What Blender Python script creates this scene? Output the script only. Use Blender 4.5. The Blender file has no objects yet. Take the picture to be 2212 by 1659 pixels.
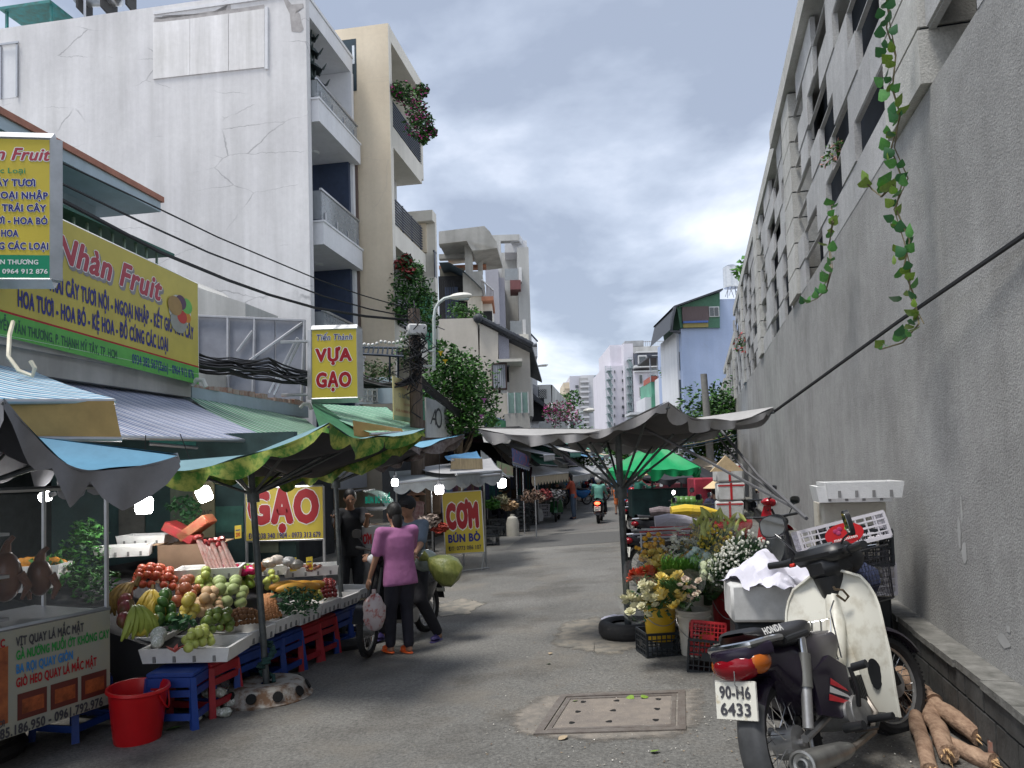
import bpy, math, random, unicodedata
from mathutils import Vector, Matrix, noise
S = bpy.context.scene
COL = S.collection
R = random.Random(7)
rad = math.radians
pi = math.pi
sin, cos = math.sin, math.cos
# ---------------------------------------------------------------- camera
EYE = 1.81
FPX = 1661.0                      # focal length in units of a 2212 wide picture
cam_d = bpy.data.cameras.new('camera')
cam_d.sensor_width = 36
cam_d.lens = FPX / 2212 * 36
cam_d.shift_y = 95.5 / 2212
cam_d.clip_start = .05
cam_d.clip_end = 2500
cam = bpy.data.objects.new('camera', cam_d)
COL.objects.link(cam)
CAMR = Matrix.Rotation(rad(90 + 2.87), 3, 'X') @ Matrix.Rotation(-.03, 3, 'Z')
cam.matrix_world = Matrix.Translation((0, 0, EYE)) @ CAMR.to_4x4()
S.camera = cam
# ---------------------------------------------------------------- sky, sun, exposure
SUN_EL, SUN_AZ = 70, 240           # degrees; azimuth clockwise from +Y
w = bpy.data.worlds.new('World')
S.world = w
w.use_nodes = True
nt = w.node_tree
nt.nodes.clear()
def wn(t, **k):
 n = nt.nodes.new(t)
 for a, b in k.items():
  setattr(n, a, b)
 return n
L_ = nt.links.new
out = wn('ShaderNodeOutputWorld')
sky = wn('ShaderNodeTexSky', sky_type='NISHITA', sun_disc=False, sun_elevation=rad(SUN_EL), sun_rotation=rad(SUN_AZ))
bg1 = wn('ShaderNodeBackground'); bg1.inputs[1].default_value = .12
L_(sky.outputs[0], bg1.inputs[0])
bg2 = wn('ShaderNodeBackground'); bg2.inputs[1].default_value = .74
tc = wn('ShaderNodeTexCoord')
sep = wn('ShaderNodeSeparateXYZ'); L_(tc.outputs['Generated'], sep.inputs[0])
ad = wn('ShaderNodeMath', operation='ADD'); L_(sep.outputs[2], ad.inputs[0]); ad.inputs[1].default_value = .28
mxm = wn('ShaderNodeMath', operation='MAXIMUM'); L_(ad.outputs[0], mxm.inputs[0]); mxm.inputs[1].default_value = .12
dv = wn('ShaderNodeVectorMath', operation='SCALE')
inv = wn('ShaderNodeMath', operation='DIVIDE'); inv.inputs[0].default_value = 1; L_(mxm.outputs[0], inv.inputs[1])
L_(tc.outputs['Generated'], dv.inputs[0]); L_(inv.outputs[0], dv.inputs['Scale'])
mp = wn('ShaderNodeMapping'); mp.inputs['Location'].default_value = (2.2, 8.8, 0)
L_(dv.outputs[0], mp.inputs[0])
n1 = wn('ShaderNodeTexNoise'); n1.inputs['Scale'].default_value = 1.5; n1.inputs['Detail'].default_value = 7; n1.inputs['Roughness'].default_value = .52; n1.inputs['Distortion'].default_value = .25
L_(mp.outputs[0], n1.inputs[0])
n2 = wn('ShaderNodeTexNoise'); n2.inputs['Scale'].default_value = .62; n2.inputs['Detail'].default_value = 3
L_(mp.outputs[0], n2.inputs[0])
mixn = wn('ShaderNodeMath', operation='MULTIPLY_ADD'); L_(n2.outputs[0], mixn.inputs[0]); mixn.inputs[1].default_value = .55
L_(n1.outputs[0], mixn.inputs[2])
hz = wn('ShaderNodeMapRange'); hz.inputs['From Min'].default_value = .0; hz.inputs['From Max'].default_value = .75
hz.inputs['To Min'].default_value = .13; hz.inputs['To Max'].default_value = -.09
L_(sep.outputs[2], hz.inputs[0])
sm = wn('ShaderNodeMath', operation='ADD'); L_(mixn.outputs[0], sm.inputs[0]); L_(hz.outputs[0], sm.inputs[1])
cr = wn('ShaderNodeValToRGB')
e = cr.color_ramp.elements
e[0].position = .66; e[0].color = (.235, .268, .335, 1)
e[1].position = .93; e[1].color = (.84, .86, .90, 1)
x = e.new(.735); x.color = (.345, .385, .46, 1)
x = e.new(.80); x.color = (.49, .525, .60, 1)
x = e.new(.865); x.color = (.68, .71, .77, 1)
L_(sm.outputs[0], cr.inputs[0])
L_(cr.outputs[0], bg2.inputs[0])
cov = wn('ShaderNodeMixShader'); cov.inputs[0].default_value = .9
L_(bg1.outputs[0], cov.inputs[1]); L_(bg2.outputs[0], cov.inputs[2])
L_(cov.outputs[0], out.inputs[0])
sun_d = bpy.data.lights.new('sun', 'SUN')
sun_d.energy = 1.5
sun_d.angle = rad(16)
sun_d.color = (1, .96, .9)
sun = bpy.data.objects.new('sun', sun_d)
COL.objects.link(sun)
d_ = Vector((sin(rad(SUN_AZ)) * cos(rad(SUN_EL)), cos(rad(SUN_AZ)) * cos(rad(SUN_EL)), sin(rad(SUN_EL))))
sun.rotation_euler = d_.to_track_quat('Z', 'Y').to_euler()
S.view_settings.view_transform = 'Standard'
S.view_settings.look = 'None'
S.view_settings.exposure = 1.3
S.view_settings.gamma = 1
S.view_settings.use_curve_mapping = False
S.render.engine = 'CYCLES'
S.cycles.max_bounces = 8
S.cycles.transparent_max_bounces = 24
# ---------------------------------------------------------------- pixel -> place (2212 x 1659 picture units)
def ray(px, py):
 return CAMR @ Vector(((px - 1106) / FPX, -(py - 925) / FPX, -1))
def at(px, py, Y):
 d = ray(px, py)
 return Vector((0, 0, EYE)) + d * (Y / d.y)
def wallx(Y): return 1.66 + .24 * Y
def gz(x, y):
 d = max(0, min(6.5, wallx(y) - x))
 return .16 - .04 * d
def ground(px, py):
 d = ray(px, py); z = 0
 for _ in range(12):
  t = (z - EYE) / d.z
  p = d * t
  z = gz(p.x, p.y)
 return Vector((p.x, p.y, z))
# ---------------------------------------------------------------- materials
MATS = {}
def srgb(h):
 if isinstance(h, str):
  c = [int(h[i:i + 2], 16) / 255 for i in (0, 2, 4)]
  return tuple(v / 12.92 if v <= .04045 else ((v + .055) / 1.055) ** 2.4 for v in c)
 return tuple(h)
def mat(name, col=(.5, .5, .5), rough=.6, metal=0, var=.12, scale=6, bump=0, bscale=60, trans=0, emit=0, alpha=1,
  col2=None, stretch=None, spec=None, ior=1.45, thr=None):
 if name in MATS: return MATS[name]
 m = bpy.data.materials.new(name)
 MATS[name] = m
 m.use_nodes = True
 t = m.node_tree; N = t.nodes; K = t.links.new
 b = N['Principled BSDF']
 c = srgb(col)
 b.inputs['Roughness'].default_value = rough
 b.inputs['Metallic'].default_value = metal
 if spec is not None: b.inputs['Specular IOR Level'].default_value = spec
 b.inputs['IOR'].default_value = ior
 if trans: b.inputs['Transmission Weight'].default_value = trans
 if alpha < 1: b.inputs['Alpha'].default_value = alpha
 if emit:
  b.inputs['Emission Color'].default_value = (*c, 1); b.inputs['Emission Strength'].default_value = emit
 b.inputs['Base Color'].default_value = (*c, 1)
 co = N.new('ShaderNodeTexCoord')
 src = co.outputs['Object']
 if stretch:
  ma = N.new('ShaderNodeMapping'); ma.inputs['Scale'].default_value = stretch
  K(src, ma.inputs[0]); src = ma.outputs[0]
 if var or col2:
  n = N.new('ShaderNodeTexNoise'); n.inputs['Scale'].default_value = scale; n.inputs['Detail'].default_value = 6
  n.inputs['Roughness'].default_value = .65
  K(src, n.inputs[0])
  r = N.new('ShaderNodeValToRGB'); K(n.outputs[0], r.inputs[0])
  ee = r.color_ramp.elements
  c2 = srgb(col2) if col2 else tuple(min(1, v * (1 + var)) for v in c)
  c1 = c if col2 else tuple(v * (1 - var) for v in c)
  ee[0].color = (*c1, 1); ee[1].color = (*c2, 1)
  if thr: ee[0].position, ee[1].position = thr
  else: ee[0].position = .3; ee[1].position = .7
  K(r.outputs[0], b.inputs['Base Color'])
 if bump:
  n = N.new('ShaderNodeTexNoise'); n.inputs['Scale'].default_value = bscale; n.inputs['Detail'].default_value = 4
  K(src, n.inputs[0])
  bm = N.new('ShaderNodeBump'); bm.inputs['Strength'].default_value = bump; bm.inputs['Distance'].default_value = .01
  K(n.outputs[0], bm.inputs['Height']); K(bm.outputs[0], b.inputs['Normal'])
 return m
# ---------------------------------------------------------------- mesh builder
class MB:
 def __init__(s): s.v = []; s.f = []; s.mi = []; s.m = 0; s.T = None
 def add(s, vs, fs):
  o = len(s.v)
  if s.T is not None: vs = [s.T @ Vector(v) for v in vs]
  s.v += [tuple(v) for v in vs]
  s.f += [tuple(i + o for i in f) for f in fs]
  s.mi += [s.m] * len(fs)
  return s
 def quad(s, a, b, c, d): return s.add([a, b, c, d], [(0, 1, 2, 3)])
 def box(s, c, d, rz=0, bev=0, M=None):
  hx, hy, hz = d[0] / 2, d[1] / 2, d[2] / 2
  if not bev:
   vs = [Vector((x, y, z)) for x in (-hx, hx) for y in (-hy, hy) for z in (-hz, hz)]
   fs = [(0, 1, 3, 2), (4, 6, 7, 5), (0, 4, 5, 1), (2, 3, 7, 6), (0, 2, 6, 4), (1, 5, 7, 3)]
  else:
   b = min(bev, hx * .9, hy * .9, hz * .9); vs = []; ix = {}
   for sx in (-1, 1):
    for sy in (-1, 1):
     for sz in (-1, 1):
      for k in range(3):
       p = [sx * (hx - (b if k != 0 else 0)), sy * (hy - (b if k != 1 else 0)), sz * (hz - (b if k != 2 else 0))]
       ix[(sx, sy, sz, k)] = len(vs); vs.append(Vector(p))
   fs = []
   for k in range(3):
    a, c_ = [(1, 2), (2, 0), (0, 1)][k]
    for sg in (-1, 1):
     q = []
     for (p, r_) in ((-1, -1), (1, -1), (1, 1), (-1, 1)):
      t = [0, 0, 0]; t[k] = sg; t[a] = p; t[c_] = r_
      q.append(ix[(*t, k)])
     fs.append(tuple(q if sg > 0 else q[::-1]))
   for k in range(3):       # edges along k
    a, c_ = [(1, 2), (2, 0), (0, 1)][k]
    for p in (-1, 1):
     for r_ in (-1, 1):
      t0 = [0, 0, 0]; t0[k] = -1; t0[a] = p; t0[c_] = r_
      t1 = list(t0); t1[k] = 1
      q = [ix[(*t0, a)], ix[(*t1, a)], ix[(*t1, c_)], ix[(*t0, c_)]]
      fs.append(tuple(q if p * r_ < 0 else q[::-1]))
   for sx in (-1, 1):
    for sy in (-1, 1):
     for sz in (-1, 1):
      q = [ix[(sx, sy, sz, k)] for k in range(3)]
      fs.append(tuple(q if sx * sy * sz > 0 else q[::-1]))
  if rz: Rm = Matrix.Rotation(rz, 3, 'Z'); vs = [Rm @ v for v in vs]
  if M is not None: vs = [M @ v for v in vs]
  c = Vector(c)
  return s.add([v + c for v in vs], fs)
 def span(s, a, b, bev=0):
  return s.box([(a[i] + b[i]) / 2 for i in range(3)], [abs(b[i] - a[i]) for i in range(3)], bev=bev)
 def ring(s, c, ax, r, n, ph=0, ry=None):
  ax = Vector(ax).normalized()
  u = ax.orthogonal().normalized() if abs(ax.z) < .95 else Vector((1, 0, 0))
  if abs(ax.z) < .95:
   u = Vector((0, 0, 1)).cross(ax).normalized()
  vv = ax.cross(u).normalized()
  return [Vector(c) + u * (r * cos(ph + 2 * pi * i / n)) + vv * ((ry or r) * sin(ph + 2 * pi * i / n)) for i in range(n)]
 def cyl(s, p0, p1, r0, r1=None, n=10, caps=True):
  r1 = r0 if r1 is None else r1
  ax = Vector(p1) - Vector(p0)
  a = s.ring(p0, ax, max(r0, 1e-4), n); b = s.ring(p1, ax, max(r1, 1e-4), n)
  fs = [(i, (i + 1) % n, n + (i + 1) % n, n + i) for i in range(n)]
  if caps: fs += [tuple(range(n))[::-1], tuple(range(n, 2 * n))]
  return s.add(a + b, fs)
 def tube(s, pts, r, n=6, closed=False, ry=None, caps=True):
  pts = [Vector(p) for p in pts]; m = len(pts)
  rs = r if isinstance(r, (list, tuple)) else [r] * m
  vs = []; u = None
  for i, p in enumerate(pts):
   if closed: t = pts[(i + 1) % m] - pts[i - 1]
   else: t = pts[min(i + 1, m - 1)] - pts[max(i - 1, 0)]
   if t.length < 1e-7: t = Vector((0, 0, 1))
   t.normalize()
   if u is None:
    u = Vector((0, 0, 1)).cross(t)
    if u.length < .1: u = Vector((1, 0, 0))
   u = (u - t * u.dot(t))
   if u.length < 1e-5: u = t.orthogonal()
   u.normalize(); w_ = t.cross(u)
   k = (ry / rs[0]) if ry else 1
   vs += [p + u * (rs[i] * cos(2 * pi * j / n)) + w_ * (rs[i] * k * sin(2 * pi * j / n)) for j in range(n)]
  fs = []
  for i in range(m if closed else m - 1):
   a, b = i * n, ((i + 1) % m) * n
   fs += [(a + j, a + (j + 1) % n, b + (j + 1) % n, b + j) for j in range(n)]
  if not closed and caps: fs += [tuple(range(n))[::-1], tuple(range((m - 1) * n, m * n))]
  return s.add(vs, fs)
 def ell(s, c, r, nu=12, nv=8, M=None, jit=0, rnd=None):
  if not isinstance(r, (tuple, list)): r = (r, r, r)
  vs = [Vector((0, 0, -r[2]))]
  for i in range(1, nv):
   a = -pi / 2 + pi * i / nv
   for j in range(nu):
    t = 2 * pi * j / nu; k = 1 + (rnd or R).uniform(-jit, jit) if jit else 1
    vs.append(Vector((r[0] * cos(a) * cos(t) * k, r[1] * cos(a) * sin(t) * k, r[2] * sin(a) * k)))
  vs.append(Vector((0, 0, r[2])))
  fs = [(0, 1 + (j + 1) % nu, 1 + j) for j in range(nu)]
  for i in range(nv - 2):
   a = 1 + i * nu; b = a + nu
   fs += [(a + j, a + (j + 1) % nu, b + (j + 1) % nu, b + j) for j in range(nu)]
  a = 1 + (nv - 2) * nu; t = len(vs) - 1
  fs += [(a + j, a + (j + 1) % nu, t) for j in range(nu)]
  if M is not None: vs = [M @ v for v in vs]
  return s.add([v + Vector(c) for v in vs], fs)
 def lathe(s, prof, c=(0, 0, 0), n=20, M=None, f=None):
  vs = []; fs = []
  for r, z in prof:
   for j in range(n):
    t = 2 * pi * j / n; k = f(t, z) if f else 1
    vs.append(Vector((r * cos(t) * k, r * sin(t) * k, z)))
  for i in range(len(prof) - 1):
   a = i * n; b = a + n
   fs += [(a + j, a + (j + 1) % n, b + (j + 1) % n, b + j) for j in range(n)]
  if M is not None: vs = [M @ v for v in vs]
  return s.add([v + Vector(c) for v in vs], fs)
 def prism(s, poly, z0, z1, M=None):
  n = len(poly)
  vs = [Vector((p[0], p[1], z0)) for p in poly] + [Vector((p[0], p[1], z1)) for p in poly]
  if M is not None: vs = [M @ v for v in vs]
  fs = [(i, (i + 1) % n, n + (i + 1) % n, n + i) for i in range(n)] + [tuple(range(n))[::-1], tuple(range(n, 2 * n))]
  return s.add(vs, fs)
 def grid(s, fn, nu, nv, closed_u=False):
  vs = [Vector(fn(i / nu, j / nv)) for j in range(nv + 1) for i in range(nu + 1)]
  fs = [(j * (nu + 1) + i, j * (nu + 1) + i + 1, (j + 1) * (nu + 1) + i + 1, (j + 1) * (nu + 1) + i) for j in range(nv) for i in range(nu)]
  return s.add(vs, fs)
 def mesh(s, name, mats, smooth=True, ang=40):
  me = bpy.data.meshes.new(name)
  me.from_pydata(s.v, [], s.f)
  for m in (mats if isinstance(mats, (list, tuple)) else [mats]): me.materials.append(m)
  if any(s.mi): me.polygons.foreach_set('material_index', s.mi)
  if smooth:
   me.polygons.foreach_set('use_smooth', [True] * len(s.f))
   me.set_sharp_from_angle(angle=rad(ang))
  me.update()
  return me
def tag(o, label, cat, group=None):
 o['label'] = label; o['category'] = cat
 if group: o['group'] = group
 return o
def thing(name, label, cat, loc=(0, 0, 0), rz=0, group=None, sc=1):
 o = bpy.data.objects.new(name, None)
 o.empty_display_size = .1
 COL.objects.link(o)
 o.location = loc; o.rotation_euler = (0, 0, rz)
 if sc != 1: o.scale = (sc,) * 3
 return tag(o, label, cat, group)
def part(name, mb, mats, parent=None, label=None, smooth=True, loc=None, kind=None, ang=40):
 me = mb if isinstance(mb, bpy.types.Mesh) else mb.mesh(name, mats, smooth, ang)
 o = bpy.data.objects.new(name, me)
 COL.objects.link(o)
 if parent: o.parent = parent
 if loc is not None: o.location = loc
 if label: o['label'] = label
 if kind: o['kind'] = kind
 return o
def solo(name, mb, mats, label, cat, group=None, **k):
 return tag(part(name, mb, mats, **k), label, cat, group)
def struct(name, mb, mats, **k):
 o = part(name, mb, mats, **k); o['kind'] = 'structure'; return o
def dup(root, loc=None, rz=None, label=None, group=None, sc=None, name=None):
 r = root.copy(); COL.objects.link(r)
 if loc is not None: r.location = loc
 if rz is not None:
  if isinstance(rz, (tuple, list)): r.rotation_euler = rz
  else: r.rotation_euler = (0, 0, rz)
 if sc is not None: r.scale = (sc,) * 3 if not isinstance(sc, (tuple, list)) else sc
 if label: r['label'] = label
 if group: r['group'] = group
 for ch in list(root.children):
  c = ch.copy(); COL.objects.link(c); c.parent = r
  for g in list(ch.children):
   d = g.copy(); COL.objects.link(d); d.parent = c
 return r
# ---------------------------------------------------------------- lettering
_G = {}; _E = {}
def glyph(ch):
 if ch in _G: return _G[ch]
 nfd = unicodedata.normalize('NFD', ch)
 horn = '\u031b' in nfd
 base = unicodedata.normalize('NFC', nfd.replace('\u031b', ''))
 if ch != ' ' and base not in _E: prewarm(ch)
 ev = _E.get
 if ch == ' ': _G[ch] = ([], [], .28); return _G[ch]
 v, f = ev(base)
 v2, _ = ev(base + 'l')
 v3, _ = ev('l')
 adv = max(p[0] for p in v2) - max(p[0] for p in v3)
 if horn:
  bv, _ = ev(nfd[0])
  xm = max(p[0] for p in bv); ym = max(p[1] for p in bv)
  if nfd[0] in 'uU': pts = [(-.02, -.09), (-.02, -.01), (.05, -.01), (.05, .1), (.13, .1), (.13, 0), (.09, -.08)]
  else: pts = [(-.12, -.13), (-.07, -.06), (.02, 0), (.0, .1), (.09, .1), (.1, 0), (.03, -.1)]
  o = len(v); v = v + [(xm + a * .9, ym + b * .9) for a, b in pts]
  f = f + [tuple(range(o, o + len(pts)))]
 _G[ch] = (v, f, adv)
 return _G[ch]
def text_mb(mb, txt, h, fit=None, origin=(0, 0, 0), U=(1, 0, 0), Vv=(0, 0, 1), bold=0, shear=0, sx=1, align='l', lift=0, halo=0):
 """flat print: letters h tall (cap height) on the plane U,Vv; fit = total width"""
 s = h / .70
 xs = []; x_ = 0
 for ch in txt:
  v, f, a = glyph(ch); xs.append(x_); x_ += a + bold * .9
 wd = x_ * s * sx
 if fit: sx = fit / (x_ * s); wd = fit
 off = {'l': 0, 'c': -wd / 2, 'r': -wd}[align]
 U = Vector(U).normalized(); Vv = Vector(Vv).normalized(); Nn = U.cross(Vv)
 st = [(0, 0)]
 rr = bold + halo
 if rr: st = [(rr * cos(k * pi / 4), rr * sin(k * pi / 4) * .8) for k in range(8)] + [(0, 0)]
 O = Vector(origin)
 for ci, ch in enumerate(txt):
  v, f, a = glyph(ch)
  if not f: continue
  for k, (dx, dy) in enumerate(st):
   mb.add([O + U * (off + (p[0] + xs[ci] + dx + shear * p[1]) * s * sx) + Vv * ((p[1] + dy) * s) + Nn * (lift + .00012 * k) for p in v], f)
 return wd
def prewarm(chars):
 """evaluate every letter once, all together"""
 jobs = {}
 for ch in chars:
  if ch == ' ' or ch in _G: continue
  nfd = unicodedata.normalize('NFD', ch); base = unicodedata.normalize('NFC', nfd.replace('\u031b', ''))
  for t_ in (base, base + 'l', 'l', nfd[0]): jobs[t_] = None
 obs = []
 for t_ in jobs:
  cu = bpy.data.curves.new('g', 'FONT'); cu.body = t_; cu.size = 1; cu.resolution_u = 3
  ob = bpy.data.objects.new('g', cu); COL.objects.link(ob); obs.append((t_, ob))
 dg = bpy.context.evaluated_depsgraph_get(); dg.update()
 for t_, ob in obs:
  e_ = ob.evaluated_get(dg); me = e_.to_mesh()
  _E[t_] = ([tuple(x.co)[:2] for x in me.vertices], [tuple(p.vertices) for p in me.polygons]); e_.to_mesh_clear()
 for t_, ob in obs:
  cu = ob.data; bpy.data.objects.remove(ob); bpy.data.curves.remove(cu)
prewarm('ABCDEGHIKLMNOPQRSTUVWXYZabcdefghiklmnoprstuvyz0123456789 -.,:()&ẠƠÚÒẾÀỰàếỜƯÂẬỎỎÓỆĐỒĂÃÙÝẤỊƯỖƯỸộỐỨÁôáóạảựậẩêìỤỊ')
# ================================================================ ground
def asphalt():
 m = bpy.data.materials.new('asphalt'); MATS['asphalt'] = m; m.use_nodes = True
 t = m.node_tree; N = t.nodes; K = t.links.new; b = N['Principled BSDF']
 co = N.new('ShaderNodeTexCoord')
 def nz(sc, det=5, rough=.6):
  n = N.new('ShaderNodeTexNoise'); n.inputs['Scale'].default_value = sc; n.inputs['Detail'].default_value = det; n.inputs['Roughness'].default_value = rough
  K(co.outputs['Object'], n.inputs[0]); return n
 def ramp(src, p0, c0, p1, c1):
  r = N.new('ShaderNodeValToRGB'); K(src, r.inputs[0]); e = r.color_ramp.elements
  e[0].position = p0; e[0].color = (*c0, 1); e[1].position = p1; e[1].color = (*c1, 1); return r
 def mix(f, a, b_, mode='MIX'):
  x = N.new('ShaderNodeMix'); x.data_type = 'RGBA'; x.blend_type = mode
  if isinstance(f, (int, float)): x.inputs[0].default_value = f
  else: K(f, x.inputs[0])
  K(a, x.inputs[6]); K(b_, x.inputs[7]); return x.outputs[2]
 base = ramp(nz(.45, 6).outputs[0], .3, (.13, .128, .12), .72, (.215, .21, .198))
 grit = ramp(nz(42, 6, .85).outputs[0], .36, (.28, .28, .28), .66, (1.55, 1.55, 1.52))
 c = mix(.8, base.outputs[0], grit.outputs[0], 'MULTIPLY')
 dust = ramp(nz(1.1, 7, .65).outputs[0], .50, (0, 0, 0), .68, (1, 1, 1))
 dc = ramp(nz(30, 4).outputs[0], .3, (.15, .13, .1), .7, (.24, .21, .17))
 dm = N.new('ShaderNodeMath'); dm.operation = 'MULTIPLY'; dm.inputs[1].default_value = .45; K(dust.outputs[0], dm.inputs[0])
 c = mix(dm.outputs[0], c, dc.outputs[0])
 vo = N.new('ShaderNodeTexVoronoi'); vo.inputs['Scale'].default_value = 90; K(co.outputs['Object'], vo.inputs['Vector'])
 chips = ramp(vo.outputs['Distance'], .06, (1, 1, 1), .11, (0, 0, 0))
 cm = N.new('ShaderNodeMath'); cm.operation = 'MULTIPLY'; K(chips.outputs[0], cm.inputs[0])
 cmk = ramp(nz(11, 2).outputs[0], .52, (0, 0, 0), .62, (.8, .8, .8)); K(cmk.outputs[0], cm.inputs[1])
 w_ = ramp(nz(20).outputs[0], .3, (.35, .34, .31), .7, (.45, .43, .4))
 c = mix(cm.outputs[0], c, w_.outputs[0])
 stain = ramp(nz(.7, 8).outputs[0], .5, (1, 1, 1), .62, (.62, .6, .58))
 c = mix(.85, c, stain.outputs[0], 'MULTIPLY')
 K(c, b.inputs['Base Color'])
 b.inputs['Roughness'].default_value = .78
 bm = N.new('ShaderNodeBump'); bm.inputs['Strength'].default_value = .9; bm.inputs['Distance'].default_value = .012
 K(nz(60, 4, .7).outputs[0], bm.inputs['Height']); K(bm.outputs[0], b.inputs['Normal'])
 return m
asphalt()
g = MB()
ys = [-30, -6, -2, 0, 1, 2, 3, 4, 5, 6, 7, 8, 9, 10, 12, 14, 17, 20, 25, 30, 40, 55, 80, 130, 300, 1200]
ds = [-900, -60, -8, -1, 0, .5, 1, 1.5, 2, 2.5, 3, 3.5, 4, 4.5, 5, 5.5, 6, 6.5, 8, 12, 30, 200, 900]
def gp(i, j):
 Y = ys[j]; X = wallx(min(Y, 300)) - ds[i]
 return (X, Y, gz(X, Y))
g.add([gp(i, j) for j in range(len(ys)) for i in range(len(ds))],
 [(j * len(ds) + i, (j + 1) * len(ds) + i, (j + 1) * len(ds) + i + 1, j * len(ds) + i + 1)[::-1] for j in range(len(ys) - 1) for i in range(len(ds) - 1)])
struct('road', g, MATS['asphalt'])
def patch(name, pts, m, lift=.004, n=10, jit=0):
 """irregular flat sheet on the road following its fall; pts = 2212-px outline"""
 P = [ground(*p) for p in pts]
 c = sum(P, Vector()) / len(P)
 out_ = []
 for i in range(len(P)):
  a, b = P[i], P[(i + 1) % len(P)]
  for k in range(n):
   q = a.lerp(b, k / n)
   if jit: q = q + Vector((R.uniform(-jit, jit), R.uniform(-jit, jit), 0))
   out_.append(Vector((q.x, q.y, gz(q.x, q.y) + lift)))
 mb = MB(); m_ = len(out_)
 mid = [q.lerp(c, .3) for q in out_]
 for q in mid: q.z = gz(q.x, q.y) + lift
 c.z = gz(c.x, c.y) + lift
 mb.add(out_ + mid + [c], [(i, (i + 1) % m_, m_ + (i + 1) % m_, m_ + i) for i in range(m_)] + [(m_ + i, m_ + (i + 1) % m_, 2 * m_) for i in range(m_)])
 o = struct(name, mb, m); at_ = o.data.attributes.new('edge', 'FLOAT', 'POINT'); at_.data.foreach_set('value', [0.] * m_ + [1.] * (m_ + 1)); return o
dustm = mat('dusty_concrete', (.27, .24, .205), .9, col2=(.14, .132, .12), scale=11, bump=.8, bscale=50)
def ragged(m):
 t = m.node_tree; N = t.nodes; K = t.links.new; b = N['Principled BSDF']; a = N.new('ShaderNodeAttribute'); a.attribute_name = 'edge'; co = N.new('ShaderNodeTexCoord'); n = N.new('ShaderNodeTexNoise'); n.inputs['Scale'].default_value = 14; n.inputs['Detail'].default_value = 8; n.inputs['Roughness'].default_value = .75; K(co.outputs['Object'], n.inputs[0])
 q = N.new('ShaderNodeMath'); q.operation = 'ADD'; K(a.outputs['Fac'], q.inputs[0]); K(n.outputs[0], q.inputs[1]); r = N.new('ShaderNodeMapRange'); r.inputs['From Min'].default_value = .72; r.inputs['From Max'].default_value = 1.2; K(q.outputs[0], r.inputs[0]); K(r.outputs[0], b.inputs['Alpha'])
ragged(dustm)
dk = mat('asphalt_patch', (.095, .094, .09), .85, var=.3, scale=30, bump=.5, bscale=90)
oldm = mat('asphalt_old', (.135, .133, .125), .85, var=.25, scale=22, bump=.5, bscale=80)
patch('road_patch', [(1130, 1160), (1345, 1147), (1348, 1170), (1090, 1188)], dk, jit=.02)
patch('road_patch', [(1218, 1152), (1290, 1098), (1345, 1098), (1348, 1140)], oldm, .005)
patch('manhole_surround', [(1085, 1545), (1130, 1515), (1160, 1498), (1545, 1480), (1548, 1560), (1490, 1598), (1300, 1610), (1170, 1600), (1090, 1590)], dustm, .006, 8, .022)
film = mat('dust_film', (.26, .235, .195), .9, col2=(.15, .145, .13), scale=6, thr=(.42, .6), bump=.6, bscale=60); ragged(film)
patch('dust_patch', [(1215, 1340), (1290, 1328), (1350, 1345), (1400, 1400), (1330, 1420), (1250, 1412), (1180, 1395)], film, .004, 8, .04)
patch('dust_patch', [(930, 1310), (1000, 1290), (1060, 1300), (1010, 1330), (950, 1335)], film, .004, 8, .05)
# manhole: concrete lid with iron frame and eight lifting holes
mhA, mhB, mhC, mhD = ground(1152, 1590), ground(1482, 1580), ground(1480, 1494), ground(1212, 1504)
mh = thing('manhole_cover', 'rectangular concrete manhole cover with iron frame set in the road', 'manhole cover', (0, 0, 0))
def mhp(u, v, dz=0):
 a = mhA.lerp(mhB, u); b = mhD.lerp(mhC, u); p = a.lerp(b, v); return Vector((p.x, p.y, p.z + .012 + dz))
iron = mat('rusty_iron', (.14, .115, .1), .6, .3, col2=(.22, .2, .18), scale=12, bump=.3)
lidm = mat('lid_concrete', (.26, .225, .19), .85, col2=(.17, .15, .135), scale=7, bump=.5, bscale=70)
holem = mat('hole_shade', (.01, .01, .01), .9, var=0)  # black discs: the shade inside the holes is only colour
def bar(mb, u0, v0, u1, v1, dz, th=.02):
 q = [mhp(u0, v0, dz), mhp(u1, v0, dz), mhp(u1, v1, dz), mhp(u0, v1, dz)]
 lo = [p - Vector((0, 0, th)) for p in q]
 mb.add(lo + q, [(3, 2, 1, 0), (4, 5, 6, 7), (0, 1, 5, 4), (1, 2, 6, 5), (2, 3, 7, 6), (3, 0, 4, 7)])
for (a, b, c, d) in ((0, 0, 1, .07), (0, .93, 1, 1), (0, .07, .055, .93), (.945, .07, 1, .93)):
 mb = MB(); bar(mb, a, b, c, d, .004); part('frame_bar', mb, iron, mh)
for (a, b, c, d) in ((.07, .09, .93, .13), (.07, .87, .93, .91), (.07, .13, .1, .87), (.90, .13, .93, .87)):
 mb = MB(); bar(mb, a, b, c, d, 0); part('lid_edge', mb, iron, mh)
mb = MB(); bar(mb, .108, .14, .892, .86, -.004); part('lid', mb, lidm, mh)
for u in (.22, .48, .8):
 for v in (.25, .52, .78):
  mb = MB(); p = mhp(u, v, -.0035)
  mb.lathe([(.026, 0), (.001, .0006)], p, 10, f=lambda t, z: 1 + .2 * sin(3 * t + u * 9)); part('lifting_hole', mb, holem, mh)
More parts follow.
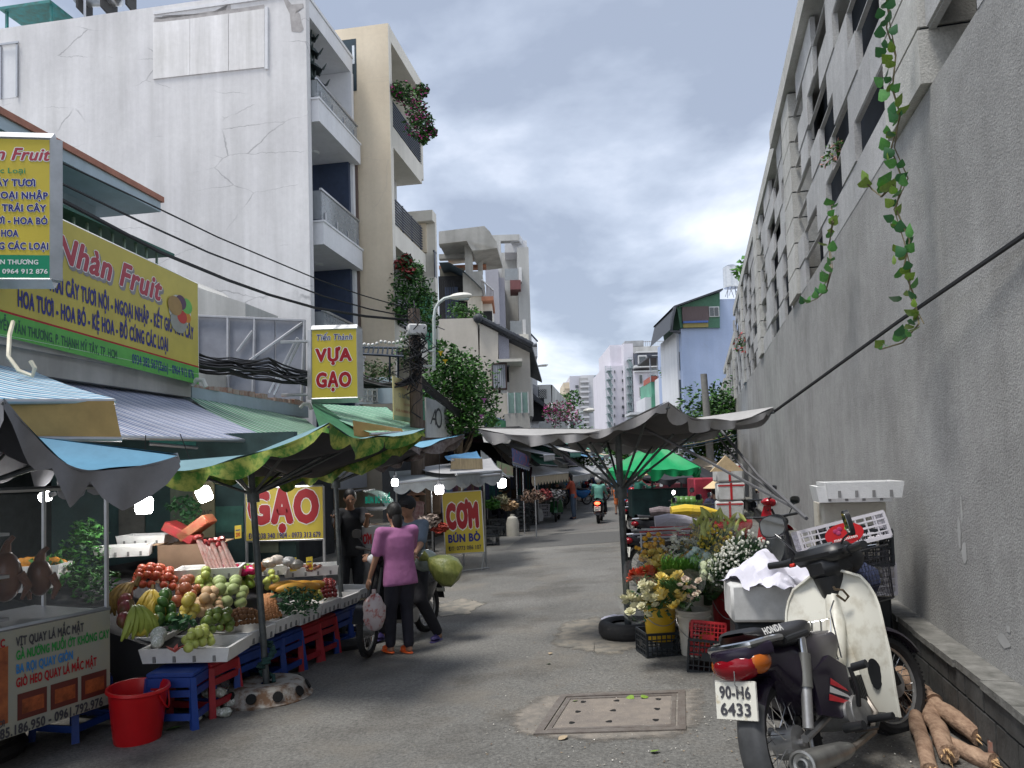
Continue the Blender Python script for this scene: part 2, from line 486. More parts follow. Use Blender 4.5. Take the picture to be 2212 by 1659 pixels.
# ================================================================ right hand wall
RA = -math.atan(.24)                       # street direction of the wall as z rotation
def WF(u, v, z):                           # u: out of the wall towards the street, v: world Y along it, z
 n = Vector((-1, .24, 0)).normalized()
 return Vector((wallx(v), v, z)) + n * u
def concrete_wall(name='wall_render', c0=(.27, .268, .262), c1=(.40, .398, .39)):
 m = bpy.data.materials.new(name); MATS[name] = m; m.use_nodes = True
 t = m.node_tree; N = t.nodes; K = t.links.new; b = N['Principled BSDF']
 co = N.new('ShaderNodeTexCoord')
 def nz(sc, det=5, st=None):
  n = N.new('ShaderNodeTexNoise'); n.inputs['Scale'].default_value = sc; n.inputs['Detail'].default_value = det; n.inputs['Roughness'].default_value = .65
  if st:
   ma = N.new('ShaderNodeMapping'); ma.inputs['Scale'].default_value = st; K(co.outputs['Object'], ma.inputs[0]); K(ma.outputs[0], n.inputs[0])
  else: K(co.outputs['Object'], n.inputs[0])
  return n
 def ramp(src, p0, c0_, p1, c1_):
  r = N.new('ShaderNodeValToRGB'); K(src, r.inputs[0]); e = r.color_ramp.elements
  e[0].position = p0; e[0].color = (*c0_, 1); e[1].position = p1; e[1].color = (*c1_, 1); return r.outputs[0]
 def mix(f, a, b_, mode='MULTIPLY'):
  x = N.new('ShaderNodeMix'); x.data_type = 'RGBA'; x.blend_type = mode; x.inputs[0].default_value = f
  K(a, x.inputs[6]); K(b_, x.inputs[7]); return x.outputs[2]
 c = ramp(nz(.7, 7).outputs[0], .32, c0, .68, c1)
 c = mix(.3, c, ramp(nz(1.0, 6, (2.2, 2.2, .13)).outputs[0], .36, (.62, .61, .6), .6, (1.08, 1.08, 1.08)))
 c = mix(.36, c, ramp(nz(60, 8).outputs[0], .36, (.55, .55, .55), .64, (1.3, 1.3, 1.29)))
 c = mix(.6, c, ramp(nz(7, 6).outputs[0], .3, (.8, .8, .79), .7, (1.1, 1.1, 1.1)))
 K(c, b.inputs['Base Color']); b.inputs['Roughness'].default_value = .9
 bm = N.new('ShaderNodeBump'); bm.inputs['Strength'].default_value = .8; bm.inputs['Distance'].default_value = .012
 K(nz(70, 4).outputs[0], bm.inputs['Height']); K(bm.outputs[0], b.inputs['Normal'])
 return m
wm = concrete_wall()
pm = concrete_wall('panel_concrete', (.38, .38, .385), (.52, .52, .52))
pilm = concrete_wall('pilaster_concrete', (.46, .455, .43), (.6, .595, .57))
voidm = mat('void_dark', (.02, .026, .036), .8, var=.3, scale=3)  # near-black back puts the shade of the grille voids into its colour
wall = thing('boundary_wall', 'tall grey rendered wall with a stepped block grille along the right side', 'wall', (0, 0, 0))
def wbox(mb, u0, u1, v0, v1, z0, z1, top=None):
 P = [WF(u, v, z) for v in (v0, v1) for u in (u0, u1) for z in (z0, z1)]
 mb.add(P, [(0, 2, 3, 1), (4, 5, 7, 6), (0, 1, 5, 4), (2, 6, 7, 3), (0, 4, 6, 2), (1, 3, 7, 5)])
GB = EYE + 2.46                             # foot of the grille
mb = MB(); wbox(mb, -.52, 0, -4, 72, -.3, GB); part('render_wall', mb, wm, wall)
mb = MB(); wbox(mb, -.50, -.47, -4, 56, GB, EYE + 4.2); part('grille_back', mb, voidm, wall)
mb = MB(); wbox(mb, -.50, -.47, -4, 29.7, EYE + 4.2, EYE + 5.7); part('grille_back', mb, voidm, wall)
RH = .39; rows = 8
capz = lambda v: EYE + (5.72 if v < 29.7 else 4.85 if v < 42 else 4.35)
for (v0, v1, du) in ((-4, 13.6, .07), (13.6, 29.7, 0), (29.7, 42, 0), (42, 56, 0)):
 z = capz(v0 + .1)
 mb = MB(); wbox(mb, -.53, .05 + du, v0, v1 - .01, z - .13, z + .16); part('coping', mb, pilm, wall)
bay = 6.45
pst = [5.02 + bay * k for k in range(-1, 8)]
for p0 in pst:
 z = GB + .02; top = capz(p0 + .5) - .14
 while z < top - .1:
  z1 = min(z + RH, top)
  mb = MB(); wbox(mb, -.3, .06, p0, p0 + .93, z, z1 - .022); part('pilaster_block', mb, pilm, wall)
  z = z1
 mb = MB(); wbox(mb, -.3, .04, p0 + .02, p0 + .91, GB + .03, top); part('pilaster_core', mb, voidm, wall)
rp = random.Random(11)
def wp(name, v0, v1, z0, z1, u=.03):
 mb = MB(); wbox(mb, -.12, u, v0, v1, z0, z1); part(name, mb, pm, wall)
for p0 in pst:
 a, b = p0 + .94, p0 + bay - .01
 top = capz(p0 + 3) - .14
 for r_ in range(rows):
  z0 = GB + r_ * RH; z1 = z0 + RH - .014
  if z1 > top: break
  v = a - rp.uniform(.0, .9); solid = r_ % 2 == 0; first = True
  while v < b - .05:
   L = rp.choice((.7, .95, 1.2)) if solid else rp.choice((.95, 1.2, 1.5))
   if not solid and (rp.random() < .12 or (r_ == 0 and rp.random() < .5)): solid = True; L *= .8
   e_ = min(v + L, b); v_ = max(v, a)
   if solid and e_ - v_ > .08:
    mb = MB(); wbox(mb, -.05, .014 if r_ % 2 else .004, v_, e_ - .008, z0, z1); part('grille_block', mb, pm, wall)
   v = e_; solid = not solid
  mb = MB(); wbox(mb, -.05, -.004, a, b, z0 - .0135, z0 - .001); part('string_course', mb, pm, wall)
# tiled plinth of the wall
tilem = mat('plinth_tile', (.06, .06, .058), .75, var=.45, scale=5, bump=.5, bscale=30)
capm = mat('plinth_cap', (.22, .215, .2), .85, col2=(.09, .09, .08), scale=9, bump=.6)
mortar = mat('plinth_mortar', (.025, .025, .024), .9, var=.2)
plz = .16 + .40
mb = MB(); wbox(mb, 0, .145, 1.5, 30, -.1, plz - .035); part('plinth_core', mb, mortar, wall)
v = 1.6; k = 0
while v < 14:
 for (r_, (z0, z1)) in enumerate(((.0, .21), (.222, .385), (.397, .515))):
  o = .14 if r_ % 2 else 0
  mb = MB(); wbox(mb, .142, .158 + rp.uniform(-.002, .003), v + o, v + o + .28 + rp.uniform(-.012, .004), z0 + .01, z1 + .005); part('plinth_tile', mb, tilem, wall)
 v += .292
v = 1.6
while v < 14:
 mb = MB(); wbox(mb, .0, .175 + rp.uniform(-.012, .006), v, v + .43, plz - .03, plz + .012 + rp.uniform(-.006, .004)); part('cap_stone', mb, capm, wall)
 v += .435
for (v0, v1) in ((14, 30),):
 mb = MB(); wbox(mb, 0, .17, v0, v1, plz - .03, plz + .01); part('plinth_cap', mb, capm, wall)
# plaster repair patches
for (px, py, w_, h_) in ((2085, 1195, .05, .08), (2073, 1150, .03, .1), (2078, 1105, .02, .1), (2170, 1385, .09, .04), (2180, 1360, .03, .02)):
 d = ray(px, py); t = 1.66 / (d.x - .24 * d.y); p = d * t
 mb = MB(); v0 = p.y
 q = [WF(.003, v0 + w_ * cos(a) * R.uniform(.7, 1.2), EYE + p.z + h_ * sin(a) * R.uniform(.7, 1.2)) for a in [k * pi / 6 for k in range(12)]]
 mb.add(q, [tuple(range(12))]); part('plaster_patch', mb, mat('plaster_patch', (.42, .42, .41), .8), wall)
# ================================================================ left hand houses
SL = .168
nL = Vector((1, -SL, 0)).normalized(); aL = Vector((SL, 1, 0))
def LF(o, v, z):                     # o: sideways offset (negative = left), v: metres along the street
 return Vector((SL * v, v, z)) + nL * (o * .986)
def LO(px, py, o):                   # where the view ray meets the facade plane at offset o -> v, z
 d = ray(px, py); t = o / (d.x - SL * d.y); p = d * t
 return (p.y + SL * p.x) / (1 + SL * SL), p.z + EYE
def SO(px, py, v):                   # same for the cross plane at v -> o, z
 d = ray(px, py); t = v * (1 + SL * SL) / (d.y + SL * d.x); p = d * t
 return (p.x - SL * p.y), p.z + EYE
def lb(mb, o0, o1, v0, v1, z0, z1):
 P = [LF(o, v, z) for v in (v0, v1) for o in (o0, o1) for z in (z0, z1)]
 return mb.add(P, [(0, 2, 3, 1), (4, 5, 7, 6), (0, 1, 5, 4), (2, 6, 7, 3), (0, 4, 6, 2), (1, 3, 7, 5)])
def lpart(name, m, parent, *bs, **k):
 mb = MB()
 for b in bs: lb(mb, *b)
 return part(name, mb, m, parent, **k)
def plaster(name, c0, c1, crack=0, streak=.5):
 m = bpy.data.materials.new(name); MATS[name] = m; m.use_nodes = True
 t = m.node_tree; N = t.nodes; K = t.links.new; b = N['Principled BSDF']
 co = N.new('ShaderNodeTexCoord')
 def nz(sc, det=5, st=None, src=None):
  n = N.new('ShaderNodeTexNoise'); n.inputs['Scale'].default_value = sc; n.inputs['Detail'].default_value = det; n.inputs['Roughness'].default_value = .62
  s_ = src or co.outputs['Object']
  if st:
   ma = N.new('ShaderNodeMapping'); ma.inputs['Scale'].default_value = st; K(s_, ma.inputs[0]); s_ = ma.outputs[0]
  K(s_, n.inputs[0]); return n
 def ramp(src, p0, a, p1, b_):
  r = N.new('ShaderNodeValToRGB'); K(src, r.inputs[0]); e = r.color_ramp.elements
  e[0].position = p0; e[0].color = (*a, 1); e[1].position = p1; e[1].color = (*b_, 1); return r.outputs[0]
 def mix(f, a, b_, mode='MULTIPLY'):
  x = N.new('ShaderNodeMix'); x.data_type = 'RGBA'; x.blend_type = mode
  if isinstance(f, float): x.inputs[0].default_value = f
  else: K(f, x.inputs[0])
  K(a, x.inputs[6]); K(b_, x.inputs[7]); return x.outputs[2]
 c = ramp(nz(.5, 6).outputs[0], .3, c0, .7, c1)
 c = mix(float(streak), c, ramp(nz(1, 6, (1.6, 1.6, .09)).outputs[0], .38, (.74, .74, .73), .6, (1.03, 1.03, 1.03)))
 c = mix(.35, c, ramp(nz(9, 6).outputs[0], .3, (.85, .85, .84), .7, (1.08, 1.08, 1.08)))
 if crack:
  w_ = N.new('ShaderNodeMix'); w_.data_type = 'RGBA'; w_.inputs[0].default_value = .22
  K(co.outputs['Object'], w_.inputs[6]); K(nz(1.3, 5).outputs[1], w_.inputs[7])
  mp_ = N.new('ShaderNodeMapping'); mp_.inputs['Scale'].default_value = (.38, .38, 1.3); K(w_.outputs[2], mp_.inputs[0])
  vo = N.new('ShaderNodeTexVoronoi'); vo.feature = 'DISTANCE_TO_EDGE'; vo.inputs['Scale'].default_value = 1.0; K(mp_.outputs[0], vo.inputs['Vector'])
  ln = ramp(vo.outputs['Distance'], .002, (1, 1, 1), .008, (0, 0, 0))
  mk = ramp(nz(.55, 3).outputs[0], .5, (0, 0, 0), .6, (crack * .8,) * 3)
  mm = N.new('ShaderNodeMath'); mm.operation = 'MULTIPLY'; K(ln, mm.inputs[0]); K(mk, mm.inputs[1])
  gr = N.new('ShaderNodeRGB'); gr.outputs[0].default_value = (.2, .2, .21, 1)
  c = mix(mm.outputs[0], c, gr.outputs[0], 'MIX')
 K(c, b.inputs['Base Color']); b.inputs['Roughness'].default_value = .85
 bm = N.new('ShaderNodeBump'); bm.inputs['Strength'].default_value = .25; bm.inputs['Distance'].default_value = .01
 K(nz(25, 4).outputs[0], bm.inputs['Height']); K(bm.outputs[0], b.inputs['Normal'])
 return m
whitep = plaster('white_plaster', (.60, .595, .605), (.72, .715, .72), .8, .6)
whitef = plaster('white_facade', (.62, .63, .66), (.72, .73, .75), 0, .3)
cream = plaster('cream_plaster', (.62, .53, .40), (.70, .61, .47), .15, .3)
creamf = plaster('cream_facade', (.68, .65, .58), (.76, .73, .66), 0, .4)
greyp = plaster('grey_plaster', (.42, .42, .41), (.55, .55, .53), 0, .7)
oldp = plaster('weathered_plaster', (.36, .35, .32), (.58, .56, .52), 0, .9)
yellowp = plaster('yellow_plaster', (.56, .49, .36), (.66, .62, .55), 0, .9)
beige = plaster('beige_plaster', (.56, .52, .46), (.64, .6, .54), 0, .35)
bluew = plaster('pale_blue_plaster', (.36, .44, .50), (.44, .52, .58), 0, .5)
navy = mat('navy_panel', (.03, .045, .085), .5, var=.2)
darkm = mat('interior_dark', (.018, .019, .022), .8, var=.3)  # near-black standing in for shade inside openings; some grille bars share it
glassr = mat('railing_glass', (.35, .38, .40), .12, var=.1, alpha=.55)
steel = mat('steel', (.42, .43, .45), .35, .8, var=.1)
railb = mat('rail_blue_black', (.02, .03, .05), .4, .3)
winm = mat('window_glass_dark', (.035, .05, .06), .08, var=.3, scale=2, spec=.8)
winf = mat('window_frame_white', (.62, .62, .62), .5)
lampm = mat('ceiling_light', (.6, .62, .62), .4)
def lampdisc(parent, o, v, z):
 mb = MB(); p = LF(o, v, z); mb.cyl(p, p - Vector((0, 0, .05)), .13, .11, 14); part('ceiling_lamp', mb, lampm, parent)
# ---- white house with the long blank wall
wh = thing('white_house', 'tall white house with a cracked blank side wall and glass railed balconies', 'building', (0, 0, 0))
oW = -7.9
vW0, zz = LO(660, 20, oW); vW1, _ = LO(764, 300, oW)
zr = LO(660, -12, oW)[1]
o333, z1 = SO(333, 15, vW0); _, zb2 = SO(347, 26, vW0)
ol = -34
_, zl1 = SO(333, 15, vW0)
# side wall body (two roof heights)
lpart('side_wall', whitep, wh, (ol, oW - 1.5, vW0, vW0 + .3, -.3, zl1), (oW - 1.5, oW, vW0, vW0 + .22, -.3, zr))
lpart('side_wall', whitep, wh, (o333, oW - 1.5, vW0 + .001, vW0 + .3, zl1, zr + .02))
lpart('rear_body', whitef, wh, (ol, oW - 1.5, vW0 + .31, vW1, -.3, zl1 - .3))
lpart('roof_coping', whitef, wh, (o333, oW + .03, vW0 - .03, vW0 + .3, zr, zr + .08), (oW - .3, oW + .03, vW0 + .3, vW1, zr, zr + .08))
lpart('roof_slab', whitef, wh, (oW - 1.6, oW, vW0 + .22, vW1, zr - .45, zr - .005))
lpart('far_fin', whitef, wh, (oW - 1.6, oW + .02, vW1 - .16, vW1, 2.5, zr - .45))
fl = [LO(688, 213, oW + .2)[1], LO(688, 471, oW + .2)[1]]
fh = fl[0] - fl[1]
fl.append(fl[1] - fh); fl.append(fl[2] - fh)
for i, z in enumerate(fl):
 a = vW0 + .25 if i == 0 else vW0 + .4
 lpart('balcony_slab', whitef, wh, (oW - 1.6, oW + .2, a, vW1 - .02, z - .56, z), (oW - .1, oW + .23, a - .03, vW1, z, z + .05))
 hgt = .52 if i == 0 else .82
 g_ = lpart('glass_railing', glassr, wh, (oW + .12, oW + .135, a + .05, vW1 - .1, z + .1, z + hgt), (oW - 1, oW + .12, a + .03, a + .045, z + .1, z + hgt))
 lpart('handrail', steel, wh, (oW + .1, oW + .16, a, vW1 - .06, z + hgt, z + hgt + .05))
 for k in range(4):
  lpart('railing_post', steel, wh, (oW + .14, oW + .17, a + .2 + k * .75, a + .25 + k * .75, z - .02, z + .3))
 lampdisc(wh, oW - .7, a + .6, z - .56); lampdisc(wh, oW - .7, a + 1.7, z - .56)
 lpart('recess_wall', whitef, wh, (oW - 1.75, oW - 1.6, vW0 + .3, vW1 - .2, z, z + fh - .5))
 if i:
  lpart('screen_wall', navy, wh, (oW - 1.6, oW - .06, vW1 - .3, vW1 - .17, z + .05, z + fh - .56))
  w_ = lpart('balcony_door', winm, wh, (oW - 1.6, oW - 1.52, vW0 + .9, vW0 + 1.9, z, z + 2.1))
  lpart('door_frame', winf, wh, (oW - 1.6, oW - 1.5, vW0 + .82, vW0 + .9, z, z + 2.18), (oW - 1.6, oW - 1.5, vW0 + 1.9, vW0 + 1.98, z, z + 2.18), (oW - 1.6, oW - 1.5, vW0 + .9, vW0 + 1.9, z + 2.1, z + 2.18))
lpart('down_pipe', mat('brown_pipe', (.10, .07, .06), .6), wh, (oW + .0, oW + .08, vW1 - .01, vW1 + .07, 2, fl[0] - .05))
# panel of white sheets on the blank wall + window + patches
def SP(o, z, e=0): return LF(o, vW0 - e, z)
def sheet(px0, px1, yt0, yt1, yb0, yb1, e, name, m, th=.03):
 q = [SO(px0, yt0, vW0), SO(px1, yt1, vW0), SO(px1, yb1, vW0), SO(px0, yb0, vW0)]
 mb = MB(); f = [SP(o, z, e) for o, z in q]; b = [SP(o, z, -.002) for o, z in q]
 mb.add(f + b, [(0, 1, 2, 3), (0, 4, 5, 1), (1, 5, 6, 2), (2, 6, 7, 3), (3, 7, 4, 0)])
 return part(name, mb, m, wh)
shm = plaster('stained_sheet', (.72, .71, .70), (.84, .83, .84), 0, 1.0)
sheet(332, 411, 51, 42, 172, 163, .03, 'cladding_sheet', shm)
sheet(412, 494, 42, 31, 163, 154, .033, 'cladding_sheet', shm)
sheet(495, 572, 31, 20, 154, 146, .03, 'cladding_sheet', shm)
sheet(573.5, 580, 17, 16, 150, 151, .05, 'edge_strip', whitef)
stm = mat('mortar_stain', (.36, .345, .34), .9, var=.2)
def blotch(pts, name='mortar_patch'):
 mb = MB(); q = [SP(*SO(px, py, vW0), .006) for px, py in pts]
 c = sum(q, Vector()) / len(q); mb.add(q + [c], [(i, (i + 1) % len(q), len(q)) for i in range(len(q))]); part(name, mb, stm, wh)
blotch([(332, 47), (334, 38), (345, 42), (352, 34), (380, 38), (420, 30), (455, 24), (488, 22), (492, 10), (498, 10), (499, 20), (530, 17), (570, 10), (574, 17), (575, 24), (540, 25), (500, 31), (440, 38), (410, 44), (370, 46)])
blotch([(613, 0), (622, 0), (630, 10), (655, 8), (656, 16), (640, 24), (648, 30), (652, 50), (656, 62), (650, 70), (630, 68), (628, 50), (626, 30), (618, 14)])
lpart('window_recess', whitef, wh, (SO(-30, 210, vW0)[0], SO(40, 210, vW0)[0], vW0 - .004, vW0, SO(20, 212, vW0)[1], SO(20, 98, vW0)[1]))
lpart('window_bar', steel, wh, (SO(37, 150, vW0)[0], SO(39, 150, vW0)[0] + .02, vW0 - .05, vW0 - .004, SO(20, 212, vW0)[1], SO(20, 98, vW0)[1]),
 (SO(3, 150, vW0)[0], SO(5, 150, vW0)[0], vW0 - .05, vW0 - .004, SO(20, 212, vW0)[1], SO(20, 98, vW0)[1]),
 (SO(-30, 150, vW0)[0], SO(44, 150, vW0)[0], vW0 - .08, vW0 - .05, SO(20, 99, vW0)[1], SO(20, 95, vW0)[1]))
# pagoda bonsai ornament on the top balcony
mb = MB(); pO = LF(oW - .35, vW0 + .95, fl[0])
for k in range(4):
 zc = .75 + k * .42; r_ = .42 - k * .08
 mb.lathe([(r_, zc), (r_ * .55, zc + .16), (.08, zc + .22)], pO, 6)
 for j in range(6):
  a = j * pi / 3; p = pO + Vector((r_ * cos(a), r_ * sin(a), zc)); mb.cyl(p, p + Vector((.1 * cos(a), .1 * sin(a), .16)), .035, .01, 5)
mb.cyl(pO, pO + Vector((0, 0, 2.3)), .12, .05, 8)
solo('pagoda_ornament', mb, mat('ornament_black', (.02, .035, .035), .5), 'black tiered pagoda ornament on the top balcony of the white house', 'ornament')
# roof furniture
tank = mat('stainless_tank', (.55, .56, .57), .28, .9, var=.1)
def roof_tank(px, py, v, label, r=.5, L=1.3, upright=False):
 o, z = SO(px, py, v); p = LF(o, v, z)
 t = thing('water_tank', label, 'water tank', p)
 mb = MB()
 if upright:
  mb.lathe([(.02, L + .12), (r * .5, L + .09), (r, L)] + [(r * (1 + .02 * (k % 2)), L * (1 - k / 10)) for k in range(11)] + [(.02, 0)], (0, 0, .5), 20)
  part('tank_body', mb, tank, t)
  for a in range(4):
   mb = MB(); q = Vector((r * .8 * cos(a * pi / 2 + .7), r * .8 * sin(a * pi / 2 + .7), 0)); mb.cyl(q, q + Vector((0, 0, .5)), .03); part('leg', mb, steel, t)
 else:
  M = Matrix.Rotation(pi / 2, 3, 'Y')
  mb.lathe([(.02, -L / 2 - .12), (r * .6, -L / 2 - .08), (r, -L / 2), (r, L / 2), (r * .6, L / 2 + .08), (.02, L / 2 + .12)], (0, 0, .55 + r * .5), 20, M=M)
  part('tank_body', mb, tank, t)
  for sx in (-1, 1):
   mb = MB(); mb.box((sx * L * .3, 0, .3), (.06, r * 1.5, .6)); part('cradle', mb, mat('cradle_dark', (.03, .03, .03), .6), t)
 return t
roof_tank(208, 32, vW0 + 1.2, 'steel water tank lying on the white house roof, the larger of two', .5, 1.1)
roof_tank(262, 22, vW0 + 1.6, 'steel water tank on the white house roof, nearer the right end', .36, .9)
mb = MB(); o_, z_ = SO(90, 54, vW0 + 1); lb(mb, o_ - .9, o_ + .7, vW0 + .5, vW0 + 2.5, z_ + .25, z_ + .33)
for dx in (-.8, .6): lb(mb, o_ + dx, o_ + dx + .06, vW0 + .6, vW0 + .66, z_ - .6, z_ + .25)
solo('roof_canopy', mb, mat('teal_sheet', (.03, .25, .25), .5, col2=(.05, .12, .1)), 'teal sheet canopy on the roof of the white house', 'canopy')
for i, (px, h_) in enumerate(((183, 2.2), (565, 1.8), (572, 1.3), (803, .1))):
 if px > 700: continue
 o_, z_ = SO(px, 45 if px < 200 else 12, vW0 + .5)
 mb = MB(); p = LF(o_, vW0 + .5, z_ - 1); mb.cyl(p, p + Vector((0, 0, h_ + 1)), .035, n=6)
 solo('roof_pipe', mb, steel, ('thin steel post beside the roof tanks', 'thin roof post above the stained sheets, left of a pair', 'shorter thin roof post of the pair above the stained sheets')[i], 'pipe')
# ---- cream house
ch = thing('cream_house', 'tall narrow cream house with dark blue railings and bougainvillea', 'building', (0, 0, 0))
oC = -6.86
vC0 = vW1 + .1
vC0 = max(vC0, LO(843, 300, oC)[0]); vC1 = LO(913, 300, oC)[0]
zc = LO(840, 54.5, oC)[1]
lpart('side_wall', cream, ch, (-13.5, oC, vC0, vC0 + .22, -.3, zc))
lpart('roof_slab', creamf, ch, (-13, oC + .0, vC0 + .22, vC1, zc - .42, zc))
lpart('near_fin_edge', creamf, ch, (oC, oC + .015, vC0 + .002, vC0 + .22, -.3, zc))
zt = LO(849, 274, oC)[1]; zt2 = LO(849, 305, oC)[1]; zlo = LO(912, 370, oC)[1]
zm = LO(855, 488, oC)[1]; zm2 = LO(858, 516, oC)[1]
lpart('far_fin', creamf, ch, (oC - 2.3, oC, vC1 - .2, vC1, zt2, zc - .42))
lpart('balcony_slab', creamf, ch, (oC - 2.2, oC, vC0 + .25, vC1 - .2, zt - .62, zt))
lpart('balcony_slab', creamf, ch, (oC - 2.2, oC, vC0 + .25, vC1, zm - .6, zm))
zb3 = zm - (zt - zm); lpart('balcony_slab', creamf, ch, (oC - 2.2, oC, vC0 + .25, vC1, zb3 - .6, zb3))
lpart('recess_wall', greyp, ch, (-13, oC - 2.2, vC0 + .22, vC1 - .6, -.3, zc - .42))
lpart('screen_wall', greyp, ch, (oC - 2.2, oC - .75, vC1 - .8, vC1 - .6, zm, zt - .62))
lpart('screen_wall', greyp, ch, (oC - 2.2, oC - .2, vC1 - .8, vC1 - .6, zb3, zm - .6))
o1, zw1 = SO(735, 88, vC0); o2, zw2 = SO(771, 196, vC0)
o1 = SO(725, 88, vC0)[0] - .6
lpart('window_shade_slab', mat('painted_window_shade', (.015, .035, .05), .5, var=.4, scale=4), ch, (o1, o2, vC0 - .012, vC0, zw2, zw1))  # dark slab set proud, its colour stands in for the shaded opening
lpart('sky_reflect_strip', mat('sky_reflect', (.62, .66, .7), .3), ch, (o2 - .12, o2 - .05, vC0 - .016, vC0 - .013, zw2 + .8, zw1 - .2))  # pale strip: reflected sky put in as colour
for zz_ in (zt, zm, zb3):
 for k in range(9):
  lpart('railing_bar', railb, ch, (oC - .06, oC - .02, vC0 + .28, vC1 - .22, zz_ + .1 + k * .085, zz_ + .135 + k * .085))
 for k in range(4):
  vv = vC0 + .3 + k * (vC1 - vC0 - .6) / 3
  lpart('railing_post', railb, ch, (oC - .1, oC - .061, vv, vv + .05, zz_, zz_ + .9))
 lampdisc(ch, oC - .9, vC0 + 1.2, zz_ - .62)
lpart('air_conditioner', winf, ch, (oC - .9, oC - .5, vC0 + .3, vC0 + .75, zm + .75, zm + 1.3))
# ---- house behind the cream one
nh = thing('narrow_house', 'narrow off white house with a green side wall behind the cream house', 'building', (0, 0, 0))
oN = -6.6; vN0 = vC1 + .02; vN1 = LO(943, 500, oN)[0]
zn = LO(941, 462, oN)[1]
gm = mat('mint_paint', (.16, .42, .28), .8, var=.1)
lpart('body', creamf, nh, (-13, oN - 1.2, vN0, vN1, -.3, zn - .3))
lpart('roof_frame', creamf, nh, (-13, oN, vN0, vN1, zn - .35, zn), (oN - 1.2, oN, vN1 - .18, vN1, -.3, zn - .35))
lpart('side_screen', cream, nh, (oN - 1.2, oN - .3, vN1 - .3, vN1 - .18, 9.0, zn - .36))
for k in range(4):
 z = LO(925, 588, oN)[1] + 0 - k * 2.95
 lpart('balcony_slab', creamf, nh, (oN - 1.2, oN + .05, vN0, vN1 - .18, z - .5, z))
 for j in range(8):
  vv = vN0 + .05 + j * (vN1 - vN0 - .3) / 7; lpart('baluster', railb, nh, (oN, oN + .03, vv, vv + .03, z, z + .85))
 lpart('top_rail', railb, nh, (oN - .01, oN + .04, vN0, vN1 - .2, z + .85, z + .9))
 lpart('green_panel', gm, nh, (oN - 1.2, oN - .15, vN1 - .31, vN1 - .19, z - 2.4, z - .51))
# ---- pixel boxes for houses further off (front face at distance Y, real width and depth behind it)
def pb(mb, px0, py0, px1, py1, Y, D=3, dy0=0):
 ym = (py0 + py1) / 2; xm = (px0 + px1) / 2
 x0, x1 = at(px0, ym, Y).x, at(px1, ym, Y).x; z1, z0 = at(xm, py0, Y).z, at(xm, py1, Y).z
 return mb.span((x0, Y + dy0, z0), (x1, Y + dy0 + D, z1))
def pp(name, m, parent, *bs, label=None):
 mb = MB()
 for b in bs: pb(mb, *b)
 return part(name, mb, m, parent, label=label)
tiled = mat('roof_tile_dark', (.04, .045, .055), .6, var=.3)
ter = mat('terracotta', (.38, .17, .10), .8)
curt = mat('curtain_grey', (.30, .32, .36), .8, var=.35, scale=9, stretch=(6, 1, .2))
# terrace house with big plain wall
th = thing('terrace_house', 'beige house with a plain side wall and a sloping dark tile roof', 'building', (0, 0, 0))
Y = 30
pp('lower_wall', beige, th, (948, 688, 1036, 1010, Y, 8))
pa = [at(x, y, Y) for x, y in ((1036, 689), (1076, 716), (1076, 1010), (1036, 1010))]
mb = MB(); mb.add(pa + [p + Vector((0, 8, 0)) for p in pa], [(0, 1, 2, 3), (4, 7, 6, 5), (0, 4, 5, 1), (1, 5, 6, 2)]); part('gable_wall', mb, beige, th)
# ridge of curved tiles
rt0, rt1 = at(1036, 688, Y - .1), at(1150, 745, Y - .1)
for k in range(13):
 a = rt0.lerp(rt1, k / 13); b = rt0.lerp(rt1, (k + 1.08) / 13)
 mb = MB(); mb.cyl(a, b, .13, .1, 8); part('ridge_tile', mb, tiled, th)
mb = MB(); a, b = at(1037, 692, Y), at(1150, 748, Y); mb.add([a, b, b + Vector((.5, 4, -.9)), a + Vector((.5, 4, -.9)), a - Vector((0, 0, .12)), b - Vector((0, 0, .12)), b + Vector((.5, 4, -1.02)), a + Vector((.5, 4, -1.02))], [(0, 1, 2, 3), (4, 7, 6, 5), (0, 4, 5, 1), (1, 5, 6, 2), (2, 6, 7, 3)]); part('roof', mb, tiled, th)
mb = MB(); lo = ray(1035, 690); p = at(1033, 688, Y - .15); mb.ell(p, .2, 10, 6); part('ridge_end', mb, tiled, th)
pp('side_bay', mat('lilac_brick', (.30, .31, .38), .8, var=.2, scale=20), th, (1077, 722, 1100, 790, Y + .2, 6))
pp('bay_wall', beige, th, (1100, 740, 1146, 900, Y + .6, 6))
pp('lower_bay', beige, th, (1030, 850, 1100, 1010, Y - .6, 4))
w_ = pp('corner_window', winm, th, (1063, 786, 1094, 840, Y - .55, .6))
for k in range(6):
 mb = MB(); pb(mb, 1066 + k * 4.5, 789, 1069.5 + k * 4.5, 838, Y - .6, .05); part('curtain_fold', mb, curt, th)
for b in ((1062, 784, 1095, 786.5, Y - .62, .1), (1062, 839, 1095, 842, Y - .62, .1), (1062, 786, 1064, 840, Y - .62, .1), (1092, 786, 1095, 840, Y - .62, .1)):
 pp('window_frame', mat('brown_frame', (.07, .04, .035), .5), th, b)
pp('canopy_slab', creamf, th, (1076, 775, 1128, 781, Y - .8, 1.5))
pp('balcony_glass', mat('green_glass', (.20, .34, .30), .1, alpha=.7), th, (1096, 848, 1142, 892, Y - .7, .04))
for x in (1096, 1111, 1126, 1140): pp('railing_post', winf, th, (x, 846, x + 2, 893, Y - .75, .05))
pp('balcony_floor', oldp, th, (1090, 893, 1146, 1000, Y - .7, 3))
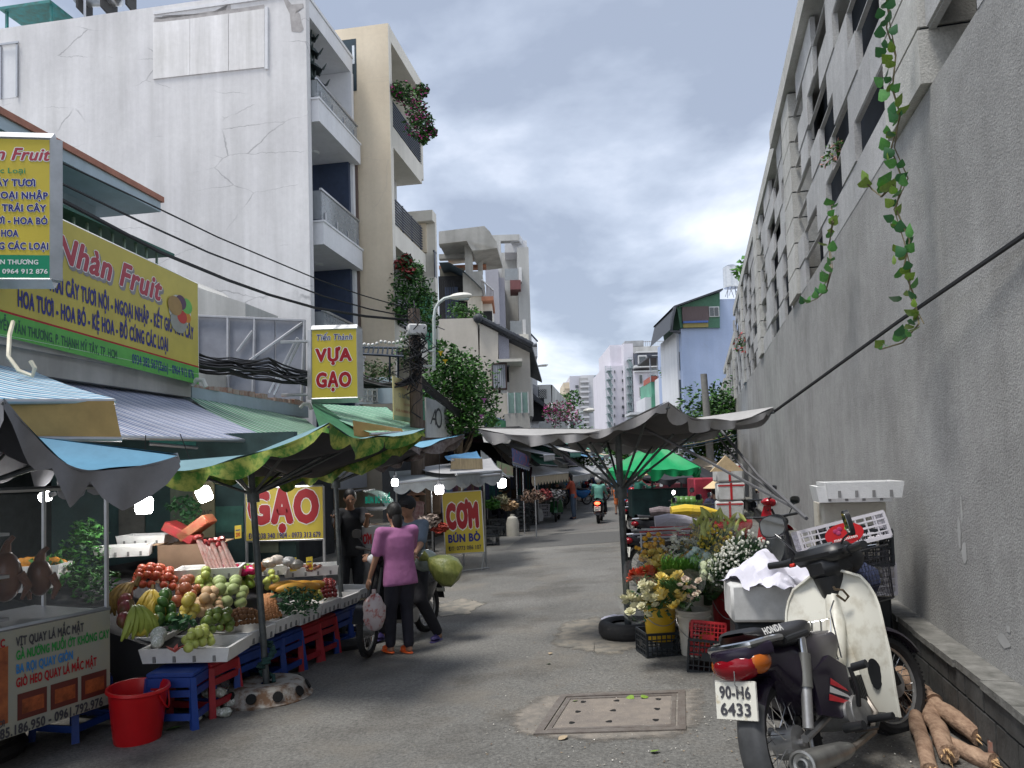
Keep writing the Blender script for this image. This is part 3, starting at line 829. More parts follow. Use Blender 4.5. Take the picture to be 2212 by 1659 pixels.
# yellow house with the open concrete pavilion on its roof
yh = thing('yellow_house', 'weathered yellow house with an open concrete roof pavilion and dark canopy', 'building', (0, 0, 0))
Y = 34
pp('wall', yellowp, yh, (948, 700, 1064, 1010, Y + .5, 6), (1010, 601, 1042, 700, Y, 6))
pp('recess', darkm, yh, (948, 596, 1010, 690, Y + 1.0, 1))
pp('parapet', oldp, yh, (1000, 586, 1042, 640, Y - .05, 5))
pp('column', oldp, yh, (1004, 524, 1020, 588, Y, .5)); pp('column', oldp, yh, (1032, 556, 1042, 588, Y + 1.5, .5))
pp('beam', oldp, yh, (948, 517, 1008, 528, Y, .5)); pp('beam', oldp, yh, (948, 548, 1006, 558, Y + 1.2, .4))
poly = [(948, 500)] + [(948 + (1046 - 948) * t, 500 - 12 * t) for t in (.4, .7, 1)] + [(1058, 500), (1066, 514), (1073, 523), (1074, 536), (1040, 540), (1020, 541), (1008, 520), (948, 527)]
mb = MB(); f = [at(a, b, Y - .6 + (.0 if a < 1040 else .5)) for a, b in poly]; mb.add(f + [p + Vector((.2, 3.5, .0)) for p in f], [tuple(range(len(f))), tuple(range(len(f), 2 * len(f)))[::-1]] + [(i, (i + 1) % len(f), len(f) + (i + 1) % len(f), len(f) + i) for i in range(len(f))]); part('curved_roof_slab', mb, oldp, yh)
pp('rear_beam', ter, yh, (948, 572, 1050, 579, Y + 2, .5)); pp('shutter', mat('brown_shutter', (.16, .15, .12), .8, var=.3, scale=14, stretch=(8, 1, .3)), yh, (950, 579, 1003, 604, Y + 1.6, .2))
# dark curved canopy
mb = MB(); c0, c1 = (948, 600), (1042, 640)
pr = [(948, 567), (968, 566), (985, 575), (1005, 588), (1022, 604), (1042, 624)]
f = [at(a, b + 12 if 0 else b, Y - .5) for a, b in pr]
mb.add(f + [p + Vector((0, 2.5, .1)) for p in f], [(i, i + 1, len(f) + i + 1, len(f) + i) for i in range(len(f) - 1)]); part('curved_canopy', mb, mat('canopy_dark', (.03, .05, .07), .5), yh)
for k in range(7): pp('grille_bar', darkm, yh, (950 + k * 5, 606, 951.5 + k * 5, 690, Y + .3, .04))
pp('door', navy, yh, (962, 620, 990, 690, Y + .9, .1))
# side facade parts facing the street
pp('balcony_frame', creamf, yh, (1042, 648, 1066, 900, Y + .6, 6)); pp('opening_shade_sheet', darkm, yh, (1044, 672, 1064, 735, Y + .5, .1))
pp('balcony_ledge', ter, yh, (1040, 640, 1066, 649, Y - .1, 3))
for k in range(9): pp('railing_bar', mat('rail_brown', (.06, .045, .04), .5), yh, (1041 + k * 3, 606 + k * 2.6, 1042 + k * 3, 641 + k * 1, Y - .05, .04))
mb = MB(); mb.cyl(at(1040, 604, Y - .05), at(1066, 628, Y + .3), .04); part('handrail', mb, winf, yh)
pp('rear_wall', plaster('lilac_plaster', (.36, .36, .41), (.44, .44, .48), 0, .3), yh, (1050, 578, 1078, 700, Y + 5.2, 1))
# tall grey house with framed roof loggia
gh = thing('grey_house', 'tall light grey house with an open framed loggia and glass balconies', 'building', (0, 0, 0))
Y = 40
pp('side_pier', greyp, gh, (1122, 534, 1147, 900, Y, 8)); pp('roof_beam', greyp, gh, (1060, 507, 1122, 520, Y, .5)); pp('column', greyp, gh, (1078, 520, 1087, 900, Y, .8))
mb = MB(); q = [at(1122, 506, Y), at(1142, 536, Y + 4), at(1142, 548, Y + 4), at(1122, 520, Y)]; mb.add(q + [p + Vector((-.5, .2, 0)) for p in q], [(0, 1, 2, 3), (4, 7, 6, 5), (0, 4, 5, 1), (1, 5, 6, 2), (2, 6, 7, 3), (3, 7, 4, 0)]); part('roof_fascia', mb, whitef, gh)
pp('soffit', whitef, gh, (1090, 520, 1138, 545, Y + 1, 4)); pp('recess_wall', greyp, gh, (1087, 545, 1124, 900, Y + 2.5, 5))
pp('ledge_beam', greyp, gh, (1060, 553, 1080, 560, Y, .5))
for k in range(3): pp('louvre', winf, gh, (1062, 563 + k * 5, 1080, 565 + k * 5, Y, .1))
pp('lower_block', plaster('lilac_plaster2', (.36, .36, .42), (.44, .44, .49), 0, .3), gh, (1062, 600, 1092, 760, Y - .3, 4))
red_ = mat('maroon_tile', (.18, .07, .07), .6)
pp('balcony', red_, gh, (1102, 605, 1125, 625, Y - .6, 1.5)); pp('glass_panel', glassr, gh, (1090, 580, 1120, 605, Y - .5, .03)); pp('glass_panel', winf, gh, (1121, 577, 1127, 608, Y - .5, .6))
pp('balcony', creamf, gh, (1110, 722, 1142, 742, Y - .6, 1.5)); pp('glass_panel', glassr, gh, (1102, 693, 1128, 722, Y - .5, .03)); pp('glass_panel', winf, gh, (1129, 690, 1136, 726, Y - .5, .6))
pp('balcony', whitef, gh, (1147, 742, 1161, 770, Y + 4, 3)); pp('opening_shade_sheet', darkm, gh, (1148, 746, 1160, 748, Y + 3.9, .1))
for k in range(5): pp('railing_bar', railb, gh, (1148 + k * 2.6, 724 + k * 2, 1149 + k * 2.6, 744 + k * 1, Y + 4, .05))
mb = MB(); mb.cyl(at(1147, 722, Y + 4), at(1161, 737, Y + 5), .05); part('handrail', mb, railb, gh)
# smaller houses down the left side
lh = thing('low_house', 'low grey house with pierced round vent blocks and red lantern', 'building', (0, 0, 0))
Y = 48
pp('body', greyp, lh, (1161, 831, 1193, 1010, Y, 6))
q = [at(1193, 831, Y), at(1226, 868, Y + 8), at(1226, 1010, Y + 8), at(1193, 1010, Y)]
mb = MB(); mb.add(q + [p + Vector((-2, 1, 0)) for p in q], [(0, 1, 2, 3), (0, 4, 5, 1), (4, 7, 6, 5)]); part('street_wall', mb, greyp, lh)
ventm = mat('vent_white', (.5, .5, .48), .8)
pp('vent_back', darkm, lh, (1163, 841, 1181, 861, Y - .05, .05))
for i in range(4):
 for j in range(4):
  mb = MB(); c = at(1165.5 + i * 4.5, 843.5 + j * 5, Y - .1); mb.tube([c + Vector((.052 * cos(a), 0, .058 * sin(a))) for a in [k * pi / 3 for k in range(6)]], .014, 4, True); part('vent_block', mb, ventm, lh)
dh = thing('dark_balcony_house', 'house with black curved balcony bars and a dark sloping awning beyond the beige house', 'building', (0, 0, 0))
Y = 44
pp('wall', whitef, dh, (1146, 775, 1163, 1010, Y, 5)); pp('opening_shade_sheet', darkm, dh, (1148, 860, 1176, 910, Y - .3, .3))
for k in range(8): pp('railing_bar', railb, dh, (1148 + k * 2.2, 828 + k, 1149 + k * 2.2, 850 + k, Y - .4, .06))
mb = MB(); q = [at(1146, 845, Y - 1), at(1188, 880, Y - 1), at(1190, 890, Y - 1), at(1146, 858, Y - 1)]; mb.add(q + [p + Vector((0, 3, 0)) for p in q], [(0, 1, 2, 3), (4, 7, 6, 5), (0, 4, 5, 1), (2, 6, 7, 3), (1, 5, 6, 2)]); part('awning', mb, tiled, dh)
# ---- far towers
hp = thing('slab_tower', 'pale office tower with a blue glass strip and green lettering down its side', 'building', (0, 0, 0))
Y = 150
tw = plaster('tower_white', (.60, .60, .62), (.66, .66, .68), 0, .15); tw2 = mat('tower_lilac', (.55, .55, .60), .8, var=.05)
pp('front', tw, hp, (1258, 810, 1310, 1010, Y, 18)); pp('side', tw2, hp, (1234, 812, 1258, 1010, Y + .5, 18)); pp('glass_strip', mat('blue_glass', (.04, .13, .18), .15, var=.3, scale=.2), hp, (1288, 811, 1297, 1010, Y - .3, .3))
pp('louvre_bay', mat('tower_dark', (.38, .38, .38), .8, var=.2), hp, (1254, 816, 1273, 1010, Y - .2, .2))
for j in range(12): pp('louvre_floor', tw, hp, (1254, 822 + j * 11, 1273, 826 + j * 11, Y - .6, .4))
pp('beige_end', cream, hp, (1220, 826, 1234, 1010, Y + 2, 12))
for j in range(2):
 pp('window', winm, hp, (1243, 832 + j * 18, 1249, 838 + j * 18, Y + .3, .2))
for j in range(5): pp('floor_band', mat('tower_band', (.5, .43, .32), .8), hp, (1220, 838 + j * 16, 1234, 841 + j * 16, Y + 1.8, .2))
mb = MB()
for k, chh in enumerate('HPTOWER'): text_mb(mb, chh, .9, origin=at(1304, 842 + k * 13.6, Y - .35), bold=.05, sx=1)
part('lettering', mb, mat('letter_green', (.03, .16, .12), .6), hp, smooth=False)
ht = thing('hotel_tower', 'tall white classical hotel with dark mansard floor and outside fire stairs', 'building', (0, 0, 0))
Y = 120
hw = plaster('hotel_white', (.62, .60, .66), (.68, .66, .72), 0, .15)
pp('left_body', hw, ht, (1310, 790, 1352, 1010, Y + 2, 18), (1318, 745, 1352, 790, Y + 3, 16)); pp('middle_body', hw, ht, (1352, 742, 1372, 1010, Y, 18)); pp('right_body', hw, ht, (1372, 800, 1425, 1010, Y - 2, 20))
dark_r = mat('mansard_grey', (.10, .11, .14), .7)
pp('mansard', dark_r, ht, (1372, 762, 1436, 790, Y - 1, 18)); pp('upper_storey', greyp, ht, (1352, 748, 1450, 762, Y + 2, 14))
pp('cornice', winf, ht, (1371, 788, 1428, 793, Y - 3, 3), (1371, 800, 1428, 803, Y - 2.6, 3), (1375, 758, 1440, 761, Y - 1.5, 3))
pp('roof_plant', mat('plant_grey', (.3, .31, .32), .8, var=.3, scale=1), ht, (1350, 736, 1390, 748, Y + 4, 6)); pp('roof_rail', steel, ht, (1390, 736, 1452, 738, Y + 4, .2))
for k in range(15): pp('rail_post', steel, ht, (1390 + k * 4.2, 736, 1390.6 + k * 4.2, 748, Y + 4, .2))
for (x, y) in ((1386, 771), (1416, 771)): pp('dormer', winf, ht, (x - 7, y - 4, x + 11, y + 14, Y - 1.6, .6)); pp('dormer_window', winm, ht, (x - 5, y - 1, x + 9, y + 13, Y - 1.8, .2))
for j in range(6):
 for x in (1382, 1405, 1412):
  w_ = 2.5
  pp('window_surround', winf, ht, (x - 1.5, 808 + j * 27, x + 7, 829 + j * 27, Y - 2.25, .25)); pp('window', winm, ht, (x, 810 + j * 27, x + w_, 828 + j * 27, Y - 2.4, .15), (x + 3, 810 + j * 27, x + 3 + w_, 828 + j * 27, Y - 2.4, .15))
for j in range(9):
 for x in (1318, 1327, 1344, 1347): pp('small_window', winm, ht, (x, 800 + j * 19, x + 2, 806 + j * 19, Y + 1.7, .3))
fs = mat('stair_steel', (.35, .42, .43), .5, .3)
for sx in (1312, 1356):
 for j in range(9):
  y = 800 + j * 18.5 - (24 if sx == 1356 else 0)
  pp('stair_landing', fs, ht, (sx, y, sx + 11, y + 1.2, Y - 1.5, 2.5))
  mb = MB(); mb.cyl(at(sx + 1, y, Y - 1), at(sx + 10, y + 17, Y - 1), .25, n=4); part('stair_flight', mb, fs, ht)
  pp('stair_rail', fs, ht, (sx, y - 4, sx + 11, y - 3.4, Y - 1.6, .2))
 pp('stair_post', fs, ht, (sx, 790, sx + .8, 1000, Y - 1.5, .3), (sx + 10.5, 790, sx + 11.3, 1000, Y - 1.5, .3))
# ---- blue house, green house, small far houses on the right
bh = thing('blue_house', 'tall sky blue house with a green gabled tin attic', 'building', (0, 0, 0))
Y = 55
bl = plaster('hazed_blue_plaster', (.34, .42, .60), (.40, .48, .66), .3, .2)  # blue paint paled, with distance haze put into the colour
pp('blue_wall', bl, bh, (1477, 707, 1640, 1010, Y, 9)); pp('upper_blue_wall', bl, bh, (1554, 645, 1640, 708, Y + .01, 9))
pp('pale_front', whitef, bh, (1466, 715, 1477, 1010, Y + .8, 6))
atg = mat('attic_green', (.07, .17, .11), .7, var=.2)
q = [at(a, b, Y - .2) for a, b in ((1462, 662), (1555, 632), (1555, 708), (1470, 708))]
mb = MB(); mb.add(q + [p + Vector((0, 6, 0)) for p in q], [(0, 1, 2, 3), (4, 7, 6, 5), (3, 7, 4, 0), (1, 5, 6, 2)]); part('attic_gable', mb, atg, bh)
mb = MB(); a, b = at(1456, 664, Y - .8), at(1562, 626, Y - .8); mb.add([a, b, b + Vector((0, 8, 0)), a + Vector((0, 8, 0)), a + Vector((0, 0, .12)), b + Vector((0, 0, .12)), b + Vector((0, 8, .12)), a + Vector((0, 8, .12))], [(0, 1, 2, 3), (4, 7, 6, 5), (0, 4, 5, 1), (1, 5, 6, 2), (3, 2, 6, 7)]); part('tin_roof', mb, tiled, bh)
mb = MB(); a, b = at(1458, 664, Y - .8), at(1448, 712, Y - 1.6); mb.add([a, b, b + Vector((0, 8, 0)), a + Vector((0, 8, 0))], [(0, 1, 2, 3)]); mb.tube([at(1458, 664, Y - .8), at(1452, 690, Y - 1.2), at(1450, 715, Y - 1.4), at(1468, 718, Y - 1)], .12, 5); part('side_sheet', mb, tiled, bh)
pp('bamboo_screen', mat('bamboo_screen', (.12, .09, .09), .8, var=.45, scale=10, stretch=(9, 1, .2)), bh, (1474, 662, 1531, 694, Y - .4, .2))
pp('mustard_panel', mat('mustard', (.30, .25, .09), .8), bh, (1476, 696, 1530, 707, Y - .35, .15))
pp('tarp_strip', mat('tarp_blue', (.06, .12, .35), .6), bh, (1476, 693, 1530, 697, Y - .5, .3))
w_ = pp('attic_window', winf, bh, (1532, 662, 1554, 684, Y - .35, .15)); pp('window_pane', winm, bh, (1534, 664, 1542, 682, Y - .4, .05), (1544, 664, 1552, 682, Y - .4, .05))
for j in range(3):
 pp('front_window', winm, bh, (1468, 760 + j * 60, 1472, 800 + j * 60, Y + .7, .1))
o_ = at(1581, 632, Y + 2)
t = thing('water_tank', 'upright ribbed steel water tank on a stand above the blue house', 'water tank', o_)
mb = MB(); r_ = .58; Lh = 1.55
mb.lathe([(.02, Lh + .2), (r_ * .6, Lh + .14), (r_, Lh)] + [(r_ * (1 + .03 * (k % 2)), Lh * (1 - k / 12)) for k in range(13)] + [(.02, 0)], (0, 0, .35), 20); part('tank_body', mb, tank, t)
for a in range(6):
 mb = MB(); mb.cyl((.5 * cos(a), .5 * sin(a), -.3), (.3 * cos(a + .5), .3 * sin(a + .5), .35), .03, n=5); part('leg', mb, steel, t)
gr = thing('green_house', 'narrow house with a green sheeted front and roof terrace beside the blue house', 'building', (0, 0, 0))
Y = 70
grm = mat('jade_sheet', (.09, .30, .20), .6, var=.25, scale=1)
pp('green_front', grm, gr, (1408, 822, 1434, 910, Y, 6)); pp('lower_green', grm, gr, (1411, 910, 1428, 1010, Y, 5)); pp('side_white', whitef, gr, (1396, 858, 1411, 1010, Y + .3, 5)); pp('red_band', mat('brick_red', (.35, .10, .07), .8), gr, (1406, 812, 1434, 824, Y - .1, 4))
pp('terrace_roof', tiled, gr, (1400, 768, 1450, 772, Y - .5, 6))
for x in (1404, 1420, 1446): pp('terrace_post', steel, gr, (x, 770, x + 1.6, 824, Y - .3, .12))
for k in range(12): pp('terrace_bar', fs, gr, (1408 + k * 3, 795, 1408.6 + k * 3, 812, Y - .4, .05))
wb = thing('white_shop_house', 'small white house with tall curtained doors beside the blue house', 'building', (0, 0, 0))
Y = 66
pp('body', whitef, wb, (1436, 810, 1478, 1010, Y, 6)); pp('band', plaster('pale_cyan', (.42, .5, .56), (.48, .56, .62)), wb, (1442, 822, 1477, 838, Y - .1, .1))
for k in range(5): pp('curtained_door', curt, wb, (1445 + k * 6, 842, 1450 + k * 6, 905, Y - .15, .1))
sh = thing('low_shed_house', 'low far house with pale sloping roofs behind the grey umbrella', 'building', (0, 0, 0))
Y = 58
pp('body', greyp, sh, (1365, 905, 1410, 1010, Y, 6)); pp('eave', whitef, sh, (1362, 890, 1408, 895, Y - .6, 3)); pp('right_eave', whitef, sh, (1480, 868, 1600, 875, Y - 1, 3)); pp('right_body', greyp, sh, (1484, 875, 1620, 1010, Y, 5))
for k in range(6): pp('bracket', winf, sh, (1486 + k * 9, 875, 1487 + k * 9, 900, Y - .5, .1))
s2 = thing('far_white_house', 'far white house front at the end of the street', 'building', (0, 0, 0))
pp('body', whitef, s2, (1228, 895, 1262, 1010, 70, 6), (1196, 872, 1230, 1010, 60, 6)); pp('column', whitef, s2, (1240, 870, 1250, 900, 69, .8))
pp('window', winm, s2, (1232, 910, 1240, 925, 69.9, .1), (1200, 885, 1212, 905, 59.9, .1))
s3 = thing('street_end_block', 'pale building closing the end of the street', 'building', (0, 0, 0))
pp('body', plaster('end_white', (.5, .5, .5), (.58, .58, .58)), s3, (1262, 930, 1420, 1010, 95, 6)); pp('red_sign', mat('sign_red', (.5, .04, .04), .6), s3, (1365, 925, 1378, 950, 94, .3))
for k in range(8): pp('window', winm, s3, (1270 + k * 17, 950, 1280 + k * 17, 975, 94.9, .1))
# ---- blue-grey shop house at the left edge with orange trimmed eave
sh = thing('shop_house', 'pale blue shop house with an orange trimmed concrete eave at the left edge', 'building', (0, 0, 0))
oE = -7.75
vE1, zE0 = LO(347, 458, oE); _, zE1 = LO(347, 437, oE)
zE1 = LO(347, 425, oE)[1]
lpart('eave', bluew, sh, (-12, oE, -2, vE1, zE0, zE1 - .09)); lpart('orange_trim', mat('orange_trim', (.36, .16, .11), .8, var=.2), sh, (-12, oE + .04, -2, vE1 + .04, zE1 - .09, zE1))
lpart('upper_wall', bluew, sh, (-14, oE - .85, -2, vE1 - .45, 3.0, zE0))
oG = -7.15
vG1 = LO(340, 545, oG)[0]
zg1 = LO(340, 548, oG)[1]; zg0 = LO(340, 585, oG)[1] - .6
lpart('window_cage_roof', mat('green_awn', (.03, .12, .09), .6), sh, (oE - .85, oG + .15, -1, vG1 + .2, zg1, zg1 + .04))
for k in range(34):
 vv = 3.2 + k * .24
 if vv > vG1: break
 lpart('cage_bar', mat('cage_green', (.2, .3, .26), .5), sh, (oG, oG + .025, vv, vv + .03, zg0, zg1))
for z in (zg0, (zg0 + zg1) / 2): lpart('cage_rail', MATS['cage_green'], sh, (oG, oG + .03, 3, vG1, z, z + .03))
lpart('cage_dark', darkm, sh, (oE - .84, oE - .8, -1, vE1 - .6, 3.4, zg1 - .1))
oF = -6.6
vF1 = LO(412, 830, oF)[0]; zf1 = LO(412, 808, oF)[1]; zf0 = LO(412, 858, oF)[1]
lpart('canopy_lintel', oldp, sh, (oF - 2, oF, -1, vF1, zf0, zf1))
lpart('lintel_lip', oldp, sh, (oF, oF + .06, -1, vF1 + .05, zf1 - .09, zf1 + .0))
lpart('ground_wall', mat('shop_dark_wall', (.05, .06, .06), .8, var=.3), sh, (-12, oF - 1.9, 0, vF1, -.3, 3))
# second shop to the right
s2 = thing('rice_shop', 'single storey shop with a pale blue concrete canopy and broken brick edge', 'building', (0, 0, 0))
vR1 = LO(668, 880, oF)[0]; zr1 = LO(668, 878, oF)[1]; zr0 = LO(668, 902, oF)[1]
lpart('canopy_lintel', bluew, s2, (oF - 2, oF - .02, vF1 + .06, vR1, zr0, zr1))
brk = mat('broken_brick', (.35, .16, .11), .9, col2=(.45, .42, .38), scale=6)
rb = random.Random(3); v = vF1 + .1
while v < vR1 - .2:
 L = rb.uniform(.14, .26); lpart('brick', brk, s2, (oF - .2, oF - .02 + rb.uniform(-.02, .02), v, v + L - .015, zr1, zr1 + rb.uniform(.03, .1))); v += L
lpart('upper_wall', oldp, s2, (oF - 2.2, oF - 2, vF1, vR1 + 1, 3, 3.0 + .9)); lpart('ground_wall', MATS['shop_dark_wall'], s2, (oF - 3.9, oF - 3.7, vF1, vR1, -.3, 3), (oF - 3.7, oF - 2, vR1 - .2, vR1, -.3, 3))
# a low grey concrete house gable behind the hoarding
s4 = thing('rear_concrete_house', 'bare grey concrete gable behind the fruit shop banner', 'building', (0, 0, 0))
q = [SO(a, b, 15.2) for a, b in ((400, 600), (430, 622), (530, 655), (530, 700), (400, 760))]
f = [LF(o, 15.2, z) for o, z in q]; mb = MB(); mb.add(f + [p + aL * 1.5 for p in f], [tuple(range(5)), tuple(range(5, 10))[::-1]] + [(i, (i + 1) % 5, 5 + (i + 1) % 5, 5 + i) for i in range(5)]); part('gable_wall', mb, greyp, s4)
# hoarding seen from behind
hd = thing('sheet_hoarding', 'grey sheet metal hoarding on a braced steel frame above the shops', 'hoarding', (0, 0, 0))
hv = 14.6; hm = mat('hoarding_sheet', (.27, .28, .32), .6, .2, var=.15, scale=3)
tb = mat('frame_tube', (.5, .5, .52), .4, .5)
def HS(px, py, v=hv, e=0): o, z = SO(px, py, v); return LF(o, v - e, z)
cols = [(425, 684), (495, 686), (594, 690), (660, 694)]
for i in range(3):
 mb = MB(); q = [HS(cols[i][0] + 1, cols[i][1]), HS(cols[i + 1][0] - 1, cols[i + 1][1]), HS(cols[i + 1][0] - 1, 870), HS(cols[i][0] + 1, 870)]
 mb.add(q + [p + aL * .03 for p in q], [(0, 1, 2, 3), (4, 7, 6, 5), (0, 4, 5, 1)]); part('sheet', mb, hm, hd)
for a, b in (((425, 683), (660, 693)), ((495, 684), (495, 870)), ((553, 687), (548, 870)), ((660, 692), (652, 870)), ((657, 697), (482, 822)), ((548, 716), (515, 760)), ((425, 684), (427, 860))):
 mb = MB(); mb.cyl(HS(*a, e=.05), HS(*b, e=.05), .03, n=5); part('frame_tube', mb, tb, hd)
for a, b in (((671, 740), (602, 852)), ((676, 745), (612, 856))):
 mb = MB(); mb.cyl(HS(*a, e=.6), HS(*b, e=.4), .03, n=5); part('brace', mb, tb, hd)
# ================================================================ cloth, umbrellas, awnings
def cloth(name, col, rough=.85, var=.12, trans=.0, **k):
 m = mat(name, col, rough, var=var, bump=.25, bscale=9, **k)
 if trans:
  t = m.node_tree; b = t.nodes['Principled BSDF']; o = [n for n in t.nodes if n.type == 'OUTPUT_MATERIAL'][0]
  tr = t.nodes.new('ShaderNodeBsdfTranslucent'); ms = t.nodes.new('ShaderNodeMixShader'); ms.inputs[0].default_value = trans
  src = b.inputs['Base Color'].links
  if src: t.links.new(src[0].from_socket, tr.inputs[0])
  t.links.new(b.outputs[0], ms.inputs[1]); t.links.new(tr.outputs[0], ms.inputs[2]); t.links.new(ms.outputs[0], o.inputs[0])
 return m
polem = mat('pole_paint', (.05, .06, .065), .5, .4, var=.3, scale=10, col2=(.13, .14, .14))
def umbrella(label, foot, apex, corners, sag, mtop, munder, mval, vd=.14, scal=5, collar=.42, group=None, pull=.12, base='disc', pole_r=.028, n=12, seed=1, corner_pull=None):
 foot, apex = Vector(foot), Vector(apex); cs = [Vector(c) for c in corners]; nc = len(cs)
 t = thing('market_umbrella', label, 'umbrella', foot, 0, group)
 lo = lambda p: p - foot
 rr = random.Random(seed)
 ph = [rr.uniform(0, 6) for _ in range(nc)]
 def edge(i, s):
  a, b = cs[i], cs[(i + 1) % nc]; k = 4 * s * (1 - s)
  sg = sag[i] if isinstance(sag, (list, tuple)) else sag
  p = a.lerp(b, s); p = p + (Vector((apex.x, apex.y, p.z)) - p) * pull * k
  p.z -= sg * k + .012 * sin(9 * s + ph[i]); return p
 def surf(i, s, r, dz):
  e_ = edge(i, s); p = apex.lerp(e_, r)
  p.z += -.09 * sin(pi * r) * (4 * s * (1 - s)) + dz + .012 * sin(14 * s + ph[i]) * r
  return lo(p)
 top, und, val = MB(), MB(), MB()
 for i in range(nc):
  top.grid(lambda s, r: surf(i, s, r, .012), n, 8); und.grid(lambda s, r: surf(i, s, r, 0), n, 8)
  L = (cs[i] - cs[(i + 1) % nc]).length; ns = max(3, int(L / .42))
  def vf(s, h):
   e_ = edge(i, s); c = Vector((apex.x, apex.y, e_.z)); inw = (c - e_).normalized()
   dep = vd * (.22 + .78 * abs(sin(pi * ns * s + .4 + .5 * sin(7 * s + ph[i]))) ** .6) * (1 + .3 * sin(5 * s + ph[i]))
   return lo(e_ + Vector((0, 0, .008 - dep * h)) + inw * (.05 * h * sin(pi * ns * s * 2 + ph[i]) + .03 * h))
  val.grid(vf, ns * 8, 3)
 part('canopy', top, mtop, t); part('canopy_underside', und, munder, t); part('valance', val, mval, t)
 m = MB(); m.cyl(lo(foot) + Vector((0, 0, .05)), lo(apex) - Vector((0, 0, .02)), pole_r, n=12); part('pole', m, polem, t)
 dn = (foot - apex).normalized()
 col_ = apex + dn * collar
 m = MB(); m.cyl(lo(col_ + dn * .06), lo(col_ - dn * .06), pole_r * 1.9, n=12); part('collar', m, polem, t)
 for i in range(nc):
  for s, f in ((0, .62), (.5, .6)):
   e_ = edge(i, s); tgt = apex.lerp(e_, f); tgt.z -= .02 + (.07 if s else 0)
   m = MB(); m.cyl(lo(col_), lo(tgt), .013, n=6); part('strut', m, polem, t)
  m = MB(); m.cyl(lo(apex) - Vector((0, 0, .03)), lo(edge(i, 0)) - Vector((0, 0, .025)), .01, n=6); part('rib', m, polem, t)
 if base == 'disc':
  m = MB(); m.lathe([(.02, .09), (.27, .085), (.33, .06), (.34, 0)], (0, 0, 0), 24); part('base', m, mat('concrete_base', (.2, .19, .17), .9), t)
  m = MB(); m.tube([(.33 * cos(a), .33 * sin(a), .06) for a in [k * pi / 12 for k in range(24)]], .06, 8, True); part('base_tyre', m, mat('tyre_black', (.018, .018, .019), .75, var=.3, scale=20, bump=.3), t)
 elif base == 'wheel':
  rim = mat('rusty_rim', (.42, .40, .36), .65, .3, col2=(.16, .09, .05), scale=9, thr=(.45, .62), bump=.3)
  m = MB(); nn = 10
  prof_o = [(.37, 0), (.375, .02), (.35, .03), (.30, .12), (.25, .135), (.10, .12), (.05, .12)]
  m.lathe(prof_o, (0, 0, 0), 30); part('base_rim', m, rim, t)
  for k in range(nn):
   a = 2 * pi * k / nn + .25; c = Vector((.327 * cos(a), .327 * sin(a), .078)); nrm = Vector((cos(a) * .87, sin(a) * .87, .5))
   m = MB(); m.cyl(c + nrm * .012, c + nrm * .0, .042, n=12); o = part('rim_hole', m, holem, t)
  m = MB()
  for k in range(9):
   a = k * .9; m.tube([(.06 * cos(a), .06 * sin(a), .12 + .04 * k), (.07 * cos(a + 1), .07 * sin(a + 1), .16 + .035 * k), (.05 * cos(a + 2), .05 * sin(a + 2), .14 + .04 * k)], .018, 5)
  part('wrapped_rag', m, mat('rag_green', (.02, .06, .055), .9, var=.4), t)
 elif base == 'tyre':
  m = MB(); m.lathe([(.02, .11), (.17, .11), (.17, .05)], (0, 0, 0), 24); part('base', m, mat('concrete_base', (.2, .19, .17), .9), t)
  m = MB(); m.lathe([(.17, .13), (.20, .155), (.25, .16), (.285, .145), (.298, .12), (.303, .08), (.3, .04), (.28, .01), (.2, 0)], (0, 0, 0), 40, f=lambda a, z: 1 + (.006 * sin(a * 40) if z < .13 and z > .03 else 0)); part('base_tyre', m, MATS.get('tyre_black') or mat('tyre_black', (.018, .018, .019), .75, var=.3, scale=20, bump=.3), t)
 return t
gtop = cloth('canopy_grey_top', (.40, .395, .39), trans=.08); gund = cloth('canopy_grey_shaded', (.075, .072, .075)); gval = cloth('valance_pale', (.34, .33, .33), trans=.06)  # grey cloth twice: lit top, and underside with shade put into its colour
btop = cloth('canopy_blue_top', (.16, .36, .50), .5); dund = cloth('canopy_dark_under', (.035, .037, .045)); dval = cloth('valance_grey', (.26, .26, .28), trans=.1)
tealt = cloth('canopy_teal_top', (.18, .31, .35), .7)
trim = cloth('leafy_trim', (.06, .20, .03), .7, col2=(.42, .46, .10), scale=9, thr=(.42, .58))
# centre grey umbrella
f = ground(1358, 1374); Yc = f.y
tipA = at(1033, 928, 7.7); tipB = at(1445, 872, 6.15); tipC = at(1673, 884, 7.4); tipD = at(1300, 958, 9.3)
apx = at(1334, 930, 7.75)
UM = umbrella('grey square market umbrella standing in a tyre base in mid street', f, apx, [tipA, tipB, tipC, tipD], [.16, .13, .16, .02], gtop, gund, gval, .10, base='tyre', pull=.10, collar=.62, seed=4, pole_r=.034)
# straps of the centre umbrella
strap = mat('strap_black', (.015, .015, .018), .7)
def cable(name, pts, r, m, label, cat='cable', group=None, sagk=0, ry=None, n=5):
 P = [Vector(p) for p in pts]
 if len(P) == 2 and sagk:
  a, b = P; P = [a.lerp(b, k / 14) - Vector((0, 0, sagk * 4 * (k / 14) * (1 - k / 14))) for k in range(15)]
 m_ = MB(); m_.tube(P, r, n, ry=ry); return solo(name, m_, m, label, cat, group)
wp_ = lambda px, py, off=.02: (lambda d, t: Vector((0, 0, EYE)) + d * t)(ray(px, py), (1.66 - off) / (ray(px, py).x - .24 * ray(px, py).y))
cable('strap', [tipC + Vector((.0, 0, -.02)), wp_(1960, 675).lerp(tipC, .0) if 0 else at(1940, 695, 5.5), wp_(2260, 475)], .014, strap, 'black strap tying the grey umbrella corner up to the wall', 'strap')
gs = mat('strap_grey', (.10, .10, .105), .7)
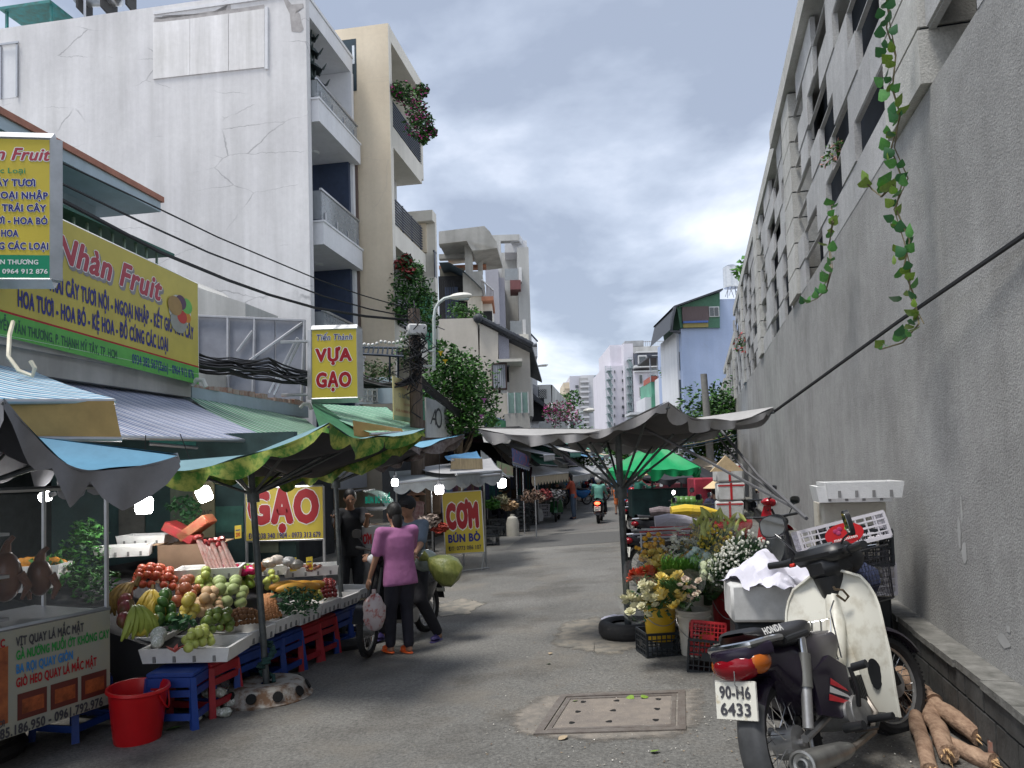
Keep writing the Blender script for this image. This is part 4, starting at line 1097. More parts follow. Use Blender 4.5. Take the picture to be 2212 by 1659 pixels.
cable('strap', [at(1390, 925, 7.0), at(1520, 992, 6.5), at(1716, 1098, 5.6)], .013, gs, 'dark strap running from the grey umbrella strut down to the red motorbike', 'strap')
cable('strap', [at(1545, 935, 8.0), at(1612, 1020, 6.8), at(1700, 1085, 6.0)], .012, gs, 'grey strap slanting down before the wall, left of a pair', 'strap')
cable('strap', [at(1558, 930, 8.0), at(1640, 1030, 6.6), at(1742, 1120, 5.2)], .014, gs, 'grey strap slanting down before the wall, right of a pair', 'strap')
# left row of umbrellas
f2 = ground(577, 1506)
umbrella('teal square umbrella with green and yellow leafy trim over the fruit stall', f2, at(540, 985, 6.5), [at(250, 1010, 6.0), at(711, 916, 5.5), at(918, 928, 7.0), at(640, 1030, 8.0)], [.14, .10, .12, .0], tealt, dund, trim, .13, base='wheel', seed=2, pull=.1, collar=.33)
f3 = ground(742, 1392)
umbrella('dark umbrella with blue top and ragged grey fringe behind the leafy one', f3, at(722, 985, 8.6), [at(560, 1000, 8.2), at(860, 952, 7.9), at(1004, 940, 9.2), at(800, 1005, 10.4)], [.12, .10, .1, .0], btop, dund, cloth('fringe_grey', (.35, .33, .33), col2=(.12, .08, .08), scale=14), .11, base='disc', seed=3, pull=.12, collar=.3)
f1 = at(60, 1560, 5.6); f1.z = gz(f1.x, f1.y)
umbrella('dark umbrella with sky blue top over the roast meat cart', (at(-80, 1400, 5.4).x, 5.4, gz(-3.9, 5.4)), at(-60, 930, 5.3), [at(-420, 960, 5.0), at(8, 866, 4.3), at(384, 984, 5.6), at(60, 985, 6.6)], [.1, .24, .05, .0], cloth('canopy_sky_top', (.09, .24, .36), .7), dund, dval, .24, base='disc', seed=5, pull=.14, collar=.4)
def awning(label, q, m, mval=None, vd=0, group=None, sag=.05, n=10, name='awning', cat='awning', thick=.02, stripes=0, bar=True):
 """q: back-left, back-right, front-right, front-left"""
 q = [Vector(p) for p in q]
 def fn(u, v):
  a = q[0].lerp(q[1], u); b = q[3].lerp(q[2], u); p = a.lerp(b, v); p.z -= sag * 4 * v * (1 - v) + .4 * sag * sin(u * 17) * .3; return p
 mb = MB(); mb.grid(fn, n, 6)
 t = thing(name, label, cat, q[3], 0, group); T0 = q[3]
 mb.v = [tuple(Vector(v) - T0) for v in mb.v]; part('sheet', mb, m, t)
 if bar:
  mb = MB(); mb.cyl(q[3] - T0 - Vector((0, 0, .02)), q[2] - T0 - Vector((0, 0, .02)), .022, n=8); part('front_bar', mb, steel, t)
 if mval:
  L = (q[3] - q[2]).length; ns = max(3, int(L / .28)); mb = MB()
  mb.grid(lambda s, h: q[3].lerp(q[2], s) - T0 - Vector((0, 0, h * vd * (.65 + .35 * abs(sin(pi * ns * s))))) + Vector((0, -.02 * h * sin(s * 30), 0)), ns * 6, 2)
  part('valance', mb, mval, t)
 return t
def striped(name, cols, sc):
 m = bpy.data.materials.new(name); MATS[name] = m; m.use_nodes = True; t = m.node_tree; N = t.nodes; K = t.links.new; b = N['Principled BSDF']
 co = N.new('ShaderNodeTexCoord'); dp = N.new('ShaderNodeVectorMath'); dp.operation = 'DOT_PRODUCT'; K(co.outputs['Object'], dp.inputs[0]); dp.inputs[1].default_value = (SL, 1, 0)
 mu = N.new('ShaderNodeMath'); mu.operation = 'MULTIPLY'; K(dp.outputs['Value'], mu.inputs[0]); mu.inputs[1].default_value = sc
 fr = N.new('ShaderNodeMath'); fr.operation = 'FRACT'; K(mu.outputs[0], fr.inputs[0])
 r = N.new('ShaderNodeValToRGB'); r.color_ramp.interpolation = 'CONSTANT'; K(fr.outputs[0], r.inputs[0]); e = r.color_ramp.elements
 e[0].color = (*srgb(cols[0]), 1); e[1].color = (*srgb(cols[1]), 1); e[1].position = 1 / len(cols)
 for i in range(2, len(cols)): x = e.new(i / len(cols)); x.color = (*srgb(cols[i]), 1)
 nz = N.new('ShaderNodeTexNoise'); nz.inputs['Scale'].default_value = 3; nz.inputs['Detail'].default_value = 6; K(co.outputs['Object'], nz.inputs[0])
 mx = N.new('ShaderNodeMix'); mx.data_type = 'RGBA'; mx.blend_type = 'MULTIPLY'; mx.inputs[0].default_value = .5; K(r.outputs[0], mx.inputs[6]); K(nz.outputs[0], mx.inputs[7])
 K(mx.outputs[2], b.inputs['Base Color']); b.inputs['Roughness'].default_value = .6; return m
st1 = striped('stripe_blue', ['b9c4d6', '3d4d86', 'd8dbe2', '5a6aa0', 'e4e4e6', '8a93b4'], 4.5)
st2 = striped('stripe_green', ['1f6a45', 'b8cbbd', '2d7d55', '9fbfab'], 3.2)
st3 = striped('stripe_sky', ['c9dfe8', '5fa3c9', 'e8eef0', '3f7fae'], 4.2)
awning('blue and white striped roller awning below the fruit banner', [at(0, 770, 9.0), at(395, 860, 11.3), at(595, 950, 9.6), at(250, 940, 7.2)], st1, sag=.03)
awning('green and white striped awning of the second shop', [at(400, 850, 11.4), at(660, 905, 15.0), at(712, 940, 12.5), at(560, 958, 9.8)], st2, sag=.03)
awning('faded sky blue striped awning at the left edge', [at(-120, 765, 7.2), at(60, 795, 8.6), at(248, 862, 6.4), at(-100, 862, 5.4)], st3, sag=.03)
tan = mat('tan_tarp', (.42, .27, .10), .8, var=.2, scale=3)
awning('tan tarpaulin with faint printed letters hanging below the sky blue awning', [at(-80, 866, 5.5), at(246, 866, 6.35), at(262, 944, 6.35), at(-80, 940, 5.5)], tan, sag=.01, name='tarpaulin', cat='tarpaulin')
awning('green awning over the middle shops behind the leafy umbrella', [at(672, 872, 15.2), at(835, 880, 17.5), at(915, 928, 15.4), at(800, 935, 13.2)], striped('stripe_mint', ['2f9a70', 'b7d9c5', '3aa37a', 'cfe3d6'], 3.5), sag=.05)
awning('plain green awning slope under the rice sign', [at(672, 868, 14.4), at(690, 870, 15.2), at(800, 945, 13.6), at(700, 950, 12.0)], mat('awning_green_plain', (.05, .18, .09), .6, var=.2), sag=.02)
awning('orange tan tarpaulin strip under the green awning', [at(762, 908, 13.2), at(868, 926, 14.4), at(880, 950, 14.4), at(765, 945, 13.2)], tan, sag=.01, name='tarpaulin', cat='tarpaulin')
awning('dark green printed awning flap behind the leafy umbrella', [at(325, 925, 8.6), at(560, 945, 9.6), at(560, 975, 9.6), at(322, 955, 8.6)], mat('printed_green', (.03, .15, .13), .7, col2=(.3, .36, .36), scale=5, thr=(.55, .65)), sag=.01, bar=True)
lg = cloth('awning_grey', (.30, .32, .33), trans=.1); lgw = cloth('awning_white', (.62, .62, .60), trans=.2); lgr = cloth('awning_lightgrey', (.42, .42, .43), trans=.1); tl = cloth('awning_teal', (.12, .36, .28), .7); sky_ = cloth('awning_blue', (.10, .26, .45), .6)
crm = cloth('valance_cream', (.62, .53, .38), trans=.2)
G1 = 'awnings of the left stalls'
aw = [
('long grey scalloped awning over the noodle counter', [(840, 1018), (1045, 1008), (1080, 1022), (850, 1042)], (16.5, 16.5, 14.2, 13.2), lg, lg, .22),
('grey scalloped awning directly above the yellow rice meal sign', [(900, 1010), (1060, 990), (1083, 1015), (985, 1022)], (16, 17, 15, 13.0), lgr, lg, .24),
('sky blue awning peak beside the tan cloth', [(960, 985), (1030, 975), (1043, 990), (975, 992)], (16, 18, 17, 14.6), sky_, None, 0),
('blue and white awning behind the tan cloth', [(1038, 972), (1062, 992), (1100, 1030), (1040, 1000)], (19, 20, 19, 17.5), lgw, None, 0),
('long dark awning slope left of the blue banner', [(950, 950), (1060, 958), (1105, 1008), (1000, 985)], (24, 27, 26, 20), tiled, None, 0),
('cream edged dark slope beyond the blue banner', [(1060, 950), (1120, 975), (1170, 1012), (1100, 985)], (27, 32, 30, 25), lgw, None, 0),
('broad light grey awning with cream scalloped edge in the middle of the left row', [(1150, 1006), (1232, 1012), (1228, 1020), (1148, 1028)], (26, 29, 27, 23.5), lgr, crm, .32),
('teal awning slope above the light grey one', [(1125, 962), (1180, 965), (1215, 988), (1165, 985)], (33, 37, 35, 30), tl, None, 0),
('second teal awning slope above the light grey one', [(1140, 978), (1190, 990), (1205, 1005), (1165, 1002)], (30, 34, 31, 28), tl, None, 0),
('pale lilac awning slope at the far left row', [(1200, 945), (1222, 972), (1248, 1005), (1225, 1005)], (42, 44, 40, 38), cloth('awning_lilac', (.36, .35, .42)), None, 0),
('thin white slope between the teal and lilac awnings', [(1172, 965), (1190, 972), (1228, 1000), (1215, 1002)], (38, 40, 38, 36), lgw, None, 0),
('grey awning with ragged white edge at the far end', [(1230, 1010), (1290, 1005), (1275, 1022), (1228, 1030)], (34, 38, 34, 29), lgr, lgw, .3),
('white awning far down the left row', [(1255, 1010), (1310, 1012), (1308, 1022), (1258, 1020)], (44, 48, 44, 40), lgw, lgw, .3),
('dark grey awning far down the left row', [(1285, 1002), (1345, 1010), (1340, 1022), (1290, 1024)], (52, 56, 50, 46), lg, lgw, .4),
('steep grey tarpaulin left of the green parasol', [(1318, 978), (1340, 1000), (1352, 1032), (1328, 1015)], (36, 34, 32, 34), lg, None, 0),
]
for lab, q, Y4, m, mv, vd in aw:
 awning(lab, [at(a, b, Yy) for (a, b), Yy in zip(q, Y4)], m, mv, vd, G1)
# hanging tan cloth, printed banners
awning('crumpled tan cloth hanging from the stall awning above the rice meal sign', [at(975, 990, 14.7), at(1042, 990, 15.2), at(1043, 1014, 15.2), at(973, 1014, 14.7)], mat('crumpled_tan', (.42, .33, .2), .8, var=.3, scale=4, stretch=(8, 8, 1)), sag=.0, name='cloth', cat='cloth')
t = awning('blue banner with red and white lettering rolled down from the left row', [at(1105, 967, 22), at(1143, 985, 24), at(1144, 1010, 24), at(1107, 997, 22)], mat('banner_blue', (.10, .14, .32), .7, col2=(.45, .12, .14), scale=8, thr=(.5, .6)), mat('banner_fringe', (.35, .4, .5), .7), .12, sag=.0, name='banner', cat='banner')
awning('pale green printed banner hanging beside the blue one', [at(1073, 995, 20), at(1108, 1008, 21), at(1108, 1028, 21), at(1075, 1024, 20)], mat('banner_green', (.40, .5, .28), .7, col2=(.55, .35, .28), scale=7, thr=(.5, .62)), sag=.0, name='banner', cat='banner')
awning('white canvas corner of a far umbrella left of the grey one', [at(1040, 925, 9.5), at(1110, 930, 9.8), at(1100, 958, 9.8), at(1045, 955, 9.3)], lgw, sag=.02, bar=False, name='canvas', cat='canvas')
# dark boxes behind the left stalls; the shade of their depth is put into the colour
dk_ = mat('stall_shade', (.03, .034, .042), .85, var=.4, scale=2)
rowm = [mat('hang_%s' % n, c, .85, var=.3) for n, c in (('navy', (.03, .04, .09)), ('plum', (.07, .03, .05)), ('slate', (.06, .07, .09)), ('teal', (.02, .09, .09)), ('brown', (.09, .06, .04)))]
hs = thing('stall_backing', 'long dark row of shop fronts behind the left stalls', 'shop front', (0, 0, 0))
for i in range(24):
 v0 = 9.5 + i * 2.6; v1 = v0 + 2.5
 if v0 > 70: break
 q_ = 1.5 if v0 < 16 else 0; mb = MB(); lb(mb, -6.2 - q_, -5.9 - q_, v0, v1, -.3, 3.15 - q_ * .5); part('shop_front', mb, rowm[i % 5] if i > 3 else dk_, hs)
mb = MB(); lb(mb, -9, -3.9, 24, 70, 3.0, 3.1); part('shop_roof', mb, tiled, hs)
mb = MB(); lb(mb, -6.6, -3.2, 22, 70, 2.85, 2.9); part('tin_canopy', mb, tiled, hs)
rs = random.Random(5)
for k in range(12):           # clothes on rails
 v = 17 + k * 2.1
 rt = thing('clothes_rack', 'rack of dark hanging clothes in the left stall row, number %s from the near end' % ['first', 'second', 'third', 'fourth', 'fifth', 'sixth', 'seventh', 'eighth', 'ninth', 'tenth', 'eleventh', 'twelfth'][k], 'clothes rack', LF(-4.9, v, gz(-3, v)), group='clothes racks in the left stalls')
 mb = MB(); mb.cyl((0, 0, 1.9), (.3, 1.6, 1.9), .015, n=5); mb.cyl((0, 0, 0), (0, 0, 1.9), .02, n=5); mb.cyl((.3, 1.6, 0), (.3, 1.6, 1.9), .02, n=5); part('rail', mb, steel, rt)
 for j in range(6):
  mb = MB(); x_ = j * .05; y_ = j * .26 + .08; L = rs.uniform(.7, 1.15)
  mb.box((x_, y_, 1.85 - L / 2), (.42, .09, L), bev=.04, rz=rs.uniform(-.3, .3)); part('garment', mb, rs.choice(rowm), rt)
# poles of the left stalls
for i, (px, py, pt, Y_) in enumerate(((1132, 1110, 1020, 22), (1158, 1130, 1028, 20.5), (1163, 1100, 1025, 26), (1118, 1110, 1010, 24), (1245, 1090, 1020, 33), (858, 1180, 1020, 14), (1000, 1140, 1020, 15.2), (1047, 1120, 1020, 15.5))):
 g_ = at(px, py, Y_); g_.z = gz(g_.x, g_.y); tp = at(px, pt, Y_); mb = MB(); mb.cyl(g_, (g_.x, g_.y, tp.z), .02, n=6)
 solo('awning_pole', mb, steel, 'thin steel awning pole, %s along the left stall row' % ['fourth', 'third', 'fifth', 'sixth', 'farthest', 'nearest', 'second', 'seventh'][i], 'pole', 'awning poles along the left stalls')
# ================================================================ signs
yel = mat('sign_yellow', (.60, .47, .05), .5, var=.05, scale=2); sred = mat('print_red', (.36, .004, .012), .5, var=0); swh = mat('print_white', (.8, .8, .78), .5, var=0); sbl = mat('print_navy', (.02, .025, .20), .5, var=0); sgr = mat('print_green', (.02, .28, .12), .5, var=0); alu = mat('aluminium', (.45, .46, .47), .4, .6); spk = mat('print_pink', (.40, .045, .07), .5, var=0); sor = mat('print_dark', (.05, .05, .06), .5, var=0)
def face(parent, TL, TR, BR, BL, m, th=.05, frame=None, name='panel'):
 """flat board from four corners; returns helper placing print on it"""
 TL, TR, BR, BL = [Vector(p) for p in (TL, TR, BR, BL)]
 U = (TR - TL).normalized(); W = (TR - TL).length; Hh = (TL - BL).length; Vv = (TL - BL).normalized(); Nn = U.cross(Vv).normalized()
 mb = MB(); f_ = [TL, TR, BR, BL]; mb.add(f_ + [p - Nn * th for p in f_], [(3, 2, 1, 0), (4, 5, 6, 7), (0, 1, 5, 4), (1, 2, 6, 5), (2, 3, 7, 6), (3, 0, 4, 7)])
 part(name, mb, m, parent, smooth=False)
 if frame:
  for a, b in ((TL, TR), (TR, BR), (BR, BL), (BL, TL)):
   mb = MB(); mb.cyl(a - Nn * th / 2, b - Nn * th / 2, th * .62, n=4, caps=True); part('frame_bar', mb, frame, parent, smooth=False)
 def P(x, y): return BL + U * (x * W) + Vv * (y * Hh)
 def pr(txt, x, y, h, m_, w=None, lift=.004, al='l', sag=0, **k):
  mb = MB()
  text_mb(mb, txt, h * Hh, fit=(w * W if w else None), origin=P(x, y), U=U, Vv=Vv, lift=lift, align=al, **k)
  return part('lettering', mb, m_, parent, smooth=False)
 def rc(x0, y0, x1, y1, m_, lift=.002, nm='print_band'):
  mb = MB(); mb.add([P(x0, y0) + Nn * lift, P(x1, y0) + Nn * lift, P(x1, y1) + Nn * lift, P(x0, y1) + Nn * lift], [(0, 1, 2, 3)]); return part(nm, mb, m_, parent, smooth=False)
 return P, pr, rc, Nn, U, Vv, W, Hh
# rice depot box sign
Ys = 14.2; a, b = at(672, 712, Ys), at(771, 709, Ys); c, d = at(774, 862, Ys), at(672, 862, Ys)
b.x = c.x = (b.x + c.x) / 2; a.z = b.z; c.z = d.z; c.y = b.y = a.y = d.y = Ys
t = thing('box_sign', 'yellow box sign reading TIẾN THÀNH VỰA GẠO in blue and red', 'sign', (0, 0, 0))
P, pr, rc, Nn, U, Vv, W, Hh = face(t, a, b, c, d, yel, .14, alu)
for (tx, x, y, h, w_, k) in (('Tiến Thành', .5, .84, .085, .80, 'b'), ('VỰA', .5, .54, .175, .78, 'r'), ('GẠO', .5, .17, .2, .78, 'r')):
 if k == 'b': pr(tx, x, y, h, swh, w_, .003, 'c', bold=.01, halo=.05, shear=.2); pr(tx, x, y, h, sbl, w_, .0045, 'c', bold=.012, shear=.2)
 else: pr(tx, x, y, h, swh, w_, .003, 'c', bold=.06, halo=.045); pr(tx, x, y, h, sred, w_, .0045, 'c', bold=.06)
mb = MB(); mb.cyl((a.x - .6, Ys + .1, a.z - .2), (a.x, Ys + .1, a.z - .2), .03, n=5); mb.cyl((a.x - .6, Ys + .1, d.z + .1), (a.x, Ys + .1, d.z + .1), .03, n=5); part('bracket', mb, alu, t, kind=None)
# left fruit box sign
Ys = 7.6; a, b = at(-70, 299, Ys), at(112, 299, Ys); c, d = at(104, 604, Ys), at(-70, 608, Ys)
a = Vector((a.x, Ys - .12, b.z)); c = Vector((b.x, Ys, c.z)); d = Vector((a.x, Ys - .12, c.z)); b.y = Ys
t = thing('box_sign', 'tall yellow and green fruit shop box sign cut by the left edge', 'sign', (0, 0, 0))
P, pr, rc, Nn, U, Vv, W, Hh = face(t, a, b, c, d, yel, .13, alu)
rc(0, .0, 1, .17, mat('sign_green', (.0, .25, .12), .5, var=.05))
pr('Nhàn Fruit', .97, .84, .085, swh, .95, .003, 'r', bold=.03, halo=.06, shear=.3); pr('Nhàn Fruit', .97, .84, .085, spk, .95, .0045, 'r', bold=.03, shear=.3)
pr('Bán Các Loại', .72, .745, .038, sgr, .60, .004, 'r', bold=.01)
for i, (tx, xr, w_) in enumerate((('TRÁI CÂY TƯƠI', .83, .78), ('NỘI NGOẠI NHẬP', .96, .9), ('KẾT GIỎ TRÁI CÂY', .94, .93), ('HOA TƯƠI - HOA BÓ', .96, .93), ('KỆ HOA', .64, .32), ('ĐỒ CÚNG CÁC LOẠI', .97, .92))):
 y = .655 - i * .089
 pr(tx, xr, y, .047, swh, w_, .003, 'r', bold=.045, halo=.05); pr(tx, xr, y, .047, sbl, w_, .0045, 'r', bold=.045)
pr('NGUYỄN VĂN THƯƠNG', .86, .105, .032, swh, .86, .004, 'r', bold=.03); pr('0934 382 567(ZALO) - 0964 912 876', .96, .04, .032, swh, 1.35, .004, 'r', bold=.03)
# fruit banner along the facade
def LP_(px, py, o): v, z = LO(px, py, o); return LF(o, v, z)
ob = -6.5
a, b = LP_(-60, 383, ob), LP_(427, 613, ob); c, d = LP_(419, 806, ob), LP_(-60, 674, ob)
t = thing('fruit_banner', 'long yellow fruit shop banner with green phone strip on the shop facade', 'banner', (0, 0, 0))
P, pr, rc, Nn, U, Vv, W, Hh = face(t, a, b, (b.x, b.y, c.z), (a.x, a.y, c.z), mat('banner_yellow', (.52, .43, .08), .5, var=.12, scale=1.5, bump=.4, bscale=2.5), .03, swh)
rc(0, 0, 1, .165, mat('banner_green2', (.10, .38, .07), .5)); rc(0, .165, 1, .18, sred, .0025)
xo = lambda px: (LP_(px, 700, ob) - a).dot(U) / W
pr('Nhàn Fruit', xo(112), .66, .20, mat('print_shadow', (.25, .24, .25), .6), xo(345) - xo(112), .003, bold=.05, halo=.05, shear=.3); pr('Nhàn Fruit', xo(108), .68, .20, swh, xo(345) - xo(112), .0045, bold=.04, halo=.03, shear=.3); pr('Nhàn Fruit', xo(108), .68, .20, spk, xo(345) - xo(112), .006, bold=.04, shear=.3)
pr('TRÁI CÂY TƯƠI NỘI - NGOẠI NHẬP - KẾT GIỎ TRÁI CÂY', xo(96), .43, .115, sbl, xo(415) - xo(96), .004, bold=.05)
pr('HOA TƯƠI - HOA BÓ - KỆ HOA - ĐỒ CÚNG CÁC LOẠI', xo(28), .24, .115, sbl, xo(360) - xo(28), .004, bold=.05)
pr('NGUYỄN VĂN THƯƠNG, P. THẠNH MỸ TÂY, TP. HCM', xo(-45), .045, .07, mat('print_darkgreen', (.03, .10, .07), .5), xo(248) - xo(-45), .004, bold=.03)
pr('0934 382 567(Zalo) - 0964 912 876', xo(280), .045, .08, sbl, xo(415) - xo(280), .004, bold=.02)
c_ = P(xo(385), .66) + Nn * .006
for k, (dx, dz, r_, cc) in enumerate(((-.12, .04, .17, (.35, .22, .08)), (.02, .12, .13, (.10, .05, .10)), (.16, .10, .14, (.15, .45, .1)), (.05, -.08, .12, (.5, .05, .04)), (.17, -.06, .1, (.6, .25, .03)), (-.03, -.17, .2, (.3, .3, .27)), (0, 0, .27, (.6, .62, .6)))):
 mb = MB(); q = [c_ + U * (dx + r_ * cos(a_) * 1.0) + Vv * (dz + r_ * .8 * sin(a_)) + Nn * (.008 - .001 * k) for a_ in [j * pi / 8 for j in range(16)]]; mb.add(q, [tuple(range(16))]); part('printed_fruit', mb, mat('pf%d' % k, cc, .6), t, smooth=False)
# GAO board
Ys = 8.85; t = thing('rice_board', 'yellow standing board reading GẠO in huge red letters with phone numbers', 'sign', (0, 0, 0))
a, b, c, d = at(530, 1056, Ys), at(697, 1050, Ys), at(697, 1165, Ys), at(530, 1168, Ys); zt_ = (a.z + b.z) / 2; zb_ = (c.z + d.z) / 2
a, b, c, d = Vector((a.x, Ys, zt_)), Vector((b.x, Ys, zt_)), Vector((b.x, Ys, zb_)), Vector((a.x, Ys, zb_))
P, pr, rc, Nn, U, Vv, W, Hh = face(t, a, b, c, d, yel, .03, alu)
pr('GẠO', .5, .35, .58, swh, .93, .003, 'c', bold=.075, halo=.03); pr('GẠO', .5, .35, .58, sred, .93, .0045, 'c', bold=.075)
pr('ĐT: 038 340 1904 - 0973 313 679', .5, .04, .10, sbl, .93, .004, 'c', bold=.025)
for p in (a, b): mb = MB(); mb.cyl((p.x, Ys + .02, gz(p.x, Ys)), (p.x, Ys + .02, p.z), .018, n=6); part('leg', mb, alu, t)
# COM BUN BO board
t = thing('meal_board', 'yellow pavement board reading CƠM BÚN BÒ with a phone number', 'sign', (0, 0, 0))
gpt = ground(1030, 1228); Ys = gpt.y
a, b, c, d = at(955, 1066, Ys), at(1039, 1060, Ys), at(1046, 1192, Ys), at(963, 1197, Ys)
P, pr, rc, Nn, U, Vv, W, Hh = face(t, a, b, c, d, yel, .025, swh)
pr('CƠM', .5, .43, .37, swh, .84, .003, 'c', bold=.10, halo=.05); pr('CƠM', .5, .43, .37, sred, .84, .0045, 'c', bold=.10)
pr('BÚN BÒ', .5, .185, .125, sbl, .84, .004, 'c', bold=.06)
pr('ĐT: 0773 086 107', .5, .05, .065, sor, .84, .004, 'c', bold=.03)
for p, q in ((c, ground(1052, 1226)), (c, ground(1040, 1232)), (d, ground(985, 1236))):
 mb = MB(); mb.cyl(p, q, .012, n=5); part('leg', mb, alu, t)
mb = MB(); mb.cyl(ground(985, 1236) + Vector((0, 0, .012)), ground(1056, 1228) + Vector((0, 0, .012)), .014, n=5); part('foot_bar', mb, alu, t)
# faded food banner, white emblem board, green shop sign
t = thing('faded_banner', 'faded yellow food banner with illegible red lines on the left row', 'banner', (0, 0, 0))
def pq(Y4, *pts): return [at(a_, b_, y_) for (a_, b_), y_ in zip(pts, Y4)]
a, b, c, d = pq((14.6, 17.2, 17.2, 14.6), (849, 812), (910, 835), (912, 918), (851, 906))
d = Vector((a.x, a.y, d.z)); c = Vector((b.x, b.y, c.z))
P, pr, rc, Nn, U, Vv, W, Hh = face(t, a, b, c, d, mat('faded_yellow', (.60, .53, .26), .6, var=.1), .02)
fr_ = mat('faded_red', (.5, .2, .12), .6); fb_ = mat('faded_ink', (.2, .25, .25), .6)
pr('LÒ BÁNH MÌ MỘC NGUYÊN CHẤT', .06, .8, .08, fr_, .86, .003, bold=.05); pr('Có Bán Thực Phẩm Chay', .16, .55, .10, fb_, .72, .003, bold=.02); pr('CHUYÊN SỈ & LẺ', .3, .38, .05, fr_, .45, .003); pr('SỐ 195 - 953 ĐƯỜNG NGUYỄN CÔNG TRỨ', .06, .2, .06, fr_, .86, .003, bold=.02); rc(0, 0, 1, .1, mat('faded_green', (.3, .45, .25), .6))
t = thing('white_shop_sign', 'white shop board with a large thin A and O emblem beside the faded banner', 'sign', (0, 0, 0))
a, b, c, d = pq((16.6, 19.2, 19.2, 16.6), (920, 858), (976, 876), (978, 945), (922, 945))
d = Vector((a.x, a.y, d.z)); c = Vector((b.x, b.y, c.z))
P, pr, rc, Nn, U, Vv, W, Hh = face(t, a, b, c, d, mat('board_grey', (.50, .51, .51), .5), .03)
pr('A', .12, .35, .42, sor, .22, .003, shear=.4); pr('O', .3, .28, .55, sor, .28, .004)
for k, tx in enumerate(('giặt ủi khô', 'Chuyên dâu', 'Trang - Thể', 'Chăm Sóc Tóc', 'Hải')): pr(tx, .66, .78 - k * .12, .055, sor, .3, .003)
t = thing('green_shop_sign', 'green shop sign with white writing below the beige house', 'sign', (0, 0, 0))
a, b, c, d = pq((20, 21.5, 21.5, 20), (1051, 897), (1092, 909), (1092, 930), (1051, 930)); d = Vector((a.x, a.y, d.z)); c = Vector((b.x, b.y, c.z))
P, pr, rc, Nn, U, Vv, W, Hh = face(t, a, b, c, d, mat('shop_green', (.06, .32, .14), .5), .06, mat('frame_navy', (.08, .12, .2), .5))
pr('Xôi Lá Sen', .25, .15, .45, swh, .6, .004, bold=.02)
# vent block wall, pergola
vbm = mat('vent_block_white', (.60, .60, .58), .8)
t = thing('vent_block_wall', 'white pierced vent block parapet behind the rice depot sign', 'wall', (0, 0, 0))
Yv = 17.5
for i in range(8):
 for j in range(4):
  x0 = 773 + i * 10.6; y0 = 816 + j * 13 + i * .4
  cc = at(x0 + 5, y0 + 6, Yv + i * .1); s_ = .052; mb = MB()
  for (dx, dz, wx, wz) in ((-1, 0, .018, .13), (1, 0, .018, .13), (0, -1, .13, .018), (0, 1, .13, .018)):
   mb.box((cc.x + dx * .052, cc.y, cc.z + dz * .062), (wx, .09, wz))
  for sg in (1, -1): mb.cyl((cc.x - .045, cc.y, cc.z - sg * .055), (cc.x + .045, cc.y, cc.z + sg * .055), .009, n=4)
  part('vent_block', mb, vbm, t, smooth=False)
mb = MB(); pb(mb, 770, 815, 862, 872, Yv + .35, .1); part('backing', mb, bluew, t)
t = thing('pergola', 'black iron pergola with string lights beside the rice depot sign', 'pergola', (0, 0, 0))
for k in range(10):
 mb = MB(); mb.cyl(at(778 + k * 10, 748 + k * .6, 16.2), at(773 + k * 10.5, 765 + k * .4, 14.9), .018, n=4); part('slat', mb, railb, t)
for a_, b_ in (((776, 750), (880, 752)), ((772, 764), (872, 770))):
 mb = MB(); mb.cyl(at(*a_, 16.2 if a_[1] == 750 else 14.9), at(*b_, 16.2 if a_[1] == 750 else 14.9), .025, n=4); part('beam', mb, railb, t)
for px in (842, 860): mb = MB(); mb.cyl(at(px, 766, 15.4), at(px, 830, 15.4), .02, n=4); part('post', mb, railb, t)
bulbm = mat('bulb_white', (.7, .7, .68), .3)
for k in range(11): mb = MB(); mb.ell(at(778 + k * 9, 741 + 6 * abs(sin(k * .6)) - k * .8, 15.8), .035, 8, 6); part('bulb', mb, bulbm, t)
# ================================================================ street lamps, poles, wires
lmp = mat('lamp_grey', (.5, .55, .53), .5, .2); lens_ = mat('lamp_lens', (.45, .52, .52), .2)
def street_lamp(label, pts, head0, head1, r, hr):
 t = thing('street_lamp', label, 'street lamp', (0, 0, 0))
 mb = MB(); mb.tube(pts, r, 8); part('post', mb, lmp, t)
 a_, b_ = Vector(head0), Vector(head1); mb = MB()
 mb.tube([a_.lerp(b_, k / 6) for k in range(7)], [hr * .5, hr * .9, hr * 1.1, hr * 1.15, hr * 1.1, hr * .9, hr * .4], 10, ry=hr * .3); part('lamp_head', mb, mat('lamp_head', (.68, .66, .6), .4), t)
 mb = MB(); mb.box(a_.lerp(b_, .62) - Vector((0, 0, hr * .62)), ((b_ - a_).length * .5, hr * .9, hr * .3), bev=.01); part('lens', mb, lens_, t)
Y_ = 16
street_lamp('curved street lamp on the wooden pole by the cream house', [at(937, 800, Y_), at(938, 740, Y_), at(937, 690, Y_), at(940, 668, Y_), at(948, 654, Y_), at(960, 645, Y_), at(975, 641, Y_)], at(972, 642, Y_), at(1019, 638, Y_), .035, .11)
street_lamp('small street lamp arm sticking out from the grey house', [at(1146, 795, 41), at(1160, 791, 41), at(1180, 789, 41)], at(1160, 791, 41), at(1184, 788, 41), .05, .09)
street_lamp('small curved street lamp far down the left side', [at(1244, 925, 45), at(1244, 905, 45), at(1250, 893, 45), at(1262, 889, 45)], at(1260, 888, 45), at(1284, 885, 45), .07, .22)
wood = mat('pole_wood', (.13, .10, .08), .9, var=.35, scale=6, stretch=(8, 8, .6), bump=.4)
t = thing('utility_pole', 'brown utility pole wrapped in cables beside the faded banner', 'utility pole', (0, 0, 0))
